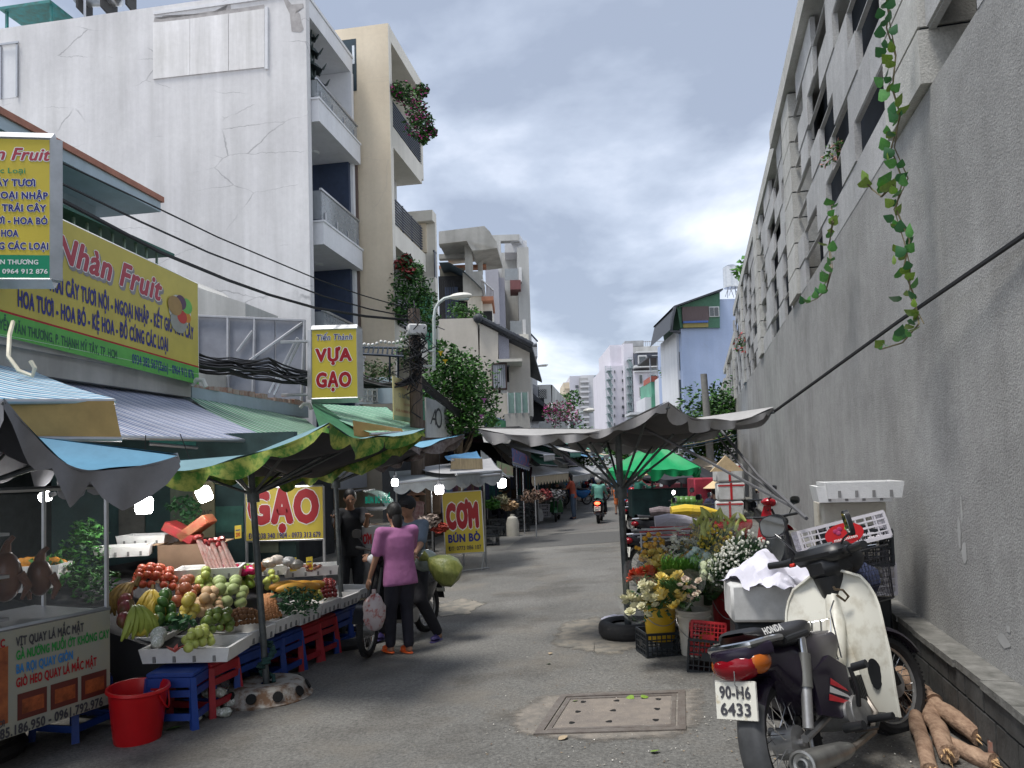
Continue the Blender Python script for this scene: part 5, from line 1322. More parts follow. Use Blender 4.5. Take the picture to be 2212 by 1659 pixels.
g0 = at(905, 1100, 15.6); g0.z = -.2; mb = MB(); mb.cyl((g0.x, g0.y, -.2), at(894, 668, 15.6), .16, .12, 12); part('pole', mb, wood, t)
mb = MB(); mb.box(at(900, 713, 15.3), (.38, .25, .22), bev=.03, rz=.3); part('junction_box', mb, mat('box_grey', (.5, .5, .5), .6), t)
for (px, py) in ((905, 760), (905, 792)): mb = MB(); mb.cyl(at(px - 10, py, 15.5), at(px + 34, py - 2, 15.9), .02, n=5); part('crossbar', mb, lmp, t)
mb = MB(); rr = random.Random(8)
for k in range(40):
 px, py = 898 + rr.gauss(0, 9), 760 + rr.gauss(0, 40); P_ = [at(px + rr.gauss(0, 12), py + j * 14, 15.3 + rr.gauss(0, .1)) for j in range(-2, 4)]; mb.tube(P_, .012, 4)
part('cable_tangle', mb, strap, t, kind='stuff')
t = thing('concrete_pole', 'grey concrete pole standing in front of the leafy tree on the right', 'utility pole', (0, 0, 0))
g1 = at(1541, 1050, 30); g1.z = 0; mb = MB(); mb.cyl(g1, at(1520, 808, 30), .17, .13, 10); part('pole', mb, mat('pole_concrete', (.25, .24, .22), .9, var=.2), t)
wire = mat('wire_black', (.012, .012, .014), .6)
for i, (pts, r_, lab) in enumerate((
 ([(60, 305, 8), (120, 345, 8.5), (300, 430, 10), (470, 512, 11.5), (621, 576, 13), (688, 604, 13.8), (780, 637, 14.6), (860, 660, 15.2), (893, 674, 15.6)], .012, 'topmost thin black cable crossing the white house wall'),
 ([(60, 362, 8), (120, 390, 8.5), (300, 477, 10), (450, 545, 11.5), (603, 604, 13), (700, 640, 13.9), (800, 668, 14.8), (893, 686, 15.6)], .015, 'middle black cable crossing the white house wall'),
 ([(120, 425, 8.5), (345, 544, 10.5), (490, 604, 12), (580, 636, 13), (682, 665, 13.9), (790, 683, 14.8), (893, 692, 15.6)], .026, 'thick twisted black cable above the rice depot sign'),
 ([(893, 690, 15.6), (930, 700, 17), (960, 712, 20)], .012, 'short black cable running on past the wooden pole'))):
 cable('cable', [at(*p) for p in pts], r_, wire, lab, 'cable', 'overhead cables')
rr = random.Random(12)
for k in range(26):
 y0 = rr.uniform(758, 800); ym = rr.uniform(770, 830); y2 = rr.uniform(798, 835); dY = rr.uniform(-.25, .25)
 pts = [(415, y0, 11.8 + dY), (500, (y0 + ym) / 2 + rr.uniform(-6, 6), 12.6 + dY), (580, ym, 13.6 + dY), (668, rr.uniform(800, 835), 14.8 + dY), (760, y2, 15 + dY), (850, 832 + rr.uniform(-5, 5), 14.9 + dY), (900, 812 + rr.uniform(-12, 12), 15.5), (960, 868 + rr.uniform(-10, 10), 17), (1008, 905 + rr.uniform(-10, 10), 19)]
 m_ = MB(); V_ = [at(*p) for p in pts]; P_ = []
 for a_, b_ in zip(V_, V_[1:]): P_ += [a_.lerp(b_, j / 3) - Vector((0, 0, .04 * sin(pi * j / 3))) for j in range(3)]
 m_.tube(P_ + [V_[-1]], rr.choice((.008, .012, .018)), 4); solo('cable', m_, wire, 'one of the sagging black cables bundled behind the rice depot sign', 'cable', 'bundled cables behind the rice depot sign')
# drain pipes on lintels
for (px, py, Y_, lab) in ((432, 828, 11.2, 'white elbow pipe at the end of the banner lintel'), (935 * .0 + 662, 878, 14.6, 'white elbow pipe under the rice depot sign')):
 mb = MB(); c = at(px, py, Y_); mb.tube([c + Vector((-.12, 0, -.02)), c + Vector((-.04, -.02, .05)), c + Vector((.06, -.03, .04)), c + Vector((.1, -.03, -.06))], .035, 8); solo('elbow_pipe', mb, mat('pvc_white', (.6, .6, .56), .5), lab, 'pipe')
cable('hose', [at(28, 695, 7.6), at(20, 725, 7.2), at(18, 770, 7.0), at(40, 800, 7), at(70, 812, 7), at(75, 795, 7), at(66, 780, 7)], .02, mat('pvc_cream', (.62, .58, .45), .5), 'cream plastic hose looping below the fruit banner', 'hose')
# ================================================================ fruit stall
A0 = at(472, 1428, 6.0); A1 = at(755, 1292, 8.2)
TD = Vector((A1.x - A0.x, A1.y - A0.y, 0)).normalized(); TN = Vector((-TD.y, TD.x, 0))
foamm = mat('foam_white', (.72, .72, .71), .8, var=.06, scale=20, bump=.25, bscale=120)
sblue = mat('stool_blue', (.015, .05, .24), .45, var=.2); sredm = mat('stool_red', (.34, .02, .03), .45, var=.2)
ZB = .50                                   # rim height of the front trays
def SPt(px, py, dz=0):                     # view ray on the sloping display: rises to the back
 d = ray(px, py); O = Vector((0, 0, EYE)); n = Vector((-TN.x * .27, -TN.y * .27, 1))
 Q = Vector((A0.x, A0.y, ZB + dz)); t = (Q - O).dot(n) / d.dot(n); return O + d * t
def foam_tray(label, c, rz, L=.62, Wd=.42, Hh=.11, group=None, tilt=0):
 t = thing('foam_tray', label, 'foam tray', c, rz, group)
 if tilt: t.rotation_euler = (tilt, 0, rz)
 m = MB(); o = [(-L / 2, -Wd / 2), (L / 2, -Wd / 2), (L / 2, Wd / 2), (-L / 2, Wd / 2)]; th = .025
 def rg(k, z): return [(x * k, y * k, z) for x, y in o]
 V_ = rg(.93, 0) + rg(1, Hh) + [(x - th * (1 if x > 0 else -1), y - th * (1 if y > 0 else -1), Hh) for x, y in o] + [(x * .92, y * .9, .03) for x, y in o]
 fs = [(3, 2, 1, 0)]
 for k in range(3):
  for i in range(4): fs.append((k * 4 + i, k * 4 + (i + 1) % 4, k * 4 + 4 + (i + 1) % 4, k * 4 + 4 + i))
 fs.append((12, 13, 14, 15)); m.add(V_, fs); part('tray_body', m, foamm, t, smooth=False)
 for sy in (-1, 1):
  for k in range(4):
   m = MB(); m.box(((k - 1.5) * L * .22, sy * (Wd / 2 - .008), Hh * .28), (.02, .012, Hh * .42)); part('notch_shade_box', m, mat('notch_shade', (.2, .2, .2), .9, var=0), t)  # grey boxes on the tray sides, notch shade given as colour
 return t
def stool(label, c, rz, m_, h=.42, group='plastic stools under the fruit trays', w=.36):
 t = thing('plastic_stool', label, 'stool', c, rz, group); m = MB(); m.box((0, 0, h - .02), (w, w, .04), bev=.012); part('seat', m, m_, t)
 for sx in (-1, 1):
  for sy in (-1, 1):
   m = MB(); a = Vector((sx * w * .46, sy * w * .46, h - .04)); b = Vector((sx * w * .54, sy * w * .54, 0)); m.cyl(b, a, .036, .03, n=4); part('leg', m, m_, t)
 for z in (.10, .27):
  for k in range(4):
   a = k * pi / 2; m = MB(); r_ = w * (.535 - z * .1); c_ = Vector((cos(a) * r_, sin(a) * r_, z)); m.box(c_, (.018, w * .95, .05), rz=a); part('stretcher', m, m_, t)
 for k in range(4):
  a = k * pi / 2; m = MB(); c_ = Vector((cos(a) * w * .495, sin(a) * w * .495, h - .07)); m.box(c_, (.018, w * .95, .07), rz=a); part('skirt', m, m_, t)
 return t
rzT = math.atan2(TD.y, TD.x)
st_b = stool('blue plastic stool carrying the nearest white foam tray', (-2.60, 5.98, gz(-2.6, 5.98)), rzT - 1.35, sblue)
st_r = stool('red plastic stool right behind the nearest blue one', (0, 0, 0), rzT, sredm)
seq = ['r', 'b', 'b', 'b', 'r', 'r', 'b', 'b']; ordn = ['nearest', 'second', 'third', 'fourth', 'fifth', 'sixth', 'seventh', 'eighth']
cnt = {'r': 0, 'b': 0}
for i, k in enumerate(seq):
 s_ = .22 + i * .345; p = A0 + TD * s_ + TN * .27; p.z = gz(p.x, p.y); nm = 'red' if k == 'r' else 'blue'
 lab = '%s plastic stool under the tray row, %s %s one behind the near corner' % (nm, ['first', 'second', 'third', 'fourth', 'fifth'][cnt[k]], nm); cnt[k] += 1
 if i == 0: st_r.location = p; st_r['label'] = lab
 else: dup(st_r if k == 'r' else st_b, p, rzT + R.uniform(-.06, .06), lab)
p = A0 - TD * .35 + TN * 1.0; p.z = gz(p.x, p.y); dup(st_b, p, rzT, 'dark blue plastic stool half hidden behind the red bucket')
# front trays
c = A0 + TN * .27 + TD * .12; foam_tray('nearest white foam tray with netted fruit standing on the blue stool', (c.x, c.y, ZB - .11), rzT - 1.35, .70, .5, group='white foam trays of the fruit stall')
c = A0 + TN * .85 + TD * .12; foam_tray('white foam tray holding mangoes left of the nearest one', (c.x - .02, c.y + .1, ZB - .07), rzT - 1.35, .6, .46, group='white foam trays of the fruit stall')
for i in range(6):
 c = A0 + TD * (.64 + i * .42) + TN * .22; foam_tray('white foam tray in the front edge row, %s from the near corner' % ordn[i + 1], (c.x, c.y, ZB - .11 + .015 * (i % 2)), rzT, .41, .42, group='white foam trays of the fruit stall')
# display bed under the fruit
bed = MB(); q = [A0 + TD * s + TN * t_ + Vector((0, 0, -.03 + t_ * .27 - .02)) for s, t_ in ((-.05, .45), (3.1, .45), (3.1, 2.2), (-.05, 2.2))]
bed.add(q + [Vector((p.x, p.y, 0)) for p in q], [(0, 1, 2, 3), (0, 4, 5, 1), (3, 7, 4, 0), (2, 6, 7, 3), (1, 5, 6, 2)])
solo('display_table', bed, mat('table_dark', (.025, .025, .028), .8), 'dark sloping display table under the fruit heaps', 'table')
# fruit meshes
def skin(n, c, c2=None, rough=.35, **k): return mat(n, c, rough, col2=c2, scale=k.pop('scale', 12), **k)
def fmesh(name, r, m_, n=10, stem=False, jit=0, lobes=0):
 mb = MB(); mb.ell((0, 0, 0), r, n, max(6, n - 3), jit=jit)
 if lobes: mb.v = [tuple(Vector(v) * (1 + .05 * sin(lobes * math.atan2(v[1], v[0])))) for v in mb.v]
 return mb.mesh(name, m_)
FR = {
'apple': ((.040, .040, .036), skin('apple_red', (.42, .03, .03), (.50, .16, .05))), 'pomegranate': ((.048, .048, .046), skin('pomegranate', (.36, .07, .04), (.50, .20, .09))),
'pear': ((.042, .042, .045), skin('pear_green', (.26, .33, .06), (.36, .40, .12))), 'custard_apple': ((.055, .055, .05), skin('custard_green', (.24, .32, .10), (.36, .42, .2), .6)),
'green_mango': ((.075, .045, .042), skin('mango_green', (.16, .28, .03), (.25, .36, .06))), 'peach': ((.045, .045, .043), skin('peach', (.58, .36, .18), (.62, .46, .28), .6)),
'yellow_pear': ((.046, .046, .046), skin('yellow_pear', (.55, .42, .05), (.60, .5, .14))), 'avocado': ((.045, .04, .055), skin('avocado', (.03, .09, .015), (.06, .14, .03))),
'lime': ((.04, .036, .034), skin('lime_green', (.10, .17, .03), (.18, .22, .05))), 'rambutan': ((.022, .022, .022), skin('rambutan', (.16, .07, .03), (.24, .12, .05), .8)),
'longan': ((.020, .020, .020), skin('longan', (.34, .14, .05), (.42, .2, .08), .7)), 'small_mango': ((.036, .03, .03), skin('small_mango', (.42, .36, .05), (.34, .34, .06))),
'plum': ((.029, .029, .027), skin('plum', (.13, .01, .015), (.22, .03, .02), .2)), 'dragon_fruit': ((.06, .05, .065), skin('dragon_fruit', (.26, .02, .05), (.12, .10, .03))),
'yellow_mango': ((.08, .05, .045), skin('mango_yellow', (.50, .38, .04), (.36, .36, .06))), 'star_guava': ((.036, .036, .034), skin('guava_pale', (.36, .42, .08), (.46, .5, .14))), 'netted_pear': ((.06, .052, .05), mat('foam_net', (.68, .68, .66), .8, col2=(.38, .40, .34), scale=55, thr=(.4, .5), bump=.8, bscale=80)),
'orange': ((.042, .042, .04), skin('orange', (.60, .22, .01), (.64, .28, .03), .5)),
'betel_nut': ((.02, .02, .02), skin('brown_nut', (.20, .08, .05), (.30, .14, .1), .3)),
}
rf = random.Random(21)
def heap(kind, quad, step, group, label, layers=2, cat=None, dz=.0, peak=.08, name=None, limit=60, net=0):
 r, m_ = FR[kind]; me = fmesh(kind, r, m_, lobes=5 if kind == 'custard_apple' else 0); k = 0
 P = [SPt(px, py, dz) for px, py in quad]
 nu = max(1, int((P[1] - P[0]).length / step)); nv = max(1, int((P[3] - P[0]).length / step))
 for L in range(layers):
  for i in range(nu - L):
   for j in range(nv - L):
    if k >= limit: return
    u = (i + .5 + L * .5) / nu; v = (j + .5 + L * .5) / nv
    a = P[0].lerp(P[1], u); b = P[3].lerp(P[2], u); p = a.lerp(b, v)
    p.z += r[2] * .8 + L * r[2] * 1.5 + peak * (1 - (2 * u - 1) ** 2) * (1 - (2 * v - 1) ** 2)
    o = bpy.data.objects.new(name or kind, me); COL.objects.link(o)
    o.location = p + Vector((rf.uniform(-1, 1), rf.uniform(-1, 1), 0)) * step * .16
    o.rotation_euler = (rf.uniform(-.6, .6), rf.uniform(-.6, .6), rf.uniform(0, 6)); s = rf.uniform(.8, 1.18); o.scale = (s, s, s)
    tag(o, label, cat or kind.replace('_', ' '), group); k += 1
heap('apple', [(276, 1278), (380, 1280), (384, 1254), (292, 1248)], .078, 'red apples heaped at the back left of the stall', 'one of the shiny red apples heaped at the back left', 2, limit=45)
heap('pomegranate', [(368, 1316), (428, 1318), (436, 1284), (384, 1282)], .09, 'pomegranates heaped beside the apples', 'one of the reddish pomegranates heaped below the apples', 2, limit=24)
heap('pear', [(422, 1290), (462, 1284), (462, 1264), (428, 1266)], .082, 'green pears behind the stall middle', 'one of the plain green pears behind the pale lobed ones', 2, 'pear', limit=16)
heap('custard_apple', [(440, 1324), (535, 1322), (535, 1282), (452, 1288)], .105, 'pale green lobed fruit in the stall middle', 'one of the pale green lobed custard apples in the middle', 2, limit=40)
heap('green_mango', [(505, 1280), (553, 1276), (553, 1254), (512, 1256)], .1, 'long green mangoes', 'one of the long green mangoes behind the custard apples', 2, 'mango', limit=14)
heap('peach', [(420, 1342), (480, 1334), (480, 1306), (430, 1308)], .088, 'peach coloured fruit in net sleeves', 'one of the peach coloured fruits in net sleeves', 2, limit=20)
heap('yellow_pear', [(384, 1356), (430, 1350), (428, 1330), (392, 1332)], .09, 'yellow pears', 'one of the yellow pears in the front half of the stall', 2, 'pear', limit=12)
heap('avocado', [(325, 1362), (380, 1358), (380, 1326), (340, 1328)], .09, 'dark green avocados', 'one of the dark green avocados beside the bananas', 2, limit=14)
heap('lime', [(425, 1386), (508, 1370), (506, 1346), (440, 1352)], .078, 'green limes on the front edge', 'one of the olive green limes heaped near the front edge', 2, limit=40)
heap('rambutan', [(478, 1366), (568, 1348), (560, 1326), (480, 1336)], .045, 'brown rambutans', 'one of the small brown rambutans beside the steel pole', 1, limit=90)
heap('longan', [(562, 1346), (628, 1330), (604, 1286), (566, 1290)], .041, 'orange brown longans', 'one of the small orange brown longans heaped right of the pole', 1, limit=110, peak=.05)
heap('star_guava', [(566, 1284), (606, 1280), (604, 1260), (570, 1262)], .08, 'round green guavas right of the pole', 'one of the round pale guavas right of the pole', 2, 'guava', limit=16)
heap('small_mango', [(652, 1308), (696, 1300), (692, 1282), (658, 1286)], .066, 'small yellow mangoes', 'one of the small yellow mangoes left of the dark plums', 2, 'mango', limit=24)
heap('plum', [(682, 1300), (736, 1292), (728, 1266), (688, 1268)], .056, 'dark red plums', 'one of the dark red plums at the far end of the stall', 2, limit=50, peak=.1)
heap('dragon_fruit', [(242, 1370), (292, 1366), (290, 1290), (246, 1296)], .12, 'red dragon fruit at the left end', 'one of the red dragon fruits beside the roast meat cart', 1, limit=14)
heap('yellow_mango', [(280, 1394), (345, 1388), (345, 1364), (285, 1368)], .12, 'yellow mangoes in the left tray', 'one of the large yellow mangoes in the left foam tray', 1, 'mango', dz=.0, limit=8)
heap('netted_pear', [(318, 1428), (365, 1420), (365, 1392), (326, 1396)], .10, 'white netted pears', 'one of the pears in white foam nets in the nearest tray', 1, 'pear', limit=9)
heap('star_guava', [(395, 1418), (465, 1398), (452, 1378), (398, 1390)], .072, 'pale green guavas in the nearest tray', 'one of the pale green guavas in the nearest tray', 2, 'guava', limit=30, name='guava', peak=.04)
# bananas
banm = mat('banana_yellow', (.55, .38, .04), .5, col2=(.36, .27, .04), scale=9)
def banana_bunch(label, px, py, m_, s=1, rz=0):
 p = SPt(px, py, .08); t = thing('banana_bunch', label, 'bananas', p, rz, None, s)
 for k in range(7):
  a = -1 + k * .33; m = MB(); m.tube([(.10 * sin(a) * j / 5 + .02 * sin(a), -.03 - .09 * sin(j / 5 * 2.2), .10 - .16 * (j / 5) ** 1.6 + .01 * (k % 2)) for j in range(6)], [.01, .018, .021, .021, .017, .006], 6); part('banana', m, m_, t)
 m = MB(); m.cyl((0, 0, .09), (0, .03, .14), .018, .012, n=6); part('stalk', m, mat('stalk_brown', (.12, .08, .03), .8), t)
banana_bunch('yellow banana bunch in the centre left of the stall', 330, 1310, banm, 1.2, .3); banana_bunch('spotted banana bunch left of the yellow one', 292, 1300, mat('banana_spotted', (.32, .2, .04), .6, col2=(.1, .06, .02), scale=20), 1.4, -.4)
banana_bunch('green tinted banana bunch just above the mangoes', 288, 1350, mat('banana_green', (.25, .30, .05), .5), 1.3, .8); banana_bunch('ripe banana bunch beside the avocados', 345, 1318, banm, 1.0, -.5)
# papayas, herbs, cut guava, wrapped goods
pap = mat('papaya_orange', (.55, .22, .03), .5, col2=(.50, .34, .05), scale=6)
for k in range(5):
 p = SPt(618 + k * 14, 1266 + (k % 2) * 5, .1 + .03 * (k % 2)); m = MB(); m.ell((0, 0, 0), (.17, .055, .055), 12, 9, M=Matrix.Rotation(.5 + .1 * k, 3, 'Z')); solo('papaya', m, pap, 'one of the long orange papayas at the back right', 'papaya', 'orange papayas at the back right', loc=p)
def leafball(name, label, cat, c, r, n, size, mats, kind=None, group=None, parent=None, seed=1, flat=.5, petio=0, loc=True):
 """leaf cards through an ellipsoid volume"""
 q = random.Random(seed); m = MB(); r = r if isinstance(r, tuple) else (r,) * 3
 for k in range(n):
  while True:
   v = Vector((q.uniform(-1, 1), q.uniform(-1, 1), q.uniform(-1, 1)))
   if .25 < v.length < 1: break
  nz_ = noise.noise(v * 2.3 + Vector((seed, 0, 0)))
  if nz_ < -.22: continue
  v = v * (1 + .35 * nz_)
  p = Vector((v.x * r[0], v.y * r[1], v.z * r[2])); s = size * q.uniform(.6, 1.3)
  a = Vector((q.gauss(0, 1), q.gauss(0, 1), q.gauss(0, 1) * flat + .2)).normalized(); b = a.cross(Vector((q.gauss(0, .6), q.gauss(0, .6), 1))).normalized()
  dn = a.cross(b) * s * .12; m.m = q.choice(range(len(mats)))
  m.add([p - a * s * .5, p + b * s * .28 + dn, p + a * s * .5, p - b * s * .28 + dn, p - dn], [(0, 1, 4), (1, 2, 4), (2, 3, 4), (3, 0, 4)])
 if parent: return part(name, m, mats, parent, loc=c, smooth=False)
 return solo(name, m, mats, label, cat, group, loc=c, smooth=False)
herb = [mat('herb_dark', (.02, .07, .03), .6), mat('herb_mid', (.035, .12, .04), .6)]
leafball('herb_bunch', 'dark green herb bunch between the longans and the plums', 'herbs', SPt(636, 1300, .08), (.24, .2, .14), 420, .06, herb, seed=3)
leafball('salad_bunch', 'green leaves behind the avocados', 'leaves', SPt(380, 1345, .05), (.14, .12, .07), 90, .08, herb, seed=4)
cutm = mat('guava_flesh', (.60, .12, .09), .5)
m = MB(); 
for k in range(5): a = k * 1.256; m.add([(0, 0, 0), (.03 * cos(a), .03 * sin(a), .03), (.075 * cos(a + .5), .075 * sin(a + .5), .05), (.03 * cos(a + 1.1), .03 * sin(a + 1.1), .03)], [(0, 1, 2, 3)])
solo('cut_guava', m, cutm, 'cut open red guava on the rim of the nearest tray', 'guava', loc=SPt(378, 1410, .02))
card = mat('cardboard', (.20, .13, .085), .85, var=.15, scale=5); card2 = mat('cardboard_light', (.36, .24, .15), .85)
def carton(label, c, d, rz, m_=card, open_=True, s=1):
 t = thing('cardboard_box', label, 'box', c, rz)
 for (x, y, wx, wy) in ((0, -d[1] / 2, d[0], .01), (0, d[1] / 2, d[0], .01), (-d[0] / 2, 0, .01, d[1]), (d[0] / 2, 0, .01, d[1])):
  m = MB(); m.box((x, y, d[2] / 2), (wx, wy, d[2] - .01)); part('side', m, m_, t)
 m = MB(); m.box((0, 0, .01), (d[0], d[1], .02)); part('bottom', m, m_, t)
 for sx in (-1, 1):
  m = MB(); m.box((sx * (d[0] / 2 + .06), 0, d[2] + .0), (.14, d[1], .008), M=Matrix.Rotation(.0, 3, 'Y')); part('flap', m, card2, t)
 return t
pc = at(408, 1250, 7.9); carton('large open brown cardboard box behind the apples', (pc.x, pc.y, .62), (.58, .4, .26), .15); carton('brown cardboard box stacked on the larger one behind the apples', (pc.x + .02, pc.y, .88), (.5, .4, .26), .1)
gift = mat('gift_red', (.35, .015, .03), .35, col2=(.18, .05, .03), scale=10)
for k, (px, py, rx, lab) in enumerate(((395, 1150, .5, 'red patterned gift box leaning on the cardboard boxes'), (425, 1140, -.6, 'tilted brown and red gift box with an oval on top'))):
 m = MB(); m.box((0, 0, 0), (.34, .26, .10), bev=.01, M=Matrix.Rotation(rx, 3, 'Y')); solo('gift_box', m, gift if not k else mat('gift_brown', (.28, .14, .06), .4, col2=(.3, .03, .02), scale=12), lab, 'gift box', loc=at(px, py, 7.9))
film = mat('clear_film', (.8, .8, .8), .12, var=0, alpha=.16)
# wrapped incense/candy packs with red tops
for k in range(9):
 px = 452 + k * 7.5; p = at(px, 1232, 7.4); t = thing('wrapped_pack', 'one of the slanting clear packs with red tops behind the stall', 'pack', p, 0, 'clear packs with red tops')
 tl_ = Vector((-.16 + .03 * rf.random(), .05 + .1 * rf.random(), .20 + .1 * rf.random())); m = MB(); m.cyl((0, 0, 0), tl_, .014, .022, n=7); part('wrapped_body', m, mat('pack_pink', (.40, .16, .14), .3, col2=(.55, .45, .42), scale=25), t); m = MB(); m.ell(tl_ * 1.08, (.04, .035, .03), 8, 5, jit=.25, rnd=rf); part('red_top', m, gift, t)
for k, (px, py, c_) in enumerate(((488, 1236, (.4, .01, .08)), (507, 1236, (.4, .01, .06)), (527, 1240, (.5, .02, .12)), (545, 1238, (.45, .02, .1)), (560, 1232, (.3, .12, .05)), (583, 1222, (.5, .45, .38)), (598, 1216, (.55, .5, .45)), (625, 1220, (.4, .4, .4)), (640, 1226, (.35, .33, .3)))):
 m = MB(); m.ell((0, 0, .03), (.075, .06, .05), 10, 7, jit=.12, rnd=rf); solo('wrapped_sweets', m, mat('sw%d' % k, c_, .25, var=.4, scale=25), 'clear wrapped pack of sweets, number %s from the left on the back trays' % ['one', 'two', 'three', 'four', 'five', 'six', 'seven', 'eight', 'nine'][k], 'sweets', 'wrapped sweets', loc=at(px, py, 7.6))
for k, (px, py, Y_, rz) in enumerate(((455, 1246, 7.5, .2), (560, 1240, 8.2, .25), (672, 1240, 8.6, .3))):
 p = at(px, py, Y_); foam_tray('white foam tray on the back row, %s' % ('behind the pears', 'in the middle', 'holding brown nuts')[k], p, rz, .6, .4, .1, 'white foam trays of the back row')
FRb = FR['betel_nut']; me = fmesh('brown_nut', *FRb)
for k in range(70):
 p = at(646 + rf.uniform(0, 48), 1226 + rf.uniform(-4, 8), 8.5 + rf.uniform(-.1, .12)); o = bpy.data.objects.new('brown_nut', me); COL.objects.link(o); o.location = p; tag(o, 'one of the shiny brown nuts in the back foam tray', 'nut', 'brown nuts in the back foam tray')
for px, py, Y_, tx, lab in ((668, 1218, 8.4, '100', 'yellow price card with red figures standing in the nuts'), (633, 1220, 8.2, '80', 'small yellow price card left of the nuts'), (514, 1150, 8.3, '200', 'yellow price card hanging left of the big board')):
 t = thing('price_card', lab, 'price card', (0, 0, 0)); a_ = at(px - 7, py - 14, Y_); b_ = at(px + 7, py - 16, Y_); P, pr, rc, *_ = face(t, a_, b_, b_ - Vector((0, 0, .14)), a_ - Vector((0, 0, .14)), yel, .004)
 pr(tx, .5, .15, .3, sred, .7, .003, 'c', bold=.04); rc(.15, .6, .85, .68, sbl, .003)
# red bucket
t = thing('bucket', 'red plastic bucket on the ground beside the blue stool', 'bucket', ground(297, 1598)); m = MB()
redb = mat('bucket_red', (.50, .008, .012), .32, var=.1)
m.lathe([(.0, .01), (.155, .0), (.16, .02), (.195, .34), (.205, .36), (.215, .365), (.212, .385), (.198, .385), (.19, .36), (.15, .03), (0, .025)], (0, 0, 0), 36); part('body', m, redb, t)
m = MB(); m.tube([(.205 * cos(a), .205 * sin(a), .345 - .12 * sin(pi * k / 12) * 1.0) for k, a in enumerate([-.6 + 1.2 * j / 12 for j in range(13)])], .007, 6); part('handle', m, redb, t)
t.rotation_euler = (.04, .03, .2)
# net sleeves and bags lying on the ground
for k, (px, py, s) in enumerate(((420, 1560, .055), (452, 1545, .085), (500, 1530, .075), (485, 1548, .06), (440, 1540, .06), (455, 1490, .07), (470, 1505, .07))):
 g_ = ground(px, py if k < 5 else 1540); m = MB(); m.ell((0, 0, s * .55), (s, s * .75, s * .55), 14, 9, jit=.16, rnd=rf); o = solo('net_sleeve_heap', m, FR['netted_pear'][1], 'crumpled white foam net, number %s in the litter beside the blue stool' % ['one', 'two', 'three', 'four', 'five', 'six', 'seven'][k], 'packing net', 'white nets on the ground', loc=g_ + Vector((0, 0, 0 if k < 5 else .12)))
m = MB(); m.lathe([(.02, .34), (.05, .30), (.03, .26), (.11, .18), (.14, .08), (.12, .0)], (0, 0, 0), 16, f=lambda a, z: 1 + .15 * sin(5 * a + z * 20)); solo('plastic_bag', m, film, 'clear plastic bag of nets standing between the stools', 'plastic bag', loc=ground(455, 1530) + Vector((0, .1, .02)))
# ================================================================ roast meat cart at the left edge
cv1 = at(240, 1400, 5.7); cdir = Vector((.43, 1, 0)).normalized(); cn = Vector((cdir.y, -cdir.x, 0))   # out towards the street
gC = -.08; cart = thing('food_cart', 'roast meat cart with a printed menu panel and a glass case', 'cart', (0, 0, 0))
def CP(s, z, o=0): p = Vector((cv1.x, cv1.y, 0)) + cdir * s + cn * o; return Vector((p.x, p.y, z))
zT = at(240, 1317, 5.7).z; zB_ = at(240, 1519, 5.7).z
m = MB(); q = [CP(-3, zB_, -.03), CP(0, zB_, -.03), CP(0, zT, -.03), CP(-3, zT, -.03)]; m.add(q + [p - cn * .8 for p in q], [(0, 1, 2, 3), (4, 7, 6, 5), (2, 6, 7, 3), (1, 5, 6, 2), (0, 4, 5, 1)]); part('cabinet', m, steel, cart)
a_, b_ = CP(-1.02, zT), CP(-.01, zT); c_, d_2 = CP(-.01, zB_), CP(-1.02, zB_)
pm_ = mat('menu_print', (.27, .28, .25), .5, col2=(.32, .30, .22), scale=4)
P, pr, rc, Nn, U, Vv, W, Hh = face(cart, a_, b_, c_, d_2, pm_, .01, None, 'menu_panel')
ro = mat('print_roast', (.42, .10, .03), .5, col2=(.12, .03, .01), scale=14); 
rc(0, .14, .26, .86, mat('print_duck', (.42, .13, .04), .5, col2=(.16, .04, .02), scale=7), .002, 'photo_print')
for k in range(3): rc(.32 + k * .225, .13, .52 + k * .225, .38, mat('print_dark_red', (.10, .02, .015), .5), .002, 'photo_print'); rc(.35 + k * .225, .18, .50 + k * .225, .32, ro, .003, 'photo_print')
for k, (tx, m_, w_) in enumerate((('VỊT QUAY LÁ MẮC MẬT', sor, .48), ('GÀ NƯỚNG MUỐI ỚT KHÔNG CAY', mat('print_leaf', (.02, .25, .05), .5), .68), ('BA RỌI QUAY GIÒN', mat('print_blue', (.03, .2, .5), .5), .40), ('GIÒ HEO QUAY LÁ MẮC MẬT', sred, .58))):
 pr(tx, .31, .84 - k * .13, .085, m_, w_, .004, bold=.04)
pr('HƯƠNG VỊ TÂY BẮC', .24, .86, .075, sred, .42, .004, 'r', bold=.04); pr('HÀNG TẬN NƠI', .24, .12, .06, sor, .3, .004, 'r', bold=.03); pr('0385.186.950 - 0961.792.976', .14, .01, .09, sor, .8, .004, bold=.04)
m = MB(); cc = P(.07, .05) + Nn * .003; m.add([cc + U * (.05 * cos(a)) + Vv * (.05 * sin(a)) for a in [k * pi / 8 for k in range(16)]], [tuple(range(16))]); part('round_badge', m, swh, cart); pr('Zalo', .07, .035, .045, sbl, .07, .005, 'c')
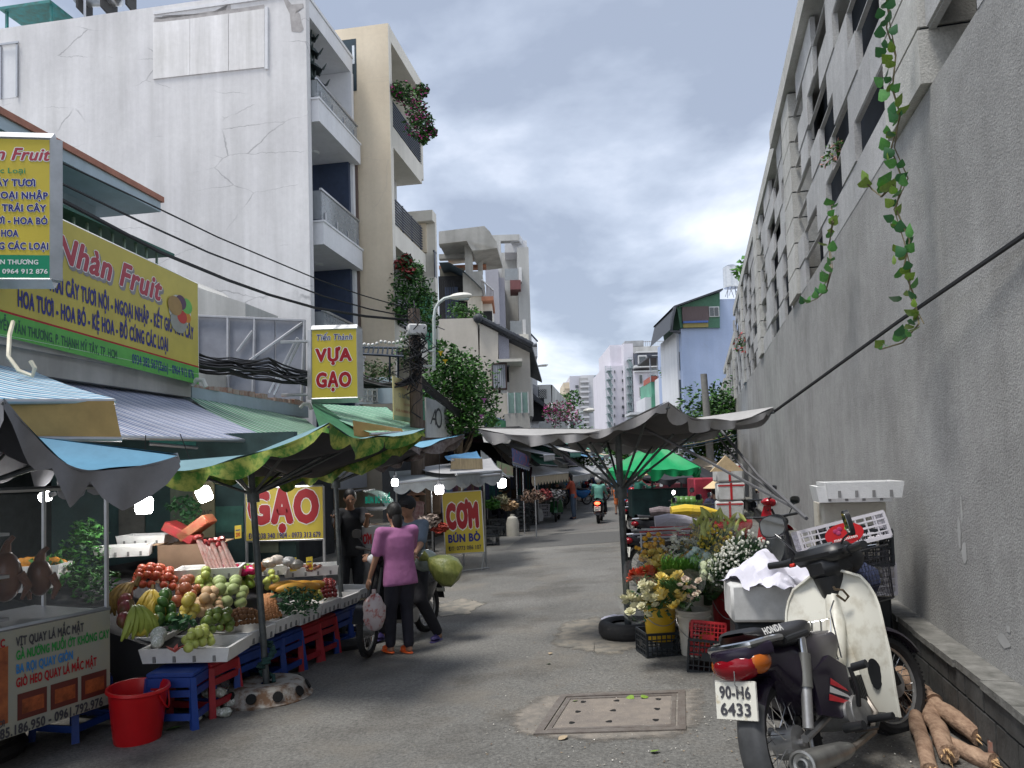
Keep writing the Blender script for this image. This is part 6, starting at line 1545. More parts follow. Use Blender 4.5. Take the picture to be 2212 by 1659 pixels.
# glass case
zC = at(240, 1050, 5.7).z
for s_ in (-.02, -1.35): m = MB(); m.cyl(CP(s_, zT, -.02), CP(s_, zC, -.02), .018, n=6); part('post', m, steel, cart)
m = MB(); m.cyl(CP(-.02, zT, -.7), CP(-.02, zC, -.7), .018, n=6); part('post', m, steel, cart)
for z in (zT + .01, zC): m = MB(); m.cyl(CP(-3, z, -.02), CP(0, z, -.02), .02, n=6); part('rail', m, steel, cart)
m = MB(); m.add([CP(-3, zT + .03, -.02), CP(-.03, zT + .03, -.02), CP(-.03, zC - .03, -.02), CP(-3, zC - .03, -.02)], [(0, 1, 2, 3)]); part('glass', m, mat('case_glass', (.6, .65, .66), .06, var=0, alpha=.10), cart)
for k in range(3):
 m = MB(); m.box(CP(-1.1 + .0 * k, zT + .05 + k * .28, -.4), (.9, .5, .02), rz=math.atan2(cdir.y, cdir.x)); part('shelf', m, steel, cart)
duckm = mat('roast_skin', (.07, .02, .008), .3, col2=(.14, .045, .015), scale=8)
for k, (s_, z, r_) in enumerate(((-.55, 1.16, .13), (-.82, 1.2, .12), (-1.1, 1.16, .13), (-1.35, 1.18, .12), (-.3, 1.12, .1), (-1.6, 1.18, .12))):
 t = thing('roast_duck', 'roast bird hanging in the glass case, %s from the right end' % ['second', 'third', 'fourth', 'fifth', 'nearest', 'sixth'][k], 'roast duck', CP(s_, z, -.35), 0, 'roast birds hanging in the cart')
 m = MB(); m.ell((0, 0, 0), (r_ * .85, r_ * .75, r_ * 1.35), 12, 9); m.tube([(0, 0, r_ * 1.2), (.02, 0, r_ * 1.8), (.05, .02, r_ * 2.1)], [.04, .022, .016], 7); part('bird_body', m, duckm, t)
 for sx in (-1, 1): m = MB(); m.tube([(sx * r_ * .8, 0, .02), (sx * r_ * 1.1, .03, -.07), (sx * r_ * .8, .02, -.16)], [.035, .028, .012], 6); part('wing', m, duckm, t)
# goods between the cart and the heaps
lg_ = [mat('veg_green', (.05, .20, .03), .6), mat('veg_lime', (.20, .36, .06), .6), mat('veg_dark', (.02, .07, .02), .6)]
for k, (px, py, Y_, r_) in enumerate(((180, 1190, 7.2, .22), (150, 1245, 7.0, .26), (205, 1262, 6.8, .2), (95, 1250, 6.8, .24), (190, 1150, 7.4, .16))):
 leafball('greens_bunch', 'bunch of green leaves behind the cart glass, %s' % ['upper right one', 'large middle one', 'lower right one', 'far left one', 'topmost one'][k], 'greens', at(px, py, Y_), (r_, r_, r_ * .8), 260, .07, [lg_[0], lg_[2]], seed=k + 20)
me = fmesh('orange', *FR['orange'])
for k in range(26):
 p = at(45 + (k % 13) * 7.4, 1216 + (k // 13) * 9 + rf.uniform(-3, 3), 6.9); o = bpy.data.objects.new('orange', me); COL.objects.link(o); o.location = p; o.scale = (1.15,) * 3; tag(o, 'one of the oranges in the tray behind the cart glass', 'orange', 'oranges behind the cart glass')
for k, (px, py, Y_, rz, lab) in enumerate(((75, 1244, 6.8, .2, 'white foam tray of oranges behind the cart glass'), (270, 1200, 7.6, .3, 'white foam tray with brown fruit behind the steel post'), (320, 1175, 8.0, 0, 'white foam tray on the back shelf under the round lamp'), (330, 1225, 7.8, .7, 'stacked tilted foam tray left of the cardboard boxes') if 0 else (20, 1262, 6.6, .3, 'second foam tray at the left edge behind the cart glass'), (40, 1275, 6.4, .1, 'lowest white foam tray behind the cart glass'))):
 foam_tray(lab, at(px, py, Y_), rz, .5, .34, .1)
t = thing('back_shelf', 'dark back wall with faded price boards behind the fruit stall', 'wall', (0, 0, 0)); m = MB(); m.span((-5.4, 9.0, -.2), (-2.55, 9.12, 2.3)); part('wall_panel', m, mat('back_teal', (.03, .06, .06), .8, var=.4, scale=3), t)
for (x, z, w_, h_, c_) in ((-4.0, 1.5, .3, .5, (.10, .12, .09)), (-3.5, 1.3, .35, .3, (.03, .1, .08)), (-4.6, 1.4, .3, .7, (.10, .10, .09)), (-3.0, 1.15, .25, .5, (.12, .14, .10))):
 m = MB(); m.span((x, 8.97, z - h_ / 2), (x + w_, 8.99, z + h_ / 2)); part('board', m, mat('bd%.1f' % x, c_, .7, var=.3), t)
P, pr, rc, *_ = face(t, (-3.72, 8.93, 1.75), (-3.47, 8.93, 1.75), (-3.47, 8.93, 1.1), (-3.72, 8.93, 1.1), mat('cream_board', (.22, .2, .12), .7), .02); pr('DÙNG', .5, .35, .14, sor, .8, .004, 'c')
leafball('hanging_plant', 'dark hanging plant on the back wall above the boxes', 'plant', at(400, 1100, 8.4), (.2, .1, .16), 160, .08, herb, seed=31)
# lit bulbs
def bulb(label, px, py, Y_, r_=.06, tilt=0, e=14, cord=True):
 t = thing('led_bulb', label, 'light bulb', at(px, py, Y_)); m = MB(); m.lathe([(.0, -r_ * 1.25), (r_ * .8, -r_ * 1.2), (r_, -r_ * .8), (r_ * 1.02, r_ * .5), (r_ * .8, r_ * .8), (.3 * r_, r_ * .9)], (0, 0, 0), 18); em = mat('bulb_lit_%d' % e, (1, .98, .95), .3, var=0, emit=e); part('diffuser', m, em, t)
 m = MB(); m.lathe([(r_ * .8, r_ * .8), (r_ * .42, r_ * 1.2), (r_ * .42, r_ * 1.9), (0, r_ * 1.9)], (0, 0, 0), 14); part('socket', m, mat('socket_grey', (.3, .3, .32), .5), t)
 if cord: m = MB(); m.cyl((0, 0, r_ * 1.9), (.02, 0, r_ * 1.9 + .5), .005, n=4); part('cord', m, wire, t)
 t.rotation_euler = (0, tilt, 0)
 ld = bpy.data.lights.new('bulb_light', 'POINT'); ld.energy = e * r_ * r_ * 40; ld.shadow_soft_size = r_; ld.color = (1, .97, .92); lo_ = bpy.data.objects.new('bulb_light', ld); COL.objects.link(lo_); lo_.parent = t; lo_.location = (0, 0, -r_ * 1.6)
bulb('bright round bulb hanging at the left end of the fruit stall', 311, 1088, 7.3, .078); bulb('bright tilted bulb left of the big rice board', 440, 1065, 7.6, .07, -.4)
bulb('bulb hanging behind the top of the rice meal board', 949, 1056, 12.6, .07, 0); bulb('small bulb under the far leafy canopy', 853, 1041, 11.5, .05); bulb('bulb glowing in the left row right of the meal board', 1084, 1042, 18, .1)
bulb('distant bulb left of the meal board top', 1000, 1075, 17, .04); bulb('tube like lamp inside the cart at the left edge', 100, 1072, 6.2, .04, 1.3, cord=False)
# ================================================================ motorbikes (x forward, y left, z up)
tyrem = MATS['tyre_black']; chrome = mat('chrome', (.62, .62, .62), .14, 1, var=.08, scale=14); rimm = mat('rim_dull', (.42, .42, .41), .35, .8, var=.2, scale=14); alum = mat('engine_alloy', (.36, .36, .36), .42, .7, var=.2, scale=14, bump=.1); blk = mat('black_plastic', (.016, .017, .019), .38, var=.25, scale=8); seatm = mat('seat_vinyl', (.016, .016, .018), .42, var=.2, bump=.2, bscale=150); cream_w = mat('shield_cream', (.62, .61, .54), .4, col2=(.34, .30, .22), scale=7, thr=(.5, .78)); redl = mat('lens_red', (.20, .004, .01), .12, var=.15); orl = mat('lens_orange', (.40, .10, .012), .12, var=.15); mir = mat('mirror_glass', (.85, .87, .9), .03, 1, var=0); darkp = mat('dark_purple_paint', (.015, .010, .022), .25, var=.2)
X_, Y__, Z_ = Vector((1, 0, 0)), Vector((0, 1, 0)), Vector((0, 0, 1))
RY90 = Matrix.Rotation(pi / 2, 3, 'X')
def wheel(parent, c, r=.27, tr=.034, steer=0, spokes=32, m_rim=None, drum=.075, loc=None):
 M = Matrix.Rotation(steer, 3, 'Z'); c = Vector(c)
 m = MB(); n = 36; m.tube([c + M @ Vector(((r - tr) * cos(a), 0, (r - tr) * sin(a))) for a in [2 * pi * k / n for k in range(n)]], tr, 8, True); w_ = part('wheel', m, tyrem, parent)
 m = MB()
 for k in range(n * 2):
  a = pi * k / n; p = c + M @ Vector(((r - .003) * cos(a), 0, (r - .003) * sin(a))); m.T = None; Ma = M @ Matrix.Rotation(-a, 3, 'Y'); m.box(p, (.008, .05 - .012 * (k % 2), .011), M=Ma)
 part('tread', m, tyrem, w_, kind='stuff')
 m = MB(); rr_ = r - tr * 1.9; m.tube([c + M @ Vector((rr_ * cos(a), 0, rr_ * sin(a))) for a in [2 * pi * k / n for k in range(n)]], .011, 6, True); part('rim', m, m_rim or rimm, w_)
 m = MB()
 for k in range(spokes):
  a = 2 * pi * k / spokes; sd = .03 if k % 2 else -.03; b = a + (.5 if k % 4 < 2 else -.5)
  m.cyl(c + M @ Vector((drum * .8 * cos(b), sd, drum * .8 * sin(b))), c + M @ Vector((rr_ * cos(a), 0, rr_ * sin(a))), .0022, n=4, caps=False)
 if spokes: part('spokes', m, chrome, w_, kind='stuff')
 m = MB(); ax = M @ Y__; m.cyl(c - ax * .055, c + ax * .05, drum, drum * .9, 20); m.cyl(c - ax * .075, c + ax * .075, .016, n=8); part('hub', m, alum, w_)
 return w_
def plate(parent, c, w_, h_, lines, rx=0, frame=True, M=None):
 """number plate facing backwards (-x)"""
 c = Vector(c); M = M or Matrix.Identity(3); U = M @ Vector((0, -1, 0)); Vv = M @ Z_
 TL = c - U * w_ / 2 + Vv * h_ / 2
 P, pr, rc, Nn, *_ = face(parent, TL, TL + U * w_, TL + U * w_ - Vv * h_, TL - Vv * h_, mat('plate_white', (.66, .65, .58), .5, col2=(.45, .38, .24), scale=22, thr=(.6, .75)), .006, mat('plate_frame', (.42, .41, .38), .4, .5, bump=.5, bscale=90) if frame else None, 'number_plate')
 for i, tx in enumerate(lines): pr(tx, .5, .56 - i * .45, .32, sor, .78, .003, 'c', bold=.03)
def mirror(parent, base, top, face_n, r=(.052, .068), m_back=None, label=None):
 base, top = Vector(base), Vector(top); m = MB(); m.tube([base, base.lerp(top, .5) + Vector((0, 0, .01)), top], .006, 6); s_ = part('mirror_stem', m, blk, parent)
 fn = Vector(face_n).normalized(); u = Z_.cross(fn).normalized(); v = fn.cross(u); Mx = Matrix((u, v, fn)).transposed()
 sh = lambda k: [(r[0] * k * (abs(cos(a)) ** .7) * (1 if cos(a) > 0 else -1), r[1] * k * (abs(sin(a)) ** .7) * (1 if sin(a) > 0 else -1)) for a in [j * pi / 10 for j in range(20)]]
 m = MB(); c = top + v * r[1] * .8; m.T = Matrix.Translation(c) @ Mx.to_4x4(); m.prism(sh(1.08), -.022, .002); s2 = part('mirror_housing', m, m_back or blk, parent, ang=60)
 m = MB(); m.T = Matrix.Translation(c) @ Mx.to_4x4(); m.prism(sh(.97), .002, .004); part('mirror_glass', m, mir, s2)
def honda():
 p = Vector((1.38, 3.82, gz(1.38, 3.82))); hd_ = rad(90 - 45); s = 1.1
 t = thing('motorbike', 'parked white and black step through motorbike with black seat and wire basket, nearest the camera', 'motorbike', p, 0, sc=s)
 lean = rad(-16)
 t.rotation_euler = (Matrix.Rotation(hd_, 3, 'Z') @ Matrix.Rotation(lean, 3, 'X')).to_euler()
 st = rad(-20); R0 = .275
 wheel(t, (0, 0, R0), R0); fw = wheel(t, (1.21, 0, R0), R0, steer=st)
 SM = Matrix.Rotation(st, 3, 'Z')
 # rear fender, mud flap, swing arm, shocks, chain case
 m = MB(); prof = [(-a) for a in ()]
 def fend(c, r, w_, a0, a1, M=Matrix.Identity(3), n=12):
  c = Vector(c)
  return lambda u, v: c + M @ Vector(((r - .03 * (2 * u - 1) ** 4) * cos(a0 + (a1 - a0) * v), (u - .5) * w_, (r - .03 * (2 * u - 1) ** 4) * sin(a0 + (a1 - a0) * v)))
 m.grid(fend((0, 0, R0), R0 + .045, .13, rad(35), rad(150)), 8, 14); part('rear_fender', m, darkp, t)
 m = MB(); m.grid(fend((0, 0, R0), R0 + .055, .135, rad(136), rad(186)), 8, 10); part('mud_flap', m, mat('mud_flap_grey', (.05, .052, .055), .5, var=.4, scale=9), t)
 for sy in (-1, 1):
  m = MB(); m.cyl((-.0, sy * .085, .29), (.42, sy * .08, .34), .02, n=8); part('swing_arm', m, alum, t)
  m = MB(); m.cyl((.0, sy * .115, .33), (.075, sy * .125, .50), .024, n=12); sh_ = part('shock_absorber', m, alum, t)
  m = MB(); m.cyl((.07, sy * .125, .49), (.13, sy * .13, .63), .031, n=12); part('upper_tube', m, mat('shock_grey', (.16, .16, .15), .4, .4), sh_)
  m = MB(); m.cyl((.12, sy * .13, .61), (.15, sy * .13, .70), .022, n=12); part('shock_cap', m, chrome, sh_)
 m = MB(); m.tube([(-.02, .075, .27), (.2, .08, .30), (.45, .08, .33)], [.06, .05, .06], 8, ry=.02); part('chain_case', m, alum, t)
 # body shell under the seat
 m = MB()
 def shell(u, v):
  x = -.20 + .78 * v; w_ = .10 + .035 * sin(pi * min(1, v * 1.1)); top = .70 + .02 * v - .05 * max(0, v - .7) * 3; bot = .56 - .22 * sin(pi * max(0, v - .15) / .85) ** 1.0 if v > .15 else .60 - .04 * v
  a = -pi / 2 + 2 * pi * u; cy = cos(a); cz = sin(a)
  return Vector((x, w_ * (abs(cy) ** .6) * (1 if cy > 0 else -1), (top + bot) / 2 + (top - bot) / 2 * (abs(cz) ** .8) * (1 if cz > 0 else -1)))
 m.grid(shell, 24, 14); part('body_shell', m, darkp, t)
 for sy in (-1, 1):
  m = MB(); pts = [(.12, .36), (.30, .30), (.46, .34), (.50, .50), (.36, .58), (.14, .54)]; Mx = Matrix(((1, 0, 0), (0, 0, 1), (0, 1, 0)))
  m.prism(pts, sy * .125 - .012, sy * .125 + .012, M=Mx); sc_ = part('side_cover', m, darkp, t)
  for k, c_ in enumerate(((.5, .02, .03), (.55, .55, .55), (.5, .02, .03))):
   m = MB(); a = k * .03; m.add([(.22 + a, sy * .139, .40 + a), (.44, sy * .139, .33 + a), (.42, sy * .139, .35 + a), (.24 + a, sy * .139, .425 + a)], [(0, 1, 2, 3)]); part('stripe', m, mat('stripe%d' % k, c_, .4), sc_)
 # seat
 m = MB()
 def seat(u, v):
  x = -.20 + .62 * v; wv = .115 + .02 * sin(pi * v) - .035 * v ** 3; top = .80 - .035 * sin(pi * v) + .035 * (1 - v) ** 3 - .02 * v
  h_ = .075 * min(1, (v + .02) * 7, (1.04 - v) * 6); a = -pi / 2 + 2 * pi * u; cy, cz = cos(a), sin(a)
  return Vector((x, wv * min(1, .5 + v * 6, .4 + (1 - v) * 6) * (abs(cy) ** .55) * (1 if cy > 0 else -1), top - .045 + h_ * .6 * (abs(cz) ** .8) * (1 if cz > 0 else -1)))
 m.grid(seat, 28, 18); se = part('seat', m, seatm, t)
 m = MB(); text_mb(m, 'HONDA', .030, fit=.15, origin=(-.150, -.124, .765), U=(1, -.10, -.02), Vv=(-.05, .25, 1), bold=.05, lift=.004); part('lettering', m, swh, se, smooth=False)
 m = MB(); m.tube([(-.03, -.13, .735), (-.16, -.135, .745), (-.25, -.10, .745), (-.27, 0, .745), (-.25, .10, .745), (-.16, .135, .745), (-.03, .13, .735)], .017, 8); part('grab_rail', m, chrome, t)
 m = MB(); m.cyl((.0, -.128, .715), (.20, -.14, .715), .016, n=8); part('grab_rail_end', m, blk, t)
 # tail light and indicators
 m = MB(); m.ell((-.225, 0, .665), (.085, .12, .07), 16, 10); tl_ = part('tail_light', m, redl, t)
 for sy in (-1, 1): m = MB(); m.ell((-.195, sy * .088, .668), (.078, .048, .055), 12, 8); part('indicator', m, orl, tl_)
 m = MB(); m.tube([(-.16, -.145, .715), (-.26, -.08, .712), (-.285, 0, .71), (-.26, .08, .712), (-.16, .145, .715)], .022, 8, ry=.03); part('tail_cowl', m, darkp, t)
 m = MB(); m.tube([(-.30, -.02, .66), (-.325, -.02, .60), (-.29, -.02, .54)], .003, 4); m.tube([(-.24, .12, .66), (-.27, .12, .6), (-.24, .11, .53)], .003, 4); part('lamp_guard', m, chrome, t)
 plate(t, (-.29, .02, .53), .20, .155, ['90-H6', '6433'], M=Matrix.Rotation(.22, 3, 'Y') @ Matrix.Rotation(.12, 3, 'X'))
 # frame spine, engine
 m = MB(); m.tube([(.35, 0, .62), (.52, 0, .47), (.70, 0, .50), (.86, 0, .70), (.95, 0, .90)], [.06, .05, .05, .05, .04], 10); part('frame_spine', m, cream_w, t)
 m = MB(); m.box((.50, 0, .31), (.26, .16, .15), bev=.04); m.cyl((.44, -.13, .30), (.44, .10, .30), .085, n=20); eg = part('engine_case', m, alum, t)
 m = MB(); m.cyl((.58, 0, .33), (.78, 0, .37), .06, .055, 14); m.cyl((.455, -.155, .295), (.455, -.12, .295), .075, n=20); part('cylinder_head', m, alum, eg)
 m = MB(); m.cyl((.37, -.15, .31), (.37, -.11, .31), .05, n=14); m.cyl((.53, -.15, .28), (.53, -.10, .28), .055, n=14); part('crank_cover', m, alum, eg)
 for k in range(7): m = MB(); m.box((.66 + k * .018, 0, .35), (.006, .15, .12), bev=.0); part('cooling_fin', m, blk, eg)
 # exhaust
 m = MB(); m.tube([(.78, -.05, .31), (.74, -.10, .22), (.60, -.12, .165), (.35, -.125, .16), (.22, -.14, .165)], .017, 8); ex = part('exhaust_pipe', m, mat('exhaust_burnt', (.20, .18, .16), .45, .6, var=.4), t)
 m = MB(); m.T = Matrix.Translation((-.20, -.155, .235)) @ (Vector((-.42, -.01, .055)).to_track_quat('Z', 'Y').to_matrix().to_4x4()); m.lathe([(.028, -.46), (.042, -.38), (.05, -.2), (.055, -.02), (.058, .0), (.058, .015), (.048, .018), (.044, .004), (.026, .0), (.026, .016), (.019, .018), (.019, -.03), (.0, -.03)], (0, 0, 0), 28); part('muffler', m, mat('muffler_grey', (.30, .30, .29), .33, .75, var=.25, scale=9), ex)
 # foot pegs, kick starter, stand, brake pedal
 for x, z, ln, rr_ in ((.28, .26, .10, .022), (.52, .24, .14, .018)):
  for sy in (-1, 1): m = MB(); m.cyl((x, sy * .14, z), (x - .01, sy * (.14 + ln), z + .01), rr_, n=10); part('foot_peg', m, blk, t)
 m = MB(); m.tube([(.45, -.16, .32), (.43, -.19, .40), (.42, -.19, .50), (.43, -.24, .50)], .012, 8); m.cyl((.43, -.2, .5), (.43, -.27, .51), .02, n=10); part('kick_starter', m, blk, t)
 m = MB(); m.tube([(.40, -.13, .22), (.52, -.18, .20), (.62, -.17, .24), (.70, -.16, .22)], .011, 6); part('brake_pedal', m, blk, t)
 m = MB(); m.tube([(.45, .10, .2), (.40, .24, .04), (.38, .30, .01)], .011, 6); part('side_stand', m, blk, t)
 m = MB(); m.tube([(.2, .1, .2), (.12, .12, .10), (.10, -.12, .10), (.2, -.1, .2)], .013, 6); part('centre_stand', m, blk, t)
 # leg shield
 def shield(u, v):
  z = .20 + .74 * v; uu = 2 * u - 1
  w_ = .265 - .05 * max(0, .4 - v) * 2 if v < .66 else .085 + .18 * math.sqrt(max(0, 1 - ((v - .66) / .34) ** 2))
  x = .74 + .03 * v + .17 * v * v + .07 * uu * uu * (1 - v * .5) * .4 + .05 * cos(uu * pi / 2) ** 2 * (1 - v)
  return Vector((x - .06 * abs(uu) ** 3, uu * w_, z))
 m = MB(); m.grid(shield, 20, 20); m.grid(lambda u, v: shield(u, v) + Vector((.012, 0, 0)), 20, 20); ls = part('leg_shield', m, cream_w, t)
 m = MB(); m.tube([shield(1, v / 14) for v in range(15)] + [shield(u / 8, 1) for u in range(7, 0, -1)] + [shield(0, v / 14) for v in range(14, -1, -1)], .008, 6); part('shield_edge', m, cream_w, ls)
 m = MB(); m.grid(lambda u, v: Vector((.77 + .20 * v, (u - .5) * (.13 - .05 * v), .38 + .55 * v)) + Vector((-.05 * sin(pi * u), 0, 0)), 8, 10); part('centre_tunnel', m, cream_w, ls)
 for sy in (-1, 1):
  m = MB(); c_ = shield(.5 - sy * .30, .28) + Vector((-.006, 0, 0)); m.add([c_ + Vector((-.012 * abs(sin(a)), .036 * cos(a), .075 * sin(a) - sy * .02 * cos(a))) for a in [k * pi / 9 for k in range(18)]], [tuple(range(18))]); part('shield_hole_shade', m, blk, ls)  # black oval set proud; its colour stands for the dark inside the hole
 m = MB(); m.box((.70, .02, .56), (.05, .09, .20), bev=.02); part('air_duct', m, blk, t)
 for k in range(6): m = MB(); m.tube([(.67, .02 - .05 + .001, .49 + k * .028), (.66, .02, .485 + k * .028), (.67, .07, .49 + k * .028)], .006, 5); part('duct_ring', m, blk, t)
 # wire rack on the tunnel, hook
 m = MB()
 for y_ in (-.07, -.02, .03, .08): m.tube([(.58, y_, .52), (.60, y_, .66), (.64, y_, .72), (.62, y_ + .045, .72), (.585, y_ + .045, .66)], .004, 5)
 m.tube([(.59, -.08, .60), (.56, 0, .60), (.59, .12, .60)], .004, 5); m.tube([(.58, -.08, .53), (.53, 0, .52), (.58, .12, .53)], .004, 5); m.tube([(.58, -.09, .53), (.60, -.10, .76), (.70, -.09, .80)], .004, 5); part('wire_rack', m, chrome, t)
 m = MB(); m.tube([(.86, -.04, .86), (.80, -.07, .85), (.80, -.11, .84), (.82, -.12, .80), (.83, -.09, .78), (.80, -.07, .82)], .007, 6); part('bag_hook', m, mat('hook_bronze', (.12, .09, .06), .4, .6), t)
 # front fork, fender
 for sy in (-1, 1): m = MB(); m.tube([Vector((1.21, 0, R0)) + SM @ Vector((0, sy * .075, 0)), Vector((1.13, 0, .52)) + SM @ Vector((0, sy * .075, 0)), Vector((1.0, 0, .82)) + SM @ Vector((0, sy * .04, 0))], .024, 8); part('fork_leg', m, blk, t)
 m = MB(); m.grid(fend((1.21, 0, R0), R0 + .04, .12, rad(20), rad(150), SM), 8, 14); part('front_fender', m, darkp, t)
 # handlebar cowl, grips, levers, switches
 H = Vector((.95, 0, 1.0))
 def HB(x, y, z): return H + SM @ Vector((x, y, z))
 m = MB(); m.T = Matrix.Translation(H) @ SM.to_4x4(); m.box((.02, 0, -.03), (.22, .23, .18), bev=.06); m.box((.0, 0, .04), (.19, .34, .09), bev=.035); m.ell((.11, 0, -.01), (.11, .14, .10), 14, 9); m.cyl((.0, 0, -.08), (-.02, 0, -.19), .095, .06, 12); part('handlebar_cowl', m, blk, t)
 m = MB(); m.T = Matrix.Translation(H) @ SM.to_4x4(); m.box((-.03, 0, .078), (.09, .17, .012), bev=.005, M=Matrix.Rotation(-.35, 3, 'Y')); part('speedometer', m, mat('meter_glass', (.12, .13, .14), .1), t)
 for sy in (-1, 1):
  m = MB(); m.cyl(HB(-.01, sy * .14, .03), HB(-.07, sy * .34, .045), .014, n=8); hb_ = part('handlebar', m, blk, t)
  m = MB(); m.cyl(HB(-.035, sy * .23, .035), HB(-.075, sy * .36, .045), .021, n=10); m.cyl(HB(-.03, sy * .205, .035), HB(-.037, sy * .235, .035), .028, n=10); part('grip', m, blk, hb_)
  m = MB(); m.tube([HB(.0, sy * .2, .03), HB(.03, sy * .27, .03), HB(.0, sy * .37, .025)], .006, 5); part('brake_lever', m, chrome if sy < 0 else blk, hb_)
 m = MB(); m.box(HB(-.06, .19, .02), (.02, .03, .02), bev=.004); part('red_switch', m, mat('switch_red', (.6, .03, .02), .4), t)
 mirror(t, HB(.0, .17, .06), HB(.02, .34, .22), SM @ Vector((-1, -.45, .16)), (.078, .064))
 mirror(t, HB(.0, -.13, .06), HB(.03, -.20, .12), SM @ Vector((-1, .7, .0)), (.045, .065))
 # wire basket with dark cloth
 m = MB()
 Bc = Vector((1.25, 0, .89)); TW, TL_, BW, BL_, Hh = .22, .17, .17, .12, .29
 def bp(a, z):
  k = z / Hh; ww = BW + (TW - BW) * k; ll = BL_ + (TL_ - BL_) * k; ca, sa = cos(a), sin(a)
  return Bc + SM @ Vector((ll * abs(sa) ** .6 * (1 if sa > 0 else -1), ww * abs(ca) ** .6 * (1 if ca > 0 else -1), z - Hh * .65 + .02))
 for j in range(11): m.tube([bp(2 * pi * k / 32, Hh * j / 10) for k in range(32)], .0016, 3, True)
 for k in range(44):
  a = 2 * pi * k / 44; m.tube([bp(a, 0), bp(a + .15, Hh * .5), bp(a + .3, Hh)], .0013, 3, caps=False); m.tube([bp(a, 0), bp(a - .15, Hh * .5), bp(a - .3, Hh)], .0013, 3, caps=False)
 bk = part('basket_mesh', m, mat('basket_black', (.02, .02, .025), .5), t, kind='stuff')
 m = MB(); m.tube([bp(2 * pi * k / 32, Hh) for k in range(32)], .006, 6, True); m.tube([bp(2 * pi * k / 32, 0) for k in range(32)], .004, 5, True); part('basket_rim', m, blk, t)
 m = MB(); m.ell(Bc + Vector((0, 0, -.04)), (.10, .14, .11), 16, 10, jit=.10, rnd=random.Random(3)); solo('cloth_bundle', m, mat('cloth_navy', (.03, .04, .09), .9, var=.4, scale=12, bump=.6, bscale=30), 'dark blue cloth lying in the wire basket of the nearest motorbike', 'cloth')
 o = bpy.data.objects['cloth_bundle']; o.rotation_euler = t.rotation_euler; o.location = p; o.scale = (s,) * 3
 return t
honda()
def simple_bike(label, loc, rz, body, group='motorbikes on the street', scooter=False, sc=1, steer=.3, lean=0, plate_txt=('59-X2', '68607'), lit=False, front_light=True, spokes=20):
 t = thing('motorbike', label, 'motorbike', loc, rz, group, sc)
 if lean: t.rotation_euler = (Matrix.Rotation(rz, 3, 'Z') @ Matrix.Rotation(lean, 3, 'X')).to_euler()
 r = .23 if scooter else .275; bm = body
 wheel(t, (0, 0, r), r, .05 if scooter else .036, spokes=spokes); wheel(t, (1.2, 0, r), r, .045 if scooter else .034, steer=steer, spokes=spokes)
 SM = Matrix.Rotation(steer, 3, 'Z')
 m = MB()
 def shell(u, v):
  x = -.22 + .80 * v; w_ = (.09 + .06 * sin(pi * min(1, v * 1.2))) * (1.2 if scooter else 1); top = .72; bot = .55 - .25 * sin(pi * max(0, v - .1) / .9); a = -pi / 2 + 2 * pi * u; cy, cz = cos(a), sin(a)
  w_ *= min(1, .35 + v * 4); return Vector((x, w_ * (abs(cy) ** .7) * (1 if cy > 0 else -1), (top + bot) / 2 + (top - bot) / 2 * (abs(cz) ** .9) * (1 if cz > 0 else -1)))
 m.grid(shell, 18, 10); part('body_shell', m, bm, t)
 m = MB()
 m.grid(lambda u, v: Vector((-.18 + .66 * v, .12 * min(1, .5 + v * 5, .5 + (1 - v) * 5) * cos(-pi / 2 + 2 * pi * u), .765 - .03 * sin(pi * v) + .045 * sin(-pi / 2 + 2 * pi * u))), 16, 10); part('seat', m, seatm, t)
 m = MB(); m.tube([(0, -.13, .72), (-.2, -.12, .73), (-.26, 0, .73), (-.2, .12, .73), (0, .13, .72)], .014, 6); part('grab_rail', m, chrome, t)
 m = MB(); m.ell((-.22, 0, .64), (.07, .09, .05), 12, 8); part('tail_light', m, mat('tail_lit', (1, .05, .02), .3, var=0, emit=5) if lit else redl, t)
 plate(t, (-.27, 0, .48), .19, .14, plate_txt, M=Matrix.Rotation(.25, 3, 'Y'))
 m = MB(); m.grid(lambda u, v: Vector(((r + .05) * cos(rad(60 + 110 * v)), (u - .5) * .14, r + (r + .05) * sin(rad(60 + 110 * v)))), 6, 10); part('rear_fender', m, blk, t)
 m = MB(); m.T = SM.to_4x4() if 0 else None; m.grid(lambda u, v: Vector((1.2, 0, r)) + SM @ Vector(((r + .03) * cos(rad(20 + 130 * v)), (u - .5) * .12, (r + .03) * sin(rad(20 + 130 * v)))), 6, 10); part('front_fender', m, bm, t)
 m = MB(); m.grid(lambda u, v: Vector((.80 + .14 * v + .06 * cos((u - .5) * pi), (u - .5) * (.46 - .22 * v * v), .30 + .62 * v)), 12, 10); part('leg_shield', m, bm, t)
 m = MB(); m.box((.48, 0, .30), (.34, .18, .18), bev=.05); m.cyl((.45, -.12, .28), (.45, .12, .28), .08, n=14); part('engine_case', m, alum, t)
 m = MB(); m.cyl((.45, -.13, .2), (-.18, -.16, .27), .035, .05, 14); part('muffler', m, blk if scooter else rimm, t)
 m = MB(); m.cyl((1.2, .06, r), (.98, .05, .85), .022, n=8); m.cyl((1.2, -.06, r), (.98, -.05, .85), .022, n=8); part('fork', m, blk, t)
 m = MB(); m.box((.95, 0, .98), (.18, .22, .12), bev=.05); m.ell((1.03, 0, .96), (.07, .09, .07), 12, 8); part('handlebar_cowl', m, bm, t)
 m = MB(); m.ell((1.085, 0, .95), (.03, .065, .05), 12, 8); part('headlight', m, mat('headlight_lit', (1, .97, .9), .3, var=0, emit=4) if lit == 2 else mat('headlight_glass', (.55, .57, .6), .1), t)
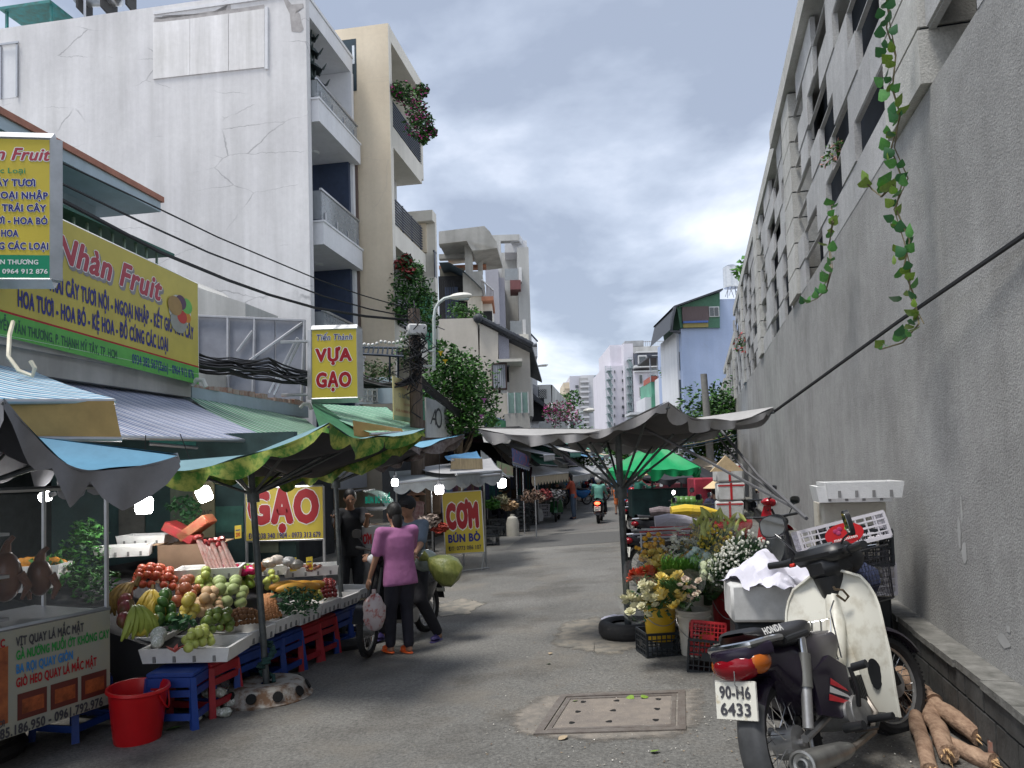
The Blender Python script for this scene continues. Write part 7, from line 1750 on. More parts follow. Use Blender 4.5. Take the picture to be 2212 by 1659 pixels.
 for sy in (-1, 1):
  m = MB(); m.cyl((.93, sy * .08, 1.02), (.85, sy * .35, 1.04), .016, n=8); part('handlebar', m, blk, t)
  mirror(t, (.90, sy * .2, 1.03), (.93, sy * .28, 1.16), (-1, sy * .1, .1), (.05, .042), chrome if sy > 0 else blk)
 return t
redp = mat('paint_red', (.35, .01, .02), .22, var=.1); bluep = mat('paint_blue', (.02, .16, .45), .22, var=.1); blkp = mat('paint_black', (.015, .016, .02), .22, var=.1); whp = mat('paint_white', (.6, .6, .6), .25, var=.05); grnp = mat('paint_green', (.02, .09, .03), .3, var=.2)
def G(px, py): return ground(px, py)
# green-grey hoodie rider's scooter, oncoming far bikes, parked row on the right
SC = simple_bike('dark scooter ridden away down the street with its red tail light on', G(1293, 1131), rad(79), blkp, scooter=True, lit=True, steer=0, spokes=0)
BK = simple_bike('black motorbike with cloudy grey plate beside the umbrella pole', G(1392, 1262), rad(28), blkp, steer=.5, plate_txt=('59-Z1', '3766'), lean=-.1)
R2 = dict(group='motorbikes on the street')
def cpy(src, label, p, rz, lean=-.1, sc=1): o = dup(src, p, (0, 0, rz), label, sc=sc); o.rotation_euler = (Matrix.Rotation(rz, 3, 'Z') @ Matrix.Rotation(lean, 3, 'X')).to_euler(); return o
RB = simple_bike('red motorbike parked nose to the wall behind the flowers', G(1470, 1235), rad(24), redp, steer=.4, plate_txt=('59-S3', '1108'), lean=-.1)
cpy(BK, 'dark motorbike farther along the parked row, behind the black one', G(1400, 1205), rad(25)); cpy(RB, 'second red motorbike of the parked row under the green parasol', G(1455, 1185), rad(20)); cpy(BK, 'black motorbike at the back of the parked row before the fruit crates', G(1368, 1160), rad(40))
RW = simple_bike('red and white motorbike standing by the wall behind the lilies', G(1560, 1215), rad(12), redp, steer=.5, lean=-.12); cpy(BK, 'black handled motorbike tight against the wall behind the foam box', G(1600, 1330), rad(38), -.12)
BB = simple_bike('blue motorbike parked on the left side far down the street', G(1268, 1090), rad(200), bluep, steer=-.3)
cpy(BB, 'second blue motorbike at the left side far down the street', G(1290, 1078), rad(215)); cpy(RB, 'red motorbike parked at the left side far down the street', G(1306, 1082), rad(190))
cpy(BK, 'oncoming motorbike far down the middle of the street', G(1345, 1076), rad(255), 0); cpy(SC, 'distant scooter right of the umbrella pole', G(1362, 1090), rad(240), 0)
GBk = simple_bike('dark green motorbike facing the camera at the left stalls', G(1207, 1122), rad(262), grnp, scooter=True, steer=.1)
a_, b_ = G(922, 1364), G(814, 1412); LBh = math.atan2(b_.y - a_.y, b_.x - a_.x); LB = simple_bike('black motorbike held by the rider beside the woman in the pink shirt', a_, LBh, blkp, steer=.25)
# ================================================================ people
skinm = mat('skin', (.36, .20, .13), .55, var=.08, scale=10); hairm = mat('hair_black', (.008, .007, .007), .5, var=.3, scale=40, stretch=(1, 1, .2), bump=.6, bscale=90)
def remesh(mb, name, mats, vox=.016, smooth=4):
 me = mb.mesh('tmp', mats, False); o = bpy.data.objects.new('tmp', me); COL.objects.link(o)
 r = o.modifiers.new('r', 'REMESH'); r.mode = 'VOXEL'; r.voxel_size = vox; r.use_smooth_shade = True
 s = o.modifiers.new('s', 'SMOOTH'); s.iterations = smooth; s.factor = .5
 PEND.append((o, name)); return o
PEND = []
def cap(m, a, b, ra, rb, n=12, sq=1):
 a, b = Vector(a), Vector(b); m.ell(a, (ra, ra, ra), n, 8); m.ell(b, (rb, rb, rb), n, 8); m.cyl(a, b, ra, rb, n)
def hand(m, w_, d, side, s=1, curl=.5):
 """w_ wrist, d direction of the hand"""
 d = Vector(d).normalized(); u = d.cross(Vector((0, .2, 1))).normalized() if abs(d.z) < .9 else Vector((1, 0, 0)); n = d.cross(u).normalized()
 Mx = Matrix((u, n, d)).transposed(); w_ = Vector(w_)
 m.ell(w_ + d * .045 * s, (.038 * s, .016 * s, .05 * s), 10, 7, M=Mx)
 for k in range(4):
  b = w_ + d * .08 * s + u * (-.027 + .018 * k) * s; L = (.036, .042, .040, .032)[k] * s
  e_ = b + d * L + n * .008 * s; m.tube([b - d * .02, b, e_, e_ + (d * (1 - curl) + n * curl) * L * .8], [.009 * s, .0088 * s, .008 * s, .006 * s], 6)
 b = w_ + d * .03 * s + u * .034 * s * side; m.tube([b - u * .015 * s * side, b + (d + u * side * .9) * .022 * s, b + (d * 1.6 + u * side * .9) * .032 * s], [.011 * s, .010 * s, .007 * s], 6)
def person(label, loc, rz, H=1.58, pose='stand', shirt=(.3, .3, .3), pants=(.02, .02, .03), hat=None, hatc=(.6, .5, .35), arms=((0, 0), (0, 0)), lean=0, feet=None, slim=1.0, sleeve='short', shorts=False, shirt2=None, legs=None, head_turn=0, nod=0, shoe=(.02, .02, .05), hair_long=False, group=None, detail=True, slip=None):
 """local frame: faces +x, y left. arms: (forward swing, elbow bend, outward) per side right,left in radians"""
 t = thing('person', label, 'person', loc, rz, group); k = H / 1.6
 hip = .86 * k if pose == 'stand' else .80 * k if pose == 'ride' else .50 * k
 L = lambda x, y, z: Vector((x, y, z)) * k
 pel = Vector((0, 0, hip)); sp = Matrix.Rotation(lean, 3, 'Y'); up = lambda x, y, z: pel + sp @ (Vector((x, y, z)) * k)
 ch = up(0, 0, .36); nk = up(.015, 0, .50); hd_c = up(.03, 0, .645) + Vector((.05 * nod, 0, -.02 * abs(nod))) * k
 sw = .165 * slim; sh = [up(0, -sw, .44), up(0, sw, .44)]
 el, wr = [], []
 for i, sd in enumerate((-1, 1)):
  a = arms[i]; f, b_ = a[0], a[1]; o_ = a[2] if len(a) > 2 else .12
  d1 = Vector((sin(f), sd * sin(o_), -cos(f))).normalized(); e_ = sh[i] + d1 * .27 * k
  d2 = Vector((sin(f + b_), sd * sin(o_) * (.2 if b_ > .6 else 1), -cos(f + b_))).normalized(); el.append(e_); wr.append((e_ + d2 * .235 * k, d2))
 hp = [pel + Vector((0, -.085 * k, -.02)), pel + Vector((0, .085 * k, -.02))]
 kn, an = [], []
 for i, sd in enumerate((-1, 1)):
  if legs: kk, aa = legs[i]; kn.append(Vector(kk) * k); an.append(Vector(aa) * k)
  elif pose == 'stand': kn.append(Vector((.02, sd * .09, .46)) * k); an.append(Vector((-.01, sd * .10, .08)) * k)
  elif pose == 'ride': kn.append(Vector((.36, sd * .17, .74)) * k); an.append(Vector((.30, sd * .17, .34)) * k)
  else: kn.append(Vector((.40, sd * .12, .48)) * k); an.append(Vector((.38, sd * .12, .08)) * k)
 def loft(m, pr_):
  N_ = 18; V_ = [up(rx * cos(2 * pi * j / N_), ry * slim * sin(2 * pi * j / N_) , z) for z, rx, ry in pr_ for j in range(N_)]; q_ = len(pr_)
  m.add(V_, [(i * N_ + j, i * N_ + (j + 1) % N_, (i + 1) * N_ + (j + 1) % N_, (i + 1) * N_ + j) for i in range(q_ - 1) for j in range(N_)] + [tuple(range(N_))[::-1], tuple(range((q_ - 1) * N_, q_ * N_))])
 # body
 m = MB(); M_h = Matrix.Rotation(head_turn, 3, 'Z') @ Matrix.Rotation(nod * .6, 3, 'Y')
 m.ell(hd_c, (.090 * k, .073 * k, .108 * k), 16, 12, M=M_h); m.ell(hd_c + M_h @ Vector((.03, 0, -.05)) * k, (.055 * k, .055 * k, .062 * k), 12, 8, M=M_h)
 m.ell(hd_c + M_h @ Vector((.098, 0, -.022)) * k, (.020 * k, .014 * k, .022 * k), 8, 6, M=M_h)
 for sd in (-1, 1): m.ell(hd_c + M_h @ Vector((-.005, sd * .078, -.012)) * k, (.018 * k, .010 * k, .030 * k), 8, 6, M=M_h)
 m.ell(hd_c + M_h @ Vector((.082, 0, -.066)) * k, (.012 * k, .024 * k, .008 * k), 8, 6, M=M_h)
 cap(m, nk, hd_c - Vector((0, 0, .06 * k)), .052 * k, .048 * k)
 loft(m, ((-.06, .06, .08), (.0, .10, .145), (.14, .088, .122), (.27, .10, .142), (.38, .098, .155), (.46, .06, .08)))
 for i in (0, 1):
  cap(m, up(0, 0, .44), sh[i], .055 * k, .052 * k); cap(m, sh[i], el[i], .046 * k, .038 * k); cap(m, el[i], wr[i][0], .036 * k, .025 * k)
  cap(m, hp[i], kn[i], .082 * k, .056 * k); cap(m, kn[i], an[i], .052 * k, .034 * k); m.ell(kn[i].lerp(an[i], .3) + Vector((-.015, 0, 0)) * k, (.05 * k, .048 * k, .09 * k), 10, 7)
  cap(m, an[i] + Vector((-.02, 0, -.03)) * k, an[i] + Vector((.12, 0, -.055)) * k, .034 * k, .022 * k)
 o = remesh(m, 'body', skinm, .014 if detail else .02)
 t_body = (o, t, 'body')
 hm_ = MB()
 for i, sd in enumerate((-1, 1)): hand(hm_, wr[i][0] - wr[i][1] * .012, wr[i][1], -sd, k)
 JOB.append((o, t, hm_, 'body'))
 # shirt
 m = MB(); g_ = .016 * k
 loft(m, ((-.13, .132, .172), (-.06, .13, .168), (.04, .118, .158), (.14, .11, .146), (.27, .118, .160), (.38, .112, .168), (.45, .08, .11), (.485, .055, .06)))
 for i in (0, 1):
  cap(m, up(0, 0, .42), sh[i], .07 * k, .068 * k); e_ = sh[i].lerp(el[i], .75 if sleeve == 'short' else 1)
  cap(m, sh[i], e_, .066 * k, .064 * k if sleeve == 'short' else .052 * k)
  if sleeve == 'long': cap(m, el[i], el[i].lerp(wr[i][0], .95), .051 * k, .038 * k)
 o = remesh(m, 'shirt', mat('shirt_%s' % (shirt,), shirt, .85, col2=shirt2, var=.18, scale=18 if shirt2 else 5, bump=.5, bscale=18), .015 if detail else .02, 2); JOB.append((o, t, None, 'shirt'))
 m = MB()
 m.ell(pel + Vector((0, 0, .0)), (.118 * k, .155 * k * slim, .10 * k), 14, 9)
 for i in (0, 1):
  cap(m, hp[i], kn[i], .098 * k, .074 * k)
  if not shorts: cap(m, kn[i], kn[i].lerp(an[i], .92), .072 * k, .058 * k)
  else: cap(m, kn[i], kn[i].lerp(an[i], .18), .075 * k, .074 * k)
 o = remesh(m, 'trousers', mat('trousers_%s' % (pants,), pants, .85, var=.25, bump=.5, bscale=16), .016 if detail else .022, 2); JOB.append((o, t, None, 'trousers'))
 for i in (0, 1):
  a = an[i]; m = MB(); m.ell(a + Vector((.055, 0, -.066)) * k, (.125 * k, .048 * k, .016 * k), 14, 6); m.tube([a + Vector((.06, -.045, -.05)) * k, a + Vector((.065, 0, -.005)) * k, a + Vector((.06, .045, -.05)) * k], .014 * k, 6); m.ell(a + Vector((.08, 0, -.035)) * k, (.07 * k, .046 * k, .03 * k), 12, 6)
  part('slipper', m, mat('shoe_%s' % (shoe,), shoe, .6), t)
 # hair, hats
 m = MB(); m.ell(hd_c + M_h @ Vector((-.018, 0, .018)) * k, (.097 * k, .083 * k, .108 * k), 16, 12, M=M_h)
 if hair_long: m.ell(hd_c + M_h @ Vector((-.06, 0, -.08)) * k, (.05 * k, .06 * k, .12 * k), 12, 8, M=M_h)
 part('hair', m, hairm, t)
 for sd in (-1, 1): m = MB(); m.ell(hd_c + M_h @ Vector((.088, sd * .03, .008)) * k, (.008 * k, .014 * k, .008 * k), 8, 6, M=M_h); part('eye', m, hairm, t)
 if hat == 'cone':
  m = MB(); m.lathe([(.0, .16), (.02, .145), (.22, -.0), (.215, -.008), (.02, .13)], hd_c + Vector((0, 0, .045 * k)), 24); part('conical_hat', m, mat('palm_leaf_hat', (.62, .47, .28), .8, var=.12, scale=20), t)
 elif hat == 'bucket':
  m = MB(); m.lathe([(0, .135), (.06, .13), (.085, .09), (.095, .03), (.18, -.03), (.185, -.045), (.10, .0)], hd_c + Vector((0, 0, .02)), 24, f=lambda a, z: 1 + (.05 * sin(5 * a) if z < .02 else 0)); part('sun_hat', m, mat('hat_%s' % (hatc,), hatc, .85, var=.15), t)
 elif hat == 'helmet':
  m = MB(); m.ell(hd_c + M_h @ Vector((-.01, 0, .025)) * k, (.135 * k, .122 * k, .13 * k), 20, 14, M=M_h); part('helmet', m, mat('helmet_%s' % (hatc,), hatc, .2, var=.04), t); m = MB(); m.tube([hd_c + Vector((.05, .12, .0)) * k, hd_c + Vector((-.12, 0, -.02)) * k, hd_c + Vector((.05, -.12, .0)) * k], .008, 5); part('helmet_band', m, blk, t)
 elif hat == 'cap':
  m = MB(); m.ell(hd_c + M_h @ Vector((-.01, 0, .035)) * k, (.108 * k, .095 * k, .095 * k), 16, 10, M=M_h); m.ell(hd_c + M_h @ Vector((.12, 0, .035)) * k, (.075 * k, .07 * k, .01 * k), 12, 6, M=M_h); part('cap', m, mat('cap_%s' % (hatc,), hatc, .7), t)
 return t
JOB = []; PUFF = []
def flush():
 dg = bpy.context.evaluated_depsgraph_get(); dg.update()
 for o, t, extra, nm in JOB:
  me = bpy.data.meshes.new_from_object(o.evaluated_get(dg)); me.name = nm
  if extra:
   n0 = len(me.vertices); V_ = [v.co.copy() for v in me.vertices]; F_ = [tuple(p.vertices) for p in me.polygons]
   mm = me.materials[0]; m2 = bpy.data.meshes.new(nm); m2.from_pydata(V_ + [Vector(v) for v in extra.v], [], F_ + [tuple(i + n0 for i in f) for f in extra.f]); m2.materials.append(mm); me = m2
  if nm != 'body' and len(me.vertices) > 9000 and len(PUFF) < 6:
   PUFF.append(1)
   for v in me.vertices:
    c_ = v.co; f_ = noise.noise(Vector((c_.x * 9 + c_.z * 5, c_.y * 9, c_.z * 11))) + .5 * noise.noise(Vector((c_.x * 22, c_.y * 20 + c_.z * 9, c_.z * 26))); v.co = c_ + v.normal * f_ * .017
  me.polygons.foreach_set('use_smooth', [True] * len(me.polygons))
  c = bpy.data.objects.new(nm, me); COL.objects.link(c); c.parent = t
 for o, *_ in JOB: bpy.data.objects.remove(o)
 JOB.clear()
face_to = lambda deg: rad(deg)
# main group at the stall
P1 = person('woman in a pink purple t-shirt and orange slippers seen from behind', G(868, 1412), rad(128), 1.50, shirt=(.34, .13, .28), arms=((.5, .9, .15), (.12, .2, .18)), nod=.35, lean=.10, hair_long=True, shoe=(.85, .14, .03), legs=(((.03, -.09, .46), (-.05, -.06, .08)), ((.06, .09, .46), (.10, .08, .08))), slim=1.2)
P2 = person('rider in a grey blue shirt and dark cap sitting on the black motorbike', LB.location + Vector((cos(LBh), sin(LBh), 0)) * .25, LBh, 1.6, pose='ride', shirt=(.13, .17, .22), pants=(.015, .015, .02), hat='cap', hatc=(.015, .015, .017), arms=((.7, .5, .2), (.7, .5, .2)), lean=.15, shoe=(.04, .03, .12), legs=(((.30, -.24, .46), (.22, -.28, .08)), ((.30, .24, .46), (.14, .36, .08))))
P3 = person('man in black t-shirt and knee length shorts behind the thin steel pole', G(748, 1330) + Vector((0, .35, 0)), rad(-75), 1.66, shirt=(.012, .013, .016), pants=(.012, .014, .02), arms=((.9, 1.2, .1), (.9, 1.2, .1)), shorts=True, nod=.5, lean=.1)
P4 = person('woman in a pink sun hat and patterned blouse at the noodle counter', G(905, 1222), rad(150), 1.52, shirt=(.34, .14, .18), shirt2=(.55, .42, .42), hat='bucket', hatc=(.62, .35, .26), arms=((.9, .9, .15), (1.2, .5, .2)), detail=False)
P5 = person('scooter rider in a mint green hoodie and white helmet riding away', SC.location + Vector((.06, .22, 0)), rad(79), 1.5, pose='ride', shirt=(.16, .40, .33), pants=(.015, .015, .02), hat='helmet', hatc=(.6, .6, .6), arms=((.75, .3, .2), (.75, .3, .2)), sleeve='long', detail=False)
P6 = person('vendor in a navy shirt and conical hat sitting by the wall', G(1552, 1192), rad(100), 1.6, pose='sit', shirt=(.02, .025, .07), hat='cone', arms=((.5, .7, .2), (.5, .7, .2)), sleeve='long', detail=False)
P7 = person('vendor in a dark green jacket and conical hat under the green parasol', G(1378, 1135), rad(20), 1.5, shirt=(.02, .12, .09), hat='cone', arms=((.9, .9, .2), (.9, .9, .2)), sleeve='long', lean=.2, detail=False)
P8 = person('woman in a rust red top and blue jeans at the left stalls', G(1240, 1121), rad(165), 1.58, shirt=(.34, .07, .04), pants=(.07, .10, .15), arms=((.6, .9, .1), (.6, .9, .1)), lean=.12, detail=False, hair_long=True)
P9 = person('rider in dark clothes and green helmet on the dark green motorbike', GBk.location + Vector((.0, .3, -.05)), rad(262), 1.5, pose='ride', shirt=(.02, .025, .03), hat='helmet', hatc=(.10, .16, .10), arms=((.75, .3, .2), (.75, .3, .2)), sleeve='long', detail=False)
P10 = person('person in a light blue t-shirt and orange shorts walking far down the street', G(1337, 1111), rad(80), 1.6, shirt=(.16, .34, .55), pants=(.65, .18, .06), shorts=True, detail=False)
P11 = person('far rider in a conical hat coming towards the camera', G(1322, 1080), rad(262), 1.5, pose='ride', shirt=(.30, .28, .26), hat='cone', arms=((.75, .3, .2), (.75, .3, .2)), detail=False)
P12 = person('vendor in a conical hat sitting in the shade of the left stalls', G(1092, 1140) + Vector((-.3, 1.2, 0)), rad(-60), 1.5, pose='sit', shirt=(.03, .03, .05), hat='cone', arms=((.6, .7, .2), (.6, .7, .2)), detail=False)
P13 = person('person in a plum shirt standing in the shade right of the meal board', G(975, 1145) + Vector((-.2, 1.4, 0)), rad(-70), 1.6, shirt=(.10, .06, .12), detail=False)
fars = [(1262, 1072, (.05, .2, .22), None), (1285, 1070, (.06, .08, .2), None), (1300, 1066, (.5, .2, .25), 'helmet'), (1313, 1068, (.35, .35, .36), 'cone'), (1330, 1066, (.45, .2, .22), 'helmet'), (1350, 1066, (.1, .3, .45), None), (1362, 1080, (.12, .3, .42), None), (1275, 1064, (.04, .06, .10), None), (1395, 1075, (.3, .03, .03), None), (1420, 1078, (.5, .45, .4), 'cone')]
names = ['teal shirt', 'navy shirt', 'pink top and helmet', 'grey shirt and conical hat', 'rose top and helmet', 'blue shirt', 'sky blue shirt', 'dark shirt', 'bright red shirt', 'pale shirt and conical hat']
for i, (px, py, c_, h_) in enumerate(fars):
 person('distant person in a %s in the crowd down the street' % names[i], G(px, py), rad(R.uniform(0, 360)), R.uniform(1.5, 1.62), shirt=c_, hat=h_, hatc=(.5, .15, .18), detail=False, group='people far down the street')
flush()
# things held by the main group
m = MB(); m.ell((0, 0, -.16), (.11, .07, .17), 14, 10, jit=.08, rnd=rf); m.tube([(0, 0, -.02), (.0, 0, .05)], .02, 6); solo('plastic_bag', m, mat('bag_pinkish', (.42, .36, .36), .3, col2=(.3, .06, .05), scale=12, thr=(.5, .6)), 'pale plastic bag hanging from the hand of the pink shirted woman', 'bag', loc=at(808, 1285, 7.2))
t = thing('plastic_sack', 'full yellow green plastic sack tied on the back of the black motorbike', 'sack', at(958, 1228, 8.2)); m = MB(); m.lathe([(.06, .27), (.04, .22), (.02, .19), (.09, .12), (.15, .02), (.16, -.08), (.12, -.17), (.02, -.20)], (0, 0, 0), 24, f=lambda a, z: 1 + .06 * sin(7 * a + z * 12), M=Matrix.Rotation(-1.0, 3, 'Y')); part('sack_body', m, mat('sack_yellow', (.24, .25, .07), .35, col2=(.10, .13, .03), scale=5, stretch=(5, 5, 1.2), bump=.5, bscale=18), t)
m = MB(); m.ell((-.1, 0, 0), (.14, .1, .12), 14, 10); solo('plastic_bag', m, mat('bag_grey_film', (.2, .24, .22), .25, var=.4), 'grey green bag squeezed between the rider and the yellow sack', 'bag', loc=at(938, 1210, 8.3))
# ================================================================ plants, crates, flowers and clutter
lv = [mat('leaf_a', (.035, .11, .02), .55), mat('leaf_b', (.07, .19, .03), .55), mat('leaf_c', (.02, .06, .018), .6)]
bark = mat('bark', (.10, .075, .05), .9, var=.4, bump=.6)
def tree(label, base, crown, r, n, size, mats=lv, trunk=.09, cat='tree', seed=1, blobs=4, name='leafy_tree'):
 base, crown = Vector(base), Vector(crown); t = thing(name, label, cat, base); q = random.Random(seed); m = MB()
 top = crown - base; m.tube([(0, 0, 0), top * .35 + Vector((.05, 0, 0)), top * .8], [trunk, trunk * .8, trunk * .4], 8)
 cs = []
 for k in range(blobs):
  o_ = Vector((q.uniform(-1, 1) * r[0], q.uniform(-1, 1) * r[1], q.uniform(-.8, .9) * r[2])) * .62; cs.append(top + o_); m.tube([top * .5, top * .7 + o_ * .5, top + o_], [trunk * .5, trunk * .3, trunk * .12], 5)
 part('trunk', m, bark, t)
 for k, c in enumerate(cs): leafball('crown', '', '', c, tuple(v * q.uniform(.45, .65) for v in r), n // blobs, size, mats, parent=t, seed=seed * 7 + k)
 return t
def P3_(px, py, Y_): return at(px, py, Y_)
g0 = at(985, 1000, 19); tree('bushy green trumpet flower tree spilling over the left row', (g0.x, 19, 0), at(995, 835, 19), (.85, .8, 1.25), 3600, .12, seed=2, blobs=12)
for k, (px, py) in enumerate(((958, 770), (1010, 800), (938, 835), (1022, 840), (1040, 905), (990, 900))):
 leafball('trumpet_bush', 'leafy bough of the trumpet tree, %s' % ['topmost', 'upper right', 'left', 'middle right', 'lowest right', 'lowest middle'][k], 'bough', at(px, py, 18.6), (.42, .4, .42), 420, .12, [lv[0], lv[1]], seed=50 + k)
for k, (px, py) in enumerate(((952, 768), (962, 786), (1046, 870), (1040, 905))):
 m = MB(); m.lathe([(.01, 0), (.02, .05), (.07, .10)], (0, 0, 0), 6); solo('trumpet_flower', m, mat('flower_yellow', (.75, .5, .03), .5) if k < 2 else mat('flower_mauve', (.4, .12, .35), .5), ['highest yellow trumpet flower on the left tree', 'second yellow trumpet flower on the left tree', 'mauve flower at the right edge of the left tree', 'lowest mauve flower of the left tree'][k], 'flower', loc=at(px, py, 18.1))
boug = [lv[0], lv[2], lv[0], lv[1], lv[2], lv[0], mat('bract_magenta', (.42, .05, .22), .6)]
def hangbush(label, pts, Y_, r, n, size, mats, seed): 
 t = thing('shrub', label, 'shrub', at(pts[0][0], pts[0][1], Y_))
 for k, (px, py, rr_) in enumerate(pts): leafball('foliage', '', '', at(px, py, Y_ - .15 * (k % 3)) - at(pts[0][0], pts[0][1], Y_), (r * rr_,) * 3, n, size, mats, parent=t, seed=seed + k)
hangbush('bougainvillea spilling from the top balcony of the cream house', [(868, 200, 1), (890, 215, 1), (903, 240, 1), (912, 195, .6), (918, 262, .8), (898, 275, 1), (932, 285, .5), (915, 300, .5), (858, 195, .6)], 22.0, .34, 330, .11, boug, 60)
hangbush('dense green tree on the lower balcony of the cream house', [(880, 610, 1.2), (900, 630, 1.2), (872, 655, 1.1), (915, 650, 1), (890, 585, .8), (925, 690, .8), (865, 680, .7)], 21.8, .42, 420, .12, lv, 80)
hangbush('red leaved cordyline on the lower balcony of the cream house', [(868, 572, .8), (878, 560, .6), (882, 590, .6)], 21.6, .28, 110, .2, [mat('leaf_red', (.22, .03, .03), .6), lv[2]], 95)
hangbush('small plants on the terrace of the yellow house', [(985, 672, 1), (1000, 676, 1), (1020, 680, 1), (1034, 688, .8)], 31.5, .4, 160, .16, lv, 100)
hangbush('climbing plant around the wooden pole and pergola', [(880, 740, 1), (868, 770, .9), (888, 770, .8), (815, 800, 1), (800, 803, .8), (832, 802, .8)], 15.8, .24, 130, .09, [lv[0], mat('dry_leaf', (.22, .22, .15), .8)], 110)
hangbush('magenta flowering bush on the roof terrace left of the grey umbrella', [(1190, 890, 1), (1205, 884, 1.1), (1222, 890, 1.1), (1236, 900, 1), (1200, 905, 1)], 40, .5, 220, .16, [boug[6], lv[0], lv[0], mat('bract_pale', (.45, .2, .3), .6)], 120)
hangbush('green roof garden plants before the slab tower', [(1220, 870, 1), (1240, 862, .8), (1205, 940, 1), (1250, 930, 1)], 56, .9, 160, .3, lv, 130)
hangbush('dark mass of street trees at the end of the left row', [(1210, 960, 1), (1240, 972, 1.2), (1275, 965, 1), (1310, 975, 1.2), (1260, 990, 1.2), (1345, 970, 1), (1370, 985, 1.2), (1225, 985, 1)], 60, 1.3, 420, .32, lv, 140)
g0 = at(1530, 1000, 33); tree('feathery green tree behind the concrete pole on the right', (g0.x, 33, 0), at(1528, 920, 33), (1.5, 1.5, 2.2), 4200, .22, seed=9, blobs=12)
hangbush('roof terrace shrubs on the white shop house', [(1440, 805, 1), (1456, 800, 1), (1472, 808, 1)], 62, .6, 160, .25, [lv[1], mat('leaf_olive', (.2, .22, .05), .6)], 160)
hangbush('tuft of green leaves growing on top of the wall', [(1604, 577, 1)], 27.5, .4, 50, .4, [lv[1]], 170)
hangbush('pink flowering plant growing out of the wall grille', [(1800, 330, 1), (1812, 318, .9), (1790, 345, .8)], 8.6, .1, 60, .055, [lv[0], lv[1], mat('bloom_peach', (.55, .3, .25), .6)], 180)
hangbush('small red flowered plant low on the far wall grille', [(1612, 735, 1), (1600, 745, .8)], 24.5, .3, 60, .12, [lv[0], mat('bloom_red', (.5, .08, .08), .6)], 190)
# hanging vines on the wall
hl = MB(); hl.add([(0, 0, 0), (.35, .12, .02), (.5, .42, -.02), (.22, .85, -.05), (0, 1.1, -.12), (-.22, .85, -.05), (-.5, .42, -.02), (-.35, .12, .02), (0, .5, .05)], [(0, 1, 8), (1, 2, 8), (2, 3, 8), (3, 4, 8), (4, 5, 8), (5, 6, 8), (6, 7, 8), (7, 0, 8)])
hlm = [hl.mesh('vine_leaf', m_) for m_ in (mat('pothos_green', (.10, .30, .07), .3, var=.3, scale=3), mat('pothos_lime', (.20, .32, .05), .35, var=.3), mat('pothos_dark', (.05, .17, .06), .3))]
def WP(px, py, off): d = ray(px, py); k = (1.66 - off) / (d.x - .24 * d.y); return Vector((0, 0, EYE)) + d * k
def vine(label, pts, n, size, seed):
 q = random.Random(seed); V_ = [WP(px, py, .2 + .05 * (k % 2)) for k, (px, py) in enumerate(pts)]; t = thing('hanging_vine', label, 'vine', V_[0]); m = MB(); m.tube([v - V_[0] for v in V_], .006, 5)
 m.tube([v - V_[0] + Vector((q.uniform(-.03, .03), q.uniform(-.04, .04), 0)) for v in V_[:-2]], .004, 4); part('stem', m, mat('vine_stem', (.12, .10, .05), .7), t)
 for k in range(n):
  u = (k + q.random()) / n * (len(V_) - 1); i = min(int(u), len(V_) - 2); p = V_[i].lerp(V_[i + 1], u - i) - V_[0]
  o = bpy.data.objects.new('vine_leaf', q.choice([hlm[0], hlm[0], hlm[2], hlm[1]] if size > .09 else hlm)); COL.objects.link(o); o.parent = t
  o.location = p + Vector((q.uniform(-.05, .0), q.uniform(-.07, .07), q.uniform(-.03, .03))); o.rotation_euler = (q.uniform(1.7, 3.0), q.uniform(-.7, .7), q.uniform(-1.6, .8)); s = size * q.uniform(.65, 1.15); o.scale = (s, s, s)
vine('long hanging pothos vine on the right hand wall', [(1925, -10), (1915, 60), (1935, 120), (1928, 190), (1945, 250), (1925, 320), (1950, 390), (1935, 450), (1965, 520), (1952, 580), (1975, 640), (1985, 700), (1950, 740), (1900, 755)], 78, .078, 1)
vine('side shoot of pale leaves on the long vine', [(1930, 400), (1905, 425), (1885, 410), (1868, 392)], 5, .13, 3)
vine('shorter hanging pothos vine farther along the wall', [(1795, 440), (1800, 480), (1790, 530), (1795, 580), (1785, 625), (1765, 645), (1742, 655)], 22, .10, 2)
# crates and foam boxes
def crate(label, c, rz, d, m_, nx=6, nz_=4, tilt=(0, 0), group=None, name='plastic_crate'):
 t = thing(name, label, 'crate', c, rz, group); t.rotation_euler = (tilt[0], tilt[1], rz); L, Wd, Hh = d
 for (a, ln, off) in ((0, L, Wd / 2), (pi, L, Wd / 2), (pi / 2, Wd, L / 2), (-pi / 2, Wd, L / 2)):
  m = MB(); M_ = Matrix.Rotation(a, 3, 'Z'); n_ = max(3, int(nx * ln / L)); b = .012
  for j in range(nz_ + 1): m.box(M_ @ Vector((0, off, Hh * j / nz_)), (ln, b, .022 if j in (0, nz_) else .009), M=M_)
  for i in range(n_ + 1): m.box(M_ @ Vector((-ln / 2 + ln * i / n_, off, Hh / 2)), (.020 if i in (0, n_) else .008, b * .8, Hh), M=M_)
  m.box(M_ @ Vector((0, off + .001, Hh * .5)), (ln * .3, b, Hh * .25), M=M_)
  part('side', m, m_, t, smooth=False)
 m = MB(); m.box((0, 0, .008), (L, Wd, .012)); part('bottom', m, m_, t); return t
cb = mat('crate_black', (.018, .022, .026), .45, var=.2); cw = mat('crate_white', (.60, .58, .62), .5, var=.08); crd = mat('crate_red', (.50, .02, .025), .4)
dirty = mat('foam_dirty', (.58, .55, .48), .85, col2=(.30, .24, .17), scale=4, thr=(.5, .72), bump=.5, bscale=30)
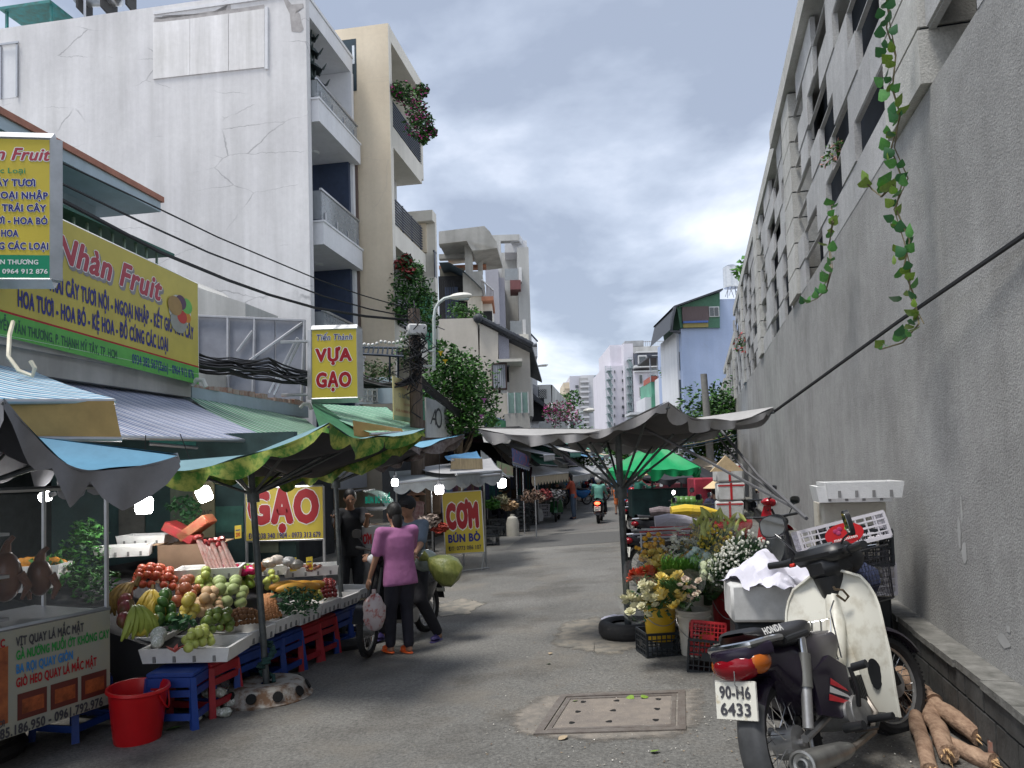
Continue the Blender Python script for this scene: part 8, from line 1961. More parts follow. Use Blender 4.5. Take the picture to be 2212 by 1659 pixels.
def fbox(label, c, rz, d, m_, tilt=(0, 0), name='foam_box', cat='foam box', bev=.02):
 m = MB(); m.box((0, 0, d[2] / 2), d, bev=bev); o = solo(name, m, m_, label, cat, loc=c); o.rotation_euler = (tilt[0], tilt[1], rz); return o
def at_(px, py, Y_): return at(px, py, Y_)
WZ = rad(-12)
def span_(label, px0, py0, px1, py1, Y_, D, m_, rz=WZ, **k):
 a, b = at((px0 + px1) / 2, py1, Y_), at(px1, (py0 + py1) / 2, Y_); w_ = (at(px1, py1, Y_) - at(px0, py1, Y_)).length; h_ = at(px0, py0, Y_).z - at(px0, py1, Y_).z
 return fbox(label, (a.x, a.y + D / 2, a.z), rz, (w_, D, h_), m_, **k)
span_('grimy foam box with blue scrawls behind the leaning white crate', 1797, 1082, 1928, 1205, 6.0, .4, dirty); span_('lower stained foam box standing by the wall', 1838, 1200, 1948, 1290, 5.95, .4, dirty)
span_('dark crate bottom of the stack by the wall', 1800, 1290, 1940, 1420, 6.0, .4, cb)
a = at(1852, 1214, 5.6); crate('black plastic crate in the middle of the stack by the wall', (a.x - .02, a.y, a.z), WZ, (.44, .32, .24), cb, 8, 4)
a = at(1852, 1275, 5.8); crate('white plastic crate under the black one by the wall', (a.x, a.y, a.z), WZ, (.46, .32, .22), cw, 7, 4)
a = at(1822, 1180, 5.55); ct = crate('tilted white plastic crate with a red fruit label on top of the black one', (a.x, a.y, a.z), WZ, (.58, .36, .17), cw, 9, 4, tilt=(-.12, -.24))
m = MB(); n_ = 24; m.add([(.13 * cos(2 * pi * k / n_), -.19, .085 + .075 * sin(2 * pi * k / n_)) for k in range(n_)], [tuple(range(n_))]); lb_ = part('oval_label', m, mat('label_red', (.55, .015, .02), .4), ct)
for (x, z, c_) in ((-.05, .115, (.4, .03, .12)), (-.02, .125, (.4, .03, .12)), (-.035, .10, (.45, .05, .15)), (.03, .12, (.25, .45, .03)), (.055, .11, (.25, .45, .03)), (.04, .10, (.3, .5, .04))): m = MB(); m.ell((x, -.192, z), (.018, .002, .016), 8, 5); part('label_fruit', m, mat('lf%.2f' % c_[0], c_, .5), lb_)
m = MB(); text_mb(m, 'mangosteen', .022, fit=.16, origin=(0, -.193, .045), U=(1, 0, 0), Vv=(0, 0, 1), align='c', bold=.03, lift=.003); part('lettering', m, swh, lb_, smooth=False)
for i, (px, py, Y_, lab, dx) in enumerate(((1838, 1074, 5.9, 'lower one of the two white foam trays crowning the stack', -.03), (1856, 1066, 5.85, 'topmost white foam tray of the stack by the wall', .02))):
 a = at(px, py + 8, Y_); foam_tray(lab, (a.x, a.y, a.z), WZ + dx, .54, .38, .12)
# foam box with paper beside the flowers
span_('white foam ice box under crumpled paper in front of the flowers', 1592, 1262, 1722, 1345, 5.3, .38, mat('foam_clean', (.66, .66, .65), .7, col2=(.5, .5, .48), scale=12), rz=rad(-8)); span_('dark base block under the white foam ice box', 1600, 1345, 1715, 1420, 5.35, .3, cb, rz=rad(-8))
def paper(label, c, r, seed, m_, rot=0):
 q = random.Random(seed); m = MB()
 def f(u, v):
  x, y = (u - .5) * 2, (v - .5) * 2; nz_ = noise.noise(Vector((x * 1.3, y * 1.3, seed))) ; n2_ = .5 * noise.noise(Vector((x * 4, y * 4, seed + 3)))
  return Vector((x * r[0] * (1 + .2 * n2_), y * r[1] * (1 + .2 * nz_), r[2] * (max(0, 1 - (x * x + y * y) * .75) + nz_ * .7 + .25 * n2_)))
 m.grid(f, 16, 16); o = solo('crumpled_paper', m, m_, label, 'paper', loc=c, ang=18); o.rotation_euler = (0, 0, rot)
pap_ = mat('paper_white', (.66, .65, .74), .7)
paper('crumpled white paper sheet heaped over the foam ice box', at(1655, 1250, 5.5), (.27, .2, .17), 4, pap_, .3); paper('flap of white paper hanging over the ice box edge', at(1690, 1262, 5.25), (.14, .10, .07), 9, pap_, .9)
paper('grey paper litter lying by the umbrella tyre', ground(1368, 1368) + Vector((.05, .25, .05)), (.2, .16, .05), 5, mat('paper_grey', (.40, .38, .38), .8)); paper('white paper scrap behind the umbrella tyre', ground(1335, 1352) + Vector((0, .15, .04)), (.16, .1, .05), 6, pap_)
# buckets and flower crates
def bucket(label, c, r, h_, m_, lip=.012, handle=True, cat='bucket'):
 t = thing('bucket', label, cat, c); m = MB(); m.lathe([(0, .01), (r * .8, 0), (r * .82, .01), (r * .97, h_ * .82), (r + lip, h_ * .83), (r + lip, h_ * .87), (r, h_ * .88), (r * 1.01, h_ * .94), (r + lip, h_ * .95), (r + lip, h_), (r * .95, h_), (r * .8, h_ * .2), (0, h_ * .2)], (0, 0, 0), 30); part('body', m, m_, t)
 if handle: m = MB(); m.tube([((r + .012) * cos(a), (r + .012) * sin(a), h_ * .8 - h_ * .42 * max(0, -sin(a)) ) for a in [-pi + pi * k / 14 for k in range(15)]], .004, 5); part('handle', m, steel, t)
 return t
yb = mat('bucket_yellow', (.55, .34, .02), .4, var=.12, scale=3); wbk = mat('bucket_white', (.60, .58, .52), .5, col2=(.48, .45, .38), scale=6)
cy = ground(1437, 1420); crate('black plastic crate standing under the yellow bucket', (cy.x, cy.y + .18, cy.z), rad(8), (.36, .32, .2), cb, 8, 4); bucket('yellow bucket of roses standing in the black crate', (cy.x, cy.y + .18, cy.z + .12), .155, .40, yb)
b1 = ground(1508, 1420) + Vector((0, .12, 0)); bucket('front white bucket beside the red basket', b1, .145, .40, wbk); b2 = ground(1540, 1375) + Vector((0, .2, 0)); bucket('rear white bucket holding tall green stems', b2, .155, .42, wbk)
b3 = ground(1590, 1400) + Vector((0, .3, 0)); bucket('tall red bucket between the green stems and the ice box', b3, .13, .60, mat('bucket_deep_red', (.30, .01, .015), .4)); b4 = ground(1470, 1350) + Vector((0, .4, 0)); bucket('hidden grey bucket behind the yellow one', b4, .14, .4, MATS['bucket_white'])
c5 = ground(1535, 1450) + Vector((.0, .12, 0)); crate('black shopping crate lying tilted beside the motorbike', c5, rad(-15), (.30, .30, .26), cb, 7, 5, tilt=(.05, .08)); crate('red plastic basket stuffed into the black shopping crate', c5 + Vector((0, 0, .10)), rad(-10), (.27, .24, .26), crd, 9, 7, tilt=(-.25, .1)); m = MB(); m.ell((0, 0, 0), (.08, .06, .05), 8, 6, jit=.2, rnd=rf); solo('orange_wrapper', m, FR['orange'][1], 'crumpled orange wrapper inside the red basket', 'wrapper', loc=c5 + Vector((0, -.03, .24)))
# flowers
def fhead(kind, r, m_):
 m = MB()
 if kind == 'rose':
  for L in range(3):
   for k in range(5): a = k * 1.256 + L * .6; s = r * (.5 + .25 * L); m.add([(0, 0, -r * .3), (s * cos(a - .5), s * sin(a - .5), r * (.55 - .2 * L)), (s * 1.15 * cos(a), s * 1.15 * sin(a), r * (.75 - .25 * L)), (s * cos(a + .5), s * sin(a + .5), r * (.55 - .2 * L))], [(0, 1, 2, 3)])
 elif kind == 'daisy':
  for k in range(9): a = k * .698; m.add([(0, 0, 0), (r * .6 * cos(a - .25), r * .6 * sin(a - .25), r * .15), (r * cos(a), r * sin(a), r * .1), (r * .6 * cos(a + .25), r * .6 * sin(a + .25), r * .15)], [(0, 1, 2, 3)])
  m.ell((0, 0, r * .1), r * .3, 6, 4)
 elif kind == 'lily': m.lathe([(.01, -r), (r * .3, -r * .4), (r * .38, r * .2), (r * .1, r * 1.1), (0, r * 1.3)], (0, 0, 0), 6)
 else: m.ell((0, 0, 0), r, 7, 5, jit=.15, rnd=rf)
 return m.mesh('flower_head', m_, kind in ('lily', 'ball'))
grn = mat('stem_green', (.03, .10, .03), .7, var=.4, scale=14)
wrapf = mat('florist_film', (.75, .78, .76), .1, var=0, alpha=.13)
def bouquet(label, base, top, r, kind, hr, m_, n, wrap=True, leaves=30, seed=1, cat='flowers', spray=0):
 base, top = Vector(base), Vector(top); t = thing('bouquet', label, cat, base); q = random.Random(seed); ax = top - base; m = MB(); me = fhead(kind, hr, m_); up_ = ax.normalized(); Mq = up_.to_track_quat('Z', 'Y').to_matrix()
 for k in range(n):
  a = q.uniform(0, 2 * pi); rr_ = r * math.sqrt(q.random()); p = ax + Mq @ Vector((rr_ * cos(a), rr_ * sin(a), q.uniform(-.12, .10) * (1 if n < 60 else 1.6) - rr_ * rr_ * 2)); m.tube([Mq @ Vector((rr_ * .2 * cos(a), rr_ * .2 * sin(a), 0)), p * .6, p], .003, 3)
  if n <= 45:
   o = bpy.data.objects.new('flower_head', me); COL.objects.link(o); o.parent = t; o.location = p; o.rotation_euler = (q.uniform(-.6, .9), q.uniform(-.7, .7), q.uniform(0, 6)); s = q.uniform(.8, 1.2); o.scale = (s, s, s)
 part('stems', m, grn, t, kind='stuff')
 if n > 45:
  mm = MB()
  for k in range(n): a = q.uniform(0, 2 * pi); rr_ = r * math.sqrt(q.random()); p = ax + Mq @ Vector((rr_ * cos(a), rr_ * sin(a), q.uniform(-.2, .1))); mm.ell(p, hr * q.uniform(.7, 1.3), 5, 3)
  part('blossoms', mm, m_, t, kind='stuff')
 if leaves: leafball('leaves', '', '', ax * .72, (r * 1.0, r * 1.0, r * 1.3), leaves * 3, .06, [lv[0], lv[2]], parent=t, seed=seed)
 if wrap: m = MB(); m.grid(lambda u, v: Mq @ Vector((cos(2 * pi * u), sin(2 * pi * u), 0)) * (r * (.25 + 1.05 * v) * (1 + .08 * sin(6 * pi * u))) + ax * (.15 + .95 * v + .04 * v * sin(10 * pi * u)), 24, 4); part('wrapping', m, wrapf, t)
 return t
def plume(label, base, top, r, n, m_, seed=1):
 base, top = Vector(base), Vector(top); q = random.Random(seed); m = MB(); ax = top - base
 for k in range(n):
  a = q.uniform(0, 6.3); rr_ = r * math.sqrt(q.random()); p = ax * q.uniform(.75, 1.05) + Vector((rr_ * cos(a), rr_ * sin(a), 0)); b = Vector((rr_ * .3 * cos(a), rr_ * .3 * sin(a), 0)); m.add([b, b + Vector((.006, 0, 0)), b.lerp(p, .6) + Vector((.01, 0, 0)), p, b.lerp(p, .6) - Vector((.008, 0, 0))], [(0, 1, 2, 4), (4, 2, 3)])
  for j in range(3): s_ = b.lerp(p, q.uniform(.4, 1)); d_3 = Vector((q.gauss(0, 1), q.gauss(0, 1), q.uniform(.5, 1.5))).normalized() * .05; m.add([s_, s_ + d_3 + Vector((.004, 0, 0)), s_ + d_3 * .5 - Vector((.004, 0, 0))], [(0, 1, 2)])
 solo('green_plume', m, m_, label, 'greenery', loc=base, smooth=False)
F_ = lambda n, c, c2=None: mat('petal_' + n, c, .6, col2=c2, scale=20)
yB = at(1437, 1310, 6.75); yB = Vector((cy.x, cy.y + .18, cy.z + .42))
ivory, yrose, redf = F_('ivory', (.66, .60, .40), (.55, .56, .36)), F_('yellow', (.70, .50, .05), (.70, .60, .25)), F_('red', (.50, .02, .02), (.45, .10, .02))
bouquet('cream white roses leaning left out of the yellow bucket', yB, at(1382, 1292, 6.5), .15, 'rose', .046, ivory, 32, seed=1); bouquet('yellow roses leaning right out of the yellow bucket', yB, at(1452, 1278, 6.35), .14, 'rose', .050, yrose, 26, seed=2)
bouquet('red gerberas standing behind the cream roses', yB, at(1380, 1235, 6.9), .11, 'rose', .055, redf, 12, seed=3); bouquet('yellow chrysanthemums behind the yellow roses', b4 + Vector((0, 0, .3)), at(1418, 1222, 7.2), .14, 'rose', .045, yrose, 30, seed=4)
bouquet('orange button flowers at the left back of the flower stall', b4 + Vector((-.1, .2, .3)), at(1412, 1188, 7.6), .18, 'ball', .024, F_('orange', (.62, .28, .02), (.55, .34, .04)), 44, seed=5, wrap=False)
bouquet('second row of orange button flowers right of the white spikes', b2 + Vector((-.1, .4, .3)), at(1496, 1188, 7.4), .14, 'ball', .02, F_('orange', (.62, .28, .02)), 30, seed=6, wrap=False)
plume('tall bright green asparagus plumes in the middle of the flower stall', b2 + Vector((-.25, 0, .2)), at(1468, 1208, 6.4), .17, 700, mat('plume_bright', (.07, .20, .02), .7), 2); plume('dark green feathery stems rising from the rear white bucket', b2 + Vector((0, 0, .25)), at(1557, 1240, 6.2), .10, 420, mat('plume_dark', (.02, .09, .02), .7), 3); plume('green sheaf lying diagonally over the front white bucket', b1 + Vector((-.05, -.05, .38)), at(1440, 1255, 6.2), .09, 300, mat('plume_mid', (.05, .13, .03), .7), 4)
bouquet('white spiky chrysanthemums at the back of the flower stall', b4 + Vector((.15, .3, .3)), at(1466, 1180, 7.3), .18, 'daisy', .045, F_('white', (.66, .68, .66), (.60, .58, .40)), 30, seed=7); bouquet('pale blue hydrangeas behind the asparagus plumes', b2 + Vector((-.05, .3, .3)), at(1512, 1218, 6.9), .15, 'ball', .035, F_('hydrangea', (.38, .50, .52), (.48, .58, .50)), 30, seed=8)
bouquet('green white hydrangea head beside the feathery stems', b2 + Vector((0, -.05, .3)), at(1535, 1235, 6.4), .10, 'ball', .028, F_('lime_white', (.50, .56, .30), (.6, .64, .48)), 26, seed=9)
bouquet('white baby breath in clear film above the ice box', b3 + Vector((0, 0, .5)), at(1612, 1205, 5.9), .19, 'ball', .010, F_('breath', (.66, .66, .58)), 300, seed=10); bouquet('second bunch of white baby breath left of the handlebar', b3 + Vector((-.15, 0, .45)), at(1572, 1225, 6.2), .15, 'ball', .010, F_('breath', (.66, .66, .58)), 200, seed=11)
lily = F_('lily', (.46, .46, .12), (.34, .40, .12)); bouquet('yellow green lily buds wrapped in clear film at the back', b3 + Vector((-.15, .8, .5)), at(1540, 1130, 7.0), .16, 'lily', .06, lily, 26, seed=12); bouquet('second sheaf of lily buds beside the wall side bikes', b3 + Vector((.1, .9, .5)), at(1588, 1135, 7.0), .10, 'lily', .05, lily, 12, seed=13)
bouquet('golden spray flowers under the lilies', b3 + Vector((-.1, .6, .4)), at(1548, 1175, 6.8), .15, 'ball', .014, F_('gold', (.62, .38, .03), (.35, .34, .04)), 140, seed=14); bouquet('yellow daisies in brown paper behind the plumes', b2 + Vector((-.1, .7, .4)), at(1500, 1160, 7.4), .14, 'daisy', .05, yrose, 14, seed=15)
bouquet('small pink and white blooms beside the yellow roses', b1 + Vector((-.1, 0, .4)), at(1490, 1265, 6.2), .09, 'rose', .026, F_('pinkish', (.60, .40, .38), (.6, .6, .4)), 16, seed=16)
# bundles on the bikes and goods further back
def bundle(label, px, py, Y_, L, r, m_, rz): m = MB(); m.tube([(-L / 2, 0, 0), (-L * .2, 0, .02), (L * .2, .02, .01), (L / 2, 0, 0)], [r * .9, r * 1.1, r, r * .5], 12, ry=r * .7); o = solo('wrapped_bundle', m, m_, label, 'bundle', loc=at(px, py, Y_), ang=20); o.rotation_euler = (0, .05, rz); return o
crm_ = mat('wrap_lilac', (.50, .48, .56), .7, bump=1, bscale=14); bundle('bunch of flowers rolled in lilac white paper lying across the bikes', 1462, 1130, 8.6, .48, .10, crm_, -.1); bundle('yellow cloth bundle on the rack behind the lilac one', 1500, 1107, 9.2, .55, .09, mat('wrap_yellow', (.72, .50, .04), .6, bump=1, bscale=10), -.05); bundle('dark newspaper bundle left of the yellow cloth', 1440, 1108, 9.4, .4, .07, mat('wrap_dark', (.16, .13, .14), .7, var=.5, scale=14), -.2)
rods = thing('flower_rack', 'rack of pale metal rods and wrapped stems over the parked bikes', 'rack', at(1465, 1150, 8.3))
for k in range(14): m = MB(); y_ = rf.uniform(-.3, .5); z = rf.uniform(-.12, .08); m.cyl((-.45 + rf.uniform(0, .2), y_, z), (.4 + rf.uniform(-.2, .2), y_ + rf.uniform(-.2, .2), z + rf.uniform(-.05, .05)), .009, n=5); part('rod', m, rf.choice((winf, MATS['wrap_lilac'], crd, winf)), rods)
for k in range(4): m = MB(); m.cyl((-.4 + k * .25, .2 * (k % 2), .0), (-.4 + k * .25, .2 * (k % 2), -.85), .012, n=5); part('leg', m, steel, rods)
# green parasol and its stall
gc_ = cloth('parasol_green', (.008, .36, .12), .55, trans=.15); Yg = 17; ga = at(1412, 956, Yg); gg = at(1402, 1100, Yg); gg.z = gz(gg.x, gg.y)
cs_ = [Vector((ga.x + 1.12 * cos(a), Yg + 1.12 * sin(a), at(1400, 1014, Yg).z)) for a in [rad(-105 + 60 * k) for k in range(6)]]
umbrella('bright green six sided parasol over the fruit table on the right', gg, ga, cs_, .03, gc_, gc_, gc_, .18, base='disc', pull=.02, seed=8)
a = at(1515, 1000, 22); umbrella('small beige parasol right behind the green one', (a.x, 22, 0), at(1518, 985, 22), [Vector((a.x + .7 * cos(q_), 22 + .7 * sin(q_), at(1518, 1008, 22).z)) for q_ in (.3, 1.9, 3.4, 5.0)], .03, cloth('parasol_beige', (.5, .42, .32)), dund, cloth('parasol_beige', (.5, .42, .32)), .1, pull=.02)
a = at(1470, 1035, 19); umbrella('dark parasol tucked under the right side of the green one', (a.x, 19, 0), at(1470, 985, 19), [Vector((a.x + 1.0 * cos(q_), 19 + 1.0 * sin(q_), at(1470, 1030, 19).z)) for q_ in (.3, 1.9, 3.4, 5.0)], .05, dund, dund, dund, .12, pull=.02)
for k, (px, py, Y_, c_, w_, h_, lab) in enumerate(((1425, 1085, 17, (.02, .05, .05), 1.3, .6, 'dark green stall table under the green parasol'),  (1485, 1110, 13, (.35, .33, .28), .5, .25, 'grey slatted tray of green melons under the parasol'), (1440, 1065, 24, (.10, .02, .03), 1.4, .6, 'dark red goods piled behind the parasol'), (1520, 1060, 15, (.25, .02, .04), .5, .5, 'red box behind the navy shirted vendor'), (1530, 1030, 24, (.2, .2, .2), 1.2, .8, 'grey covered stall behind the beige parasol'))):
 p = at(px, py, Y_); m = MB(); m.box((0, 0, 0), (w_, .6, h_), bev=.02); solo('stall_goods', m, mat('goods%d' % k, c_, .8, var=.4, scale=5), lab, 'stall goods', loc=p)
for j in range(3): p = at(1588, 1082, 10.2) + Vector((.02 * (j % 2), .3, -.25 + .25 * j)); fbox('white foam box with red tape behind the seated vendor, %s of three' % ['lowest', 'middle', 'top'][j], p, -.2 + .05 * j, (.36, .3, .24), MATS['foam_clean']); m = MB(); m.box((0, -.152, .12), (.03, .004, .23)); m.box((0, -.152, .2), (.35, .004, .02)); o = solo('tape_strip', m, crd, 'red tape on the %s foam box behind the vendor' % ['lowest', 'middle', 'top'][j], 'tape', loc=p); o.rotation_euler = (0, 0, -.2 + .05 * j)
mel = fmesh('melon', (.1, .1, .09), skin('melon_green', (.06, .16, .03), (.12, .24, .05)))
for k in range(9): o = bpy.data.objects.new('melon', mel); COL.objects.link(o); o.location = at(1462 + (k % 5) * 11, 1083 + (k // 5) * 9, 12.8); tag(o, 'one of the round green melons on the slatted tray', 'melon', 'green melons under the parasol')
p = at(1568, 1018, 9.8); m = MB(); m.prism([(-.2, 0), (.22, 0), (.0, .2)], -.02, .02, M=Matrix.Rotation(pi / 2, 3, 'X')); solo('straw_tray', m, MATS['palm_leaf_hat'], 'triangular straw tray standing on the white foam stack', 'tray', loc=p)
# noodle glass cart, buckets, crates of the left row
nc = thing('noodle_counter', 'curved glass noodle counter with green and red lettering', 'glass counter', (0, 0, 0)); Y_ = 10.8
x0, x1 = at(755, 1100, Y_).x, at(842, 1100, Y_).x; zt_, zb_ = at(800, 1062, Y_).z, at(800, 1135, Y_).z
m = MB(); m.span((x0, Y_, .0), (x1, Y_ + .9, zb_), bev=.01); part('cabinet', m, steel, nc)
m = MB(); m.grid(lambda u, v: Vector((x0 + (x1 - x0) * (v ** .0) * (.35 + .65 * sin(u * pi / 2)), Y_ + .9 * v, zb_ + (zt_ - zb_) * cos(u * pi / 2))), 10, 2); part('curved_glass', m, mat('counter_glass', (.35, .5, .46), .08, alpha=.5), nc)
m = MB(); m.span((x0, Y_, zt_), (x0 + (x1 - x0) * .35, Y_ + .9, zt_ + .02)); m.span((x0, Y_, zb_), (x1, Y_ + .9, zb_ + .03)); part('top_frame', m, chrome, nc)
m = MB(); m.span((x0 + .1, Y_ + .1, zb_ + .2), (x1 - .12, Y_ + .8, zb_ + .22)); part('shelf', m, steel, nc)
m = MB(); text_mb(m, 'BÚN BÒ HUẾ', .09, fit=(x1 - x0) * .62, origin=(x0 + (x1 - x0) * .4, Y_ - .01, zt_ - .16), bold=.05, lift=.003); part('lettering', m, mat('print_teal', (.0, .45, .3), .5, var=0), nc, smooth=False)
m = MB(); text_mb(m, 'CƠM BÌNH', .13, fit=(x1 - x0) * .7, origin=(x0 + (x1 - x0) * .22, Y_ - .005, zb_ - .25), bold=.06, lift=.003); part('lettering', m, sred, nc, smooth=False)
pb_ = mat('bucket_lilac', (.20, .22, .42), .45, var=.1)
bucket('lilac lidded bucket nearest the black shirted man', ground(786, 1278), .13, .42, pb_, handle=False); bucket('lilac lidded bucket just behind the first', ground(806, 1262), .13, .42, pb_, handle=False)
c6 = ground(752, 1365) + Vector((.05, .1, 0)); crate('black crate carrying the tray of brown nuts behind the steel pole', c6, .25, (.5, .34, .26), cb, 9, 5); foam_tray('white foam tray of brown nuts on the black crate', c6 + Vector((0, 0, .27)), .25, .55, .36, .09)
for k in range(40): o = bpy.data.objects.new('brown_nut', me if 0 else bpy.data.meshes['brown_nut']); COL.objects.link(o); o.location = c6 + Vector((rf.uniform(-.22, .22), rf.uniform(-.12, .12), .35 + rf.uniform(0, .03))); o.scale = (1.2,) * 3; tag(o, 'one of the brown nuts in the low foam tray by the pole', 'nut', 'brown nuts in the low tray by the pole')
GR = 'crates along the left row'
k = 0
for (px, py, n_, m_, w_) in ((1062, 1180, 2, cb, .5), (1080, 1160, 2, cb, .45), (1128, 1150, 4, cb, .6), (1150, 1135, 3, cb, .5), (1180, 1118, 2, cw, .5), (1215, 1100, 3, cb, .5), (920, 1195, 2, cb, .5)):
 p = ground(px, py) + Vector((-.1, .3, 0))
 for j in range(n_): crate('%s plastic crate in the left row, %s of %s stack' % ('white' if m_ is cw else 'black', ['bottom one', 'second one up', 'third one up', 'top one'][j], ['the nearest low', 'the second low', 'the tallest', 'the three high', 'the pale', 'the farthest', 'the noodle counter'][k]), p + Vector((0, 0, j * .24)), .2, (w_, .36, .22), m_, 6, 3, group=GR)
 k += 1
for k, (px, py, Y_, r_, c_, lab) in enumerate(((1062, 1088, 15.6, .16, (.08, .25, .04), 'heap of green vegetables on the near crates'), (1082, 1078, 16.5, .16, (.45, .42, .25), 'heap of pale cabbages beyond the green vegetables'), (1100, 1092, 16.6, .17, (.45, .30, .16), 'bag of tan rolls hanging from the crates'), (1150, 1072, 19, .3, (.16, .10, .07), 'brown goods heaped on the black crates'), (1200, 1070, 22, .3, (.14, .14, .15), 'grey goods on the far tables'), (925, 1125, 13.5, .2, (.35, .28, .24), 'mixed packets on the counter behind the pink hat'), (1175, 1068, 21, .25, (.28, .05, .05), 'red cloth goods hanging over the crates'), (950, 1140, 13.6, .14, (.45, .06, .04), 'red and white packets by the meal board'))):
 leafball('goods_heap', lab, 'goods', at(px, py, Y_), (r_, r_, r_ * .6), 160, .13, [mat('gh%d' % k, c_, .7, var=.4), mat('gh%db' % k, tuple(v * .5 for v in c_), .7)], seed=k + 70)
p = ground(1163, 1128); m = MB(); m.lathe([(0, 0), (.16, .02), (.19, .2), (.16, .42), (.05, .5), (0, .5)], (0, 0, 0), 14, f=lambda a, z: 1 + .1 * sin(3 * a + z * 9)); solo('sack', m, mat('sack_white', (.58, .58, .56), .8), 'white sack standing at the edge of the left row', 'sack', loc=p + Vector((0, .2, 0)))
p = ground(1108, 1160); m = MB(); m.lathe([(0, 0), (.17, 0), (.18, .35), (.14, .5), (.06, .55), (.06, .6)], (0, 0, 0), 18); solo('plastic_jug', m, mat('jug_cream', (.5, .48, .42), .6), 'cream plastic jug beside the near crates', 'jug', loc=p + Vector((.0, .3, 0)))
# logs and pipe stub in the corner
lgm = mat('palm_log', (.17, .10, .065), .9, col2=(.42, .29, .20), scale=9, stretch=(3, 1, 2), bump=1, bscale=22)
for k, (a_, b_, r_, lab) in enumerate((((1965, 1520, .12), (2120, 1620, .07), .050, 'upper palm log running down to the right'), ((2000, 1535, .08), (2050, 1652, .05), .046, 'middle palm log pointing at the camera'), ((2030, 1610, .03), (2150, 1665, .03), .045, 'lowest palm log at the right corner'), ((1975, 1560, .06), (2010, 1680, .03), .042, 'left palm log under the root ball'), ((1945, 1510, .16), (2020, 1555, .1), .06, 'thick rooty stump end of the palm logs'))):
 A, B = ground(*a_[:2]) + Vector((0, 0, a_[2])), ground(*b_[:2]) + Vector((0, 0, b_[2])); t = thing('log', lab, 'log', A, 0, 'palm logs by the wall'); m = MB(); D_ = B - A
 m.tube([D_ * (j / 9) + Vector((rf.gauss(0, .004), rf.gauss(0, .004), rf.gauss(0, .004))) for j in range(10)], [r_ * (1 + .07 * (j % 3 == 0) + rf.uniform(-.06, .06)) for j in range(10)], 14); part('bark', m, lgm, t, ang=30)
 m = MB(); dn = D_.normalized()
 for j in range(14): a = rf.uniform(0, 6.3); pr_ = dn.orthogonal().normalized(); pr_.rotate(Matrix.Rotation(a, 3, dn)); b = D_ + pr_ * r_ * .7 * rf.random(); m.cyl(b - dn * .02, b + dn * rf.uniform(.02, .08) + pr_ * .01, .009, .001, 5)
 part('splinters', m, mat('split_wood', (.50, .33, .17), .9, var=.3), t, kind='stuff')
m = MB(); c = ground(1960, 1535)
for k in range(70): a = rf.uniform(0, 6.3); m.tube([(0, 0, .08), (.09 * cos(a), .09 * sin(a), .1 + rf.uniform(-.06, .08)), (.17 * cos(a + .3), .17 * sin(a + .3), rf.uniform(0, .08))], .005, 4)
tag(part('root_tangle', m, mat('root_dark', (.05, .03, .022), .9), loc=c), 'dark tangled roots at the top end of the palm logs', 'roots')['kind'] = 'stuff'
m = MB(); m.cyl((0, 0, -.1), (0, 0, .12), .035, n=16, caps=False); m.cyl((0, 0, -.1), (0, 0, .115), .030, n=16); solo('pipe_stub', m, mat('pipe_rust', (.25, .22, .2), .6, col2=(.3, .1, .05), scale=14), 'short rusty pipe stub in the bottom right corner', 'pipe', loc=ground(2152, 1650))
# litter on the road
chips = MB()
for k in range(520):
 px = rf.uniform(1050, 2000); py = rf.uniform(1380, 1658) if k % 3 else rf.uniform(1470, 1658); p = ground(px, py)
 if wallx(p.y) - p.x < .2: continue
 s = rf.uniform(.003, .011); a = rf.uniform(0, 3); chips.m = rf.choice((0, 0, 1, 2, 3)); z = p.z + .006
 chips.add([(p.x + s * cos(a + j * 1.57) * (1 if j % 2 else .6), p.y + s * sin(a + j * 1.57) * (1 if j % 2 else .6), z + .004 * (j % 2)) for j in range(4)], [(0, 1, 2, 3)])
tag(part('road_litter', chips, [mat('chip_grey', (.34, .32, .28), .9), mat('chip_white', (.62, .6, .55), .8), mat('chip_brown', (.16, .10, .06), .9), mat('chip_tan', (.3, .22, .13), .9)], smooth=False), 'small chips and crumbs scattered on the road around the manhole', 'litter')['kind'] = 'stuff'
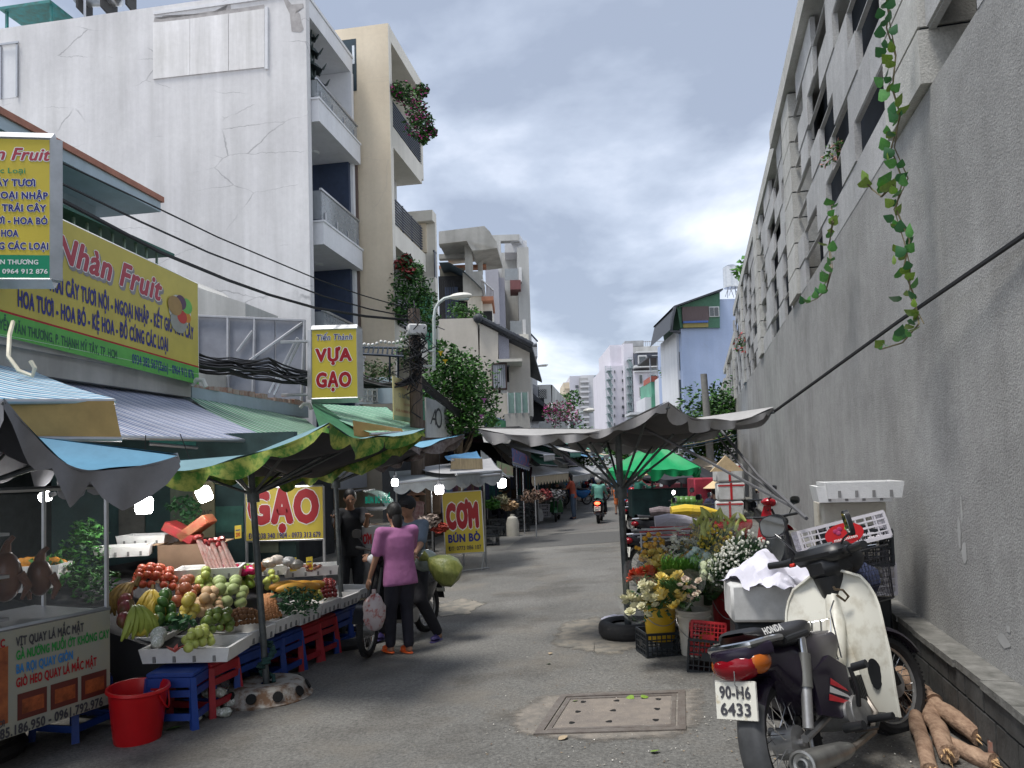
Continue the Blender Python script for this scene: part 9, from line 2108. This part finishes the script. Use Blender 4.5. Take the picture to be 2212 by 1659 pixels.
for k, (px, py, s, mi, lab) in enumerate(((1355, 1508, .05, 1, 'pale green leaf on the far rim of the manhole frame'), (1395, 1512, .045, 1, 'curled green leaf right of the manhole rim'), (1248, 1517, .035, 1, 'small green leaf on the manhole lid top edge'), (1382, 1580, .04, 0, 'green leaf on the lower edge of the manhole lid'), (1220, 1600, .05, None, 'dry pale leaf below the manhole'), (1190, 1435, .03, 0, 'tiny green sprig on the asphalt above the manhole'), (1190, 1412, .035, None, 'dry leaf on the asphalt left of the crates'), (1405, 1628, .04, 1, 'green leaf on the asphalt below the manhole'), (360, 1580, .09, 0, 'large green leaf beside the red bucket'), (1985, 1510, .06, 1, 'bright green leaf lying on the palm logs'))):
 o = bpy.data.objects.new('fallen_leaf', hlm[mi] if mi is not None else hlm[1]); COL.objects.link(o)
 if mi is None: o.data = o.data.copy(); o.data.materials[0] = mat('leaf_dry', (.38, .30, .2), .8)
 o.location = ground(px, py) + Vector((0, 0, .012 + (.14 if k == 9 else 0))); o.rotation_euler = (rf.uniform(-.3, .3), rf.uniform(-.3, .3), rf.uniform(0, 6)); o.scale = (s * 1.4,) * 3; tag(o, lab, 'leaf')
OR = ['first', 'second', 'third', 'fourth', 'fifth', 'sixth', 'seventh', 'eighth', 'ninth', 'tenth']
cm = [lgr, lgw, tl, lg, sky_, crm]
for k in range(10):
 v = 23 + k * 3.3; o = -3.0 + .5 * (k % 3); z = 2.2 + .12 * (k % 4)
 awning('overlapping %s market awning of the far left row, counted from the near end' % OR[k], [LF(o - 1.7, v, z + .5), LF(o - 1.7, v + 2.9, z + .55), LF(o + .15 * (k % 2), v + 2.9, z), LF(o, v, z - .05)], cm[k % 6], cm[(k + 1) % 6], .22, 'far awnings of the left row')
for k in range(7):
 v = 21 + k * 4.2; z = 2.2 + .15 * (k % 3)
 awning('%s stall awning set against the wall beyond the green parasol' % OR[k], [WF(.3, v + 2.8, z + .35), WF(.3, v, z + .3), WF(2.3 + .3 * (k % 2), v, z - .05), WF(2.3, v + 2.8, z)], cm[(k + 3) % 6], cm[(k + 2) % 6], .22, 'stall awnings against the far wall')
 p = WF(1.5, v + 1, .5); m = MB(); m.box((0, 0, 0), (1.5, 1.8, .9), bev=.05); solo('stall_goods', m, rowm[k % 5], 'dark goods under the %s far stall awning at the wall' % OR[k], 'stall goods', loc=p)
for k in range(6):
 p = WF(3.3 + .4 * (k % 2), 19 + k * 3.6, 0); p.z = gz(p.x, p.y); cpy((BK, RB, BB)[k % 3], '%s far motorbike parked out from the wall stalls' % OR[k], p, rad(15 + 60 * k % 150), 0)
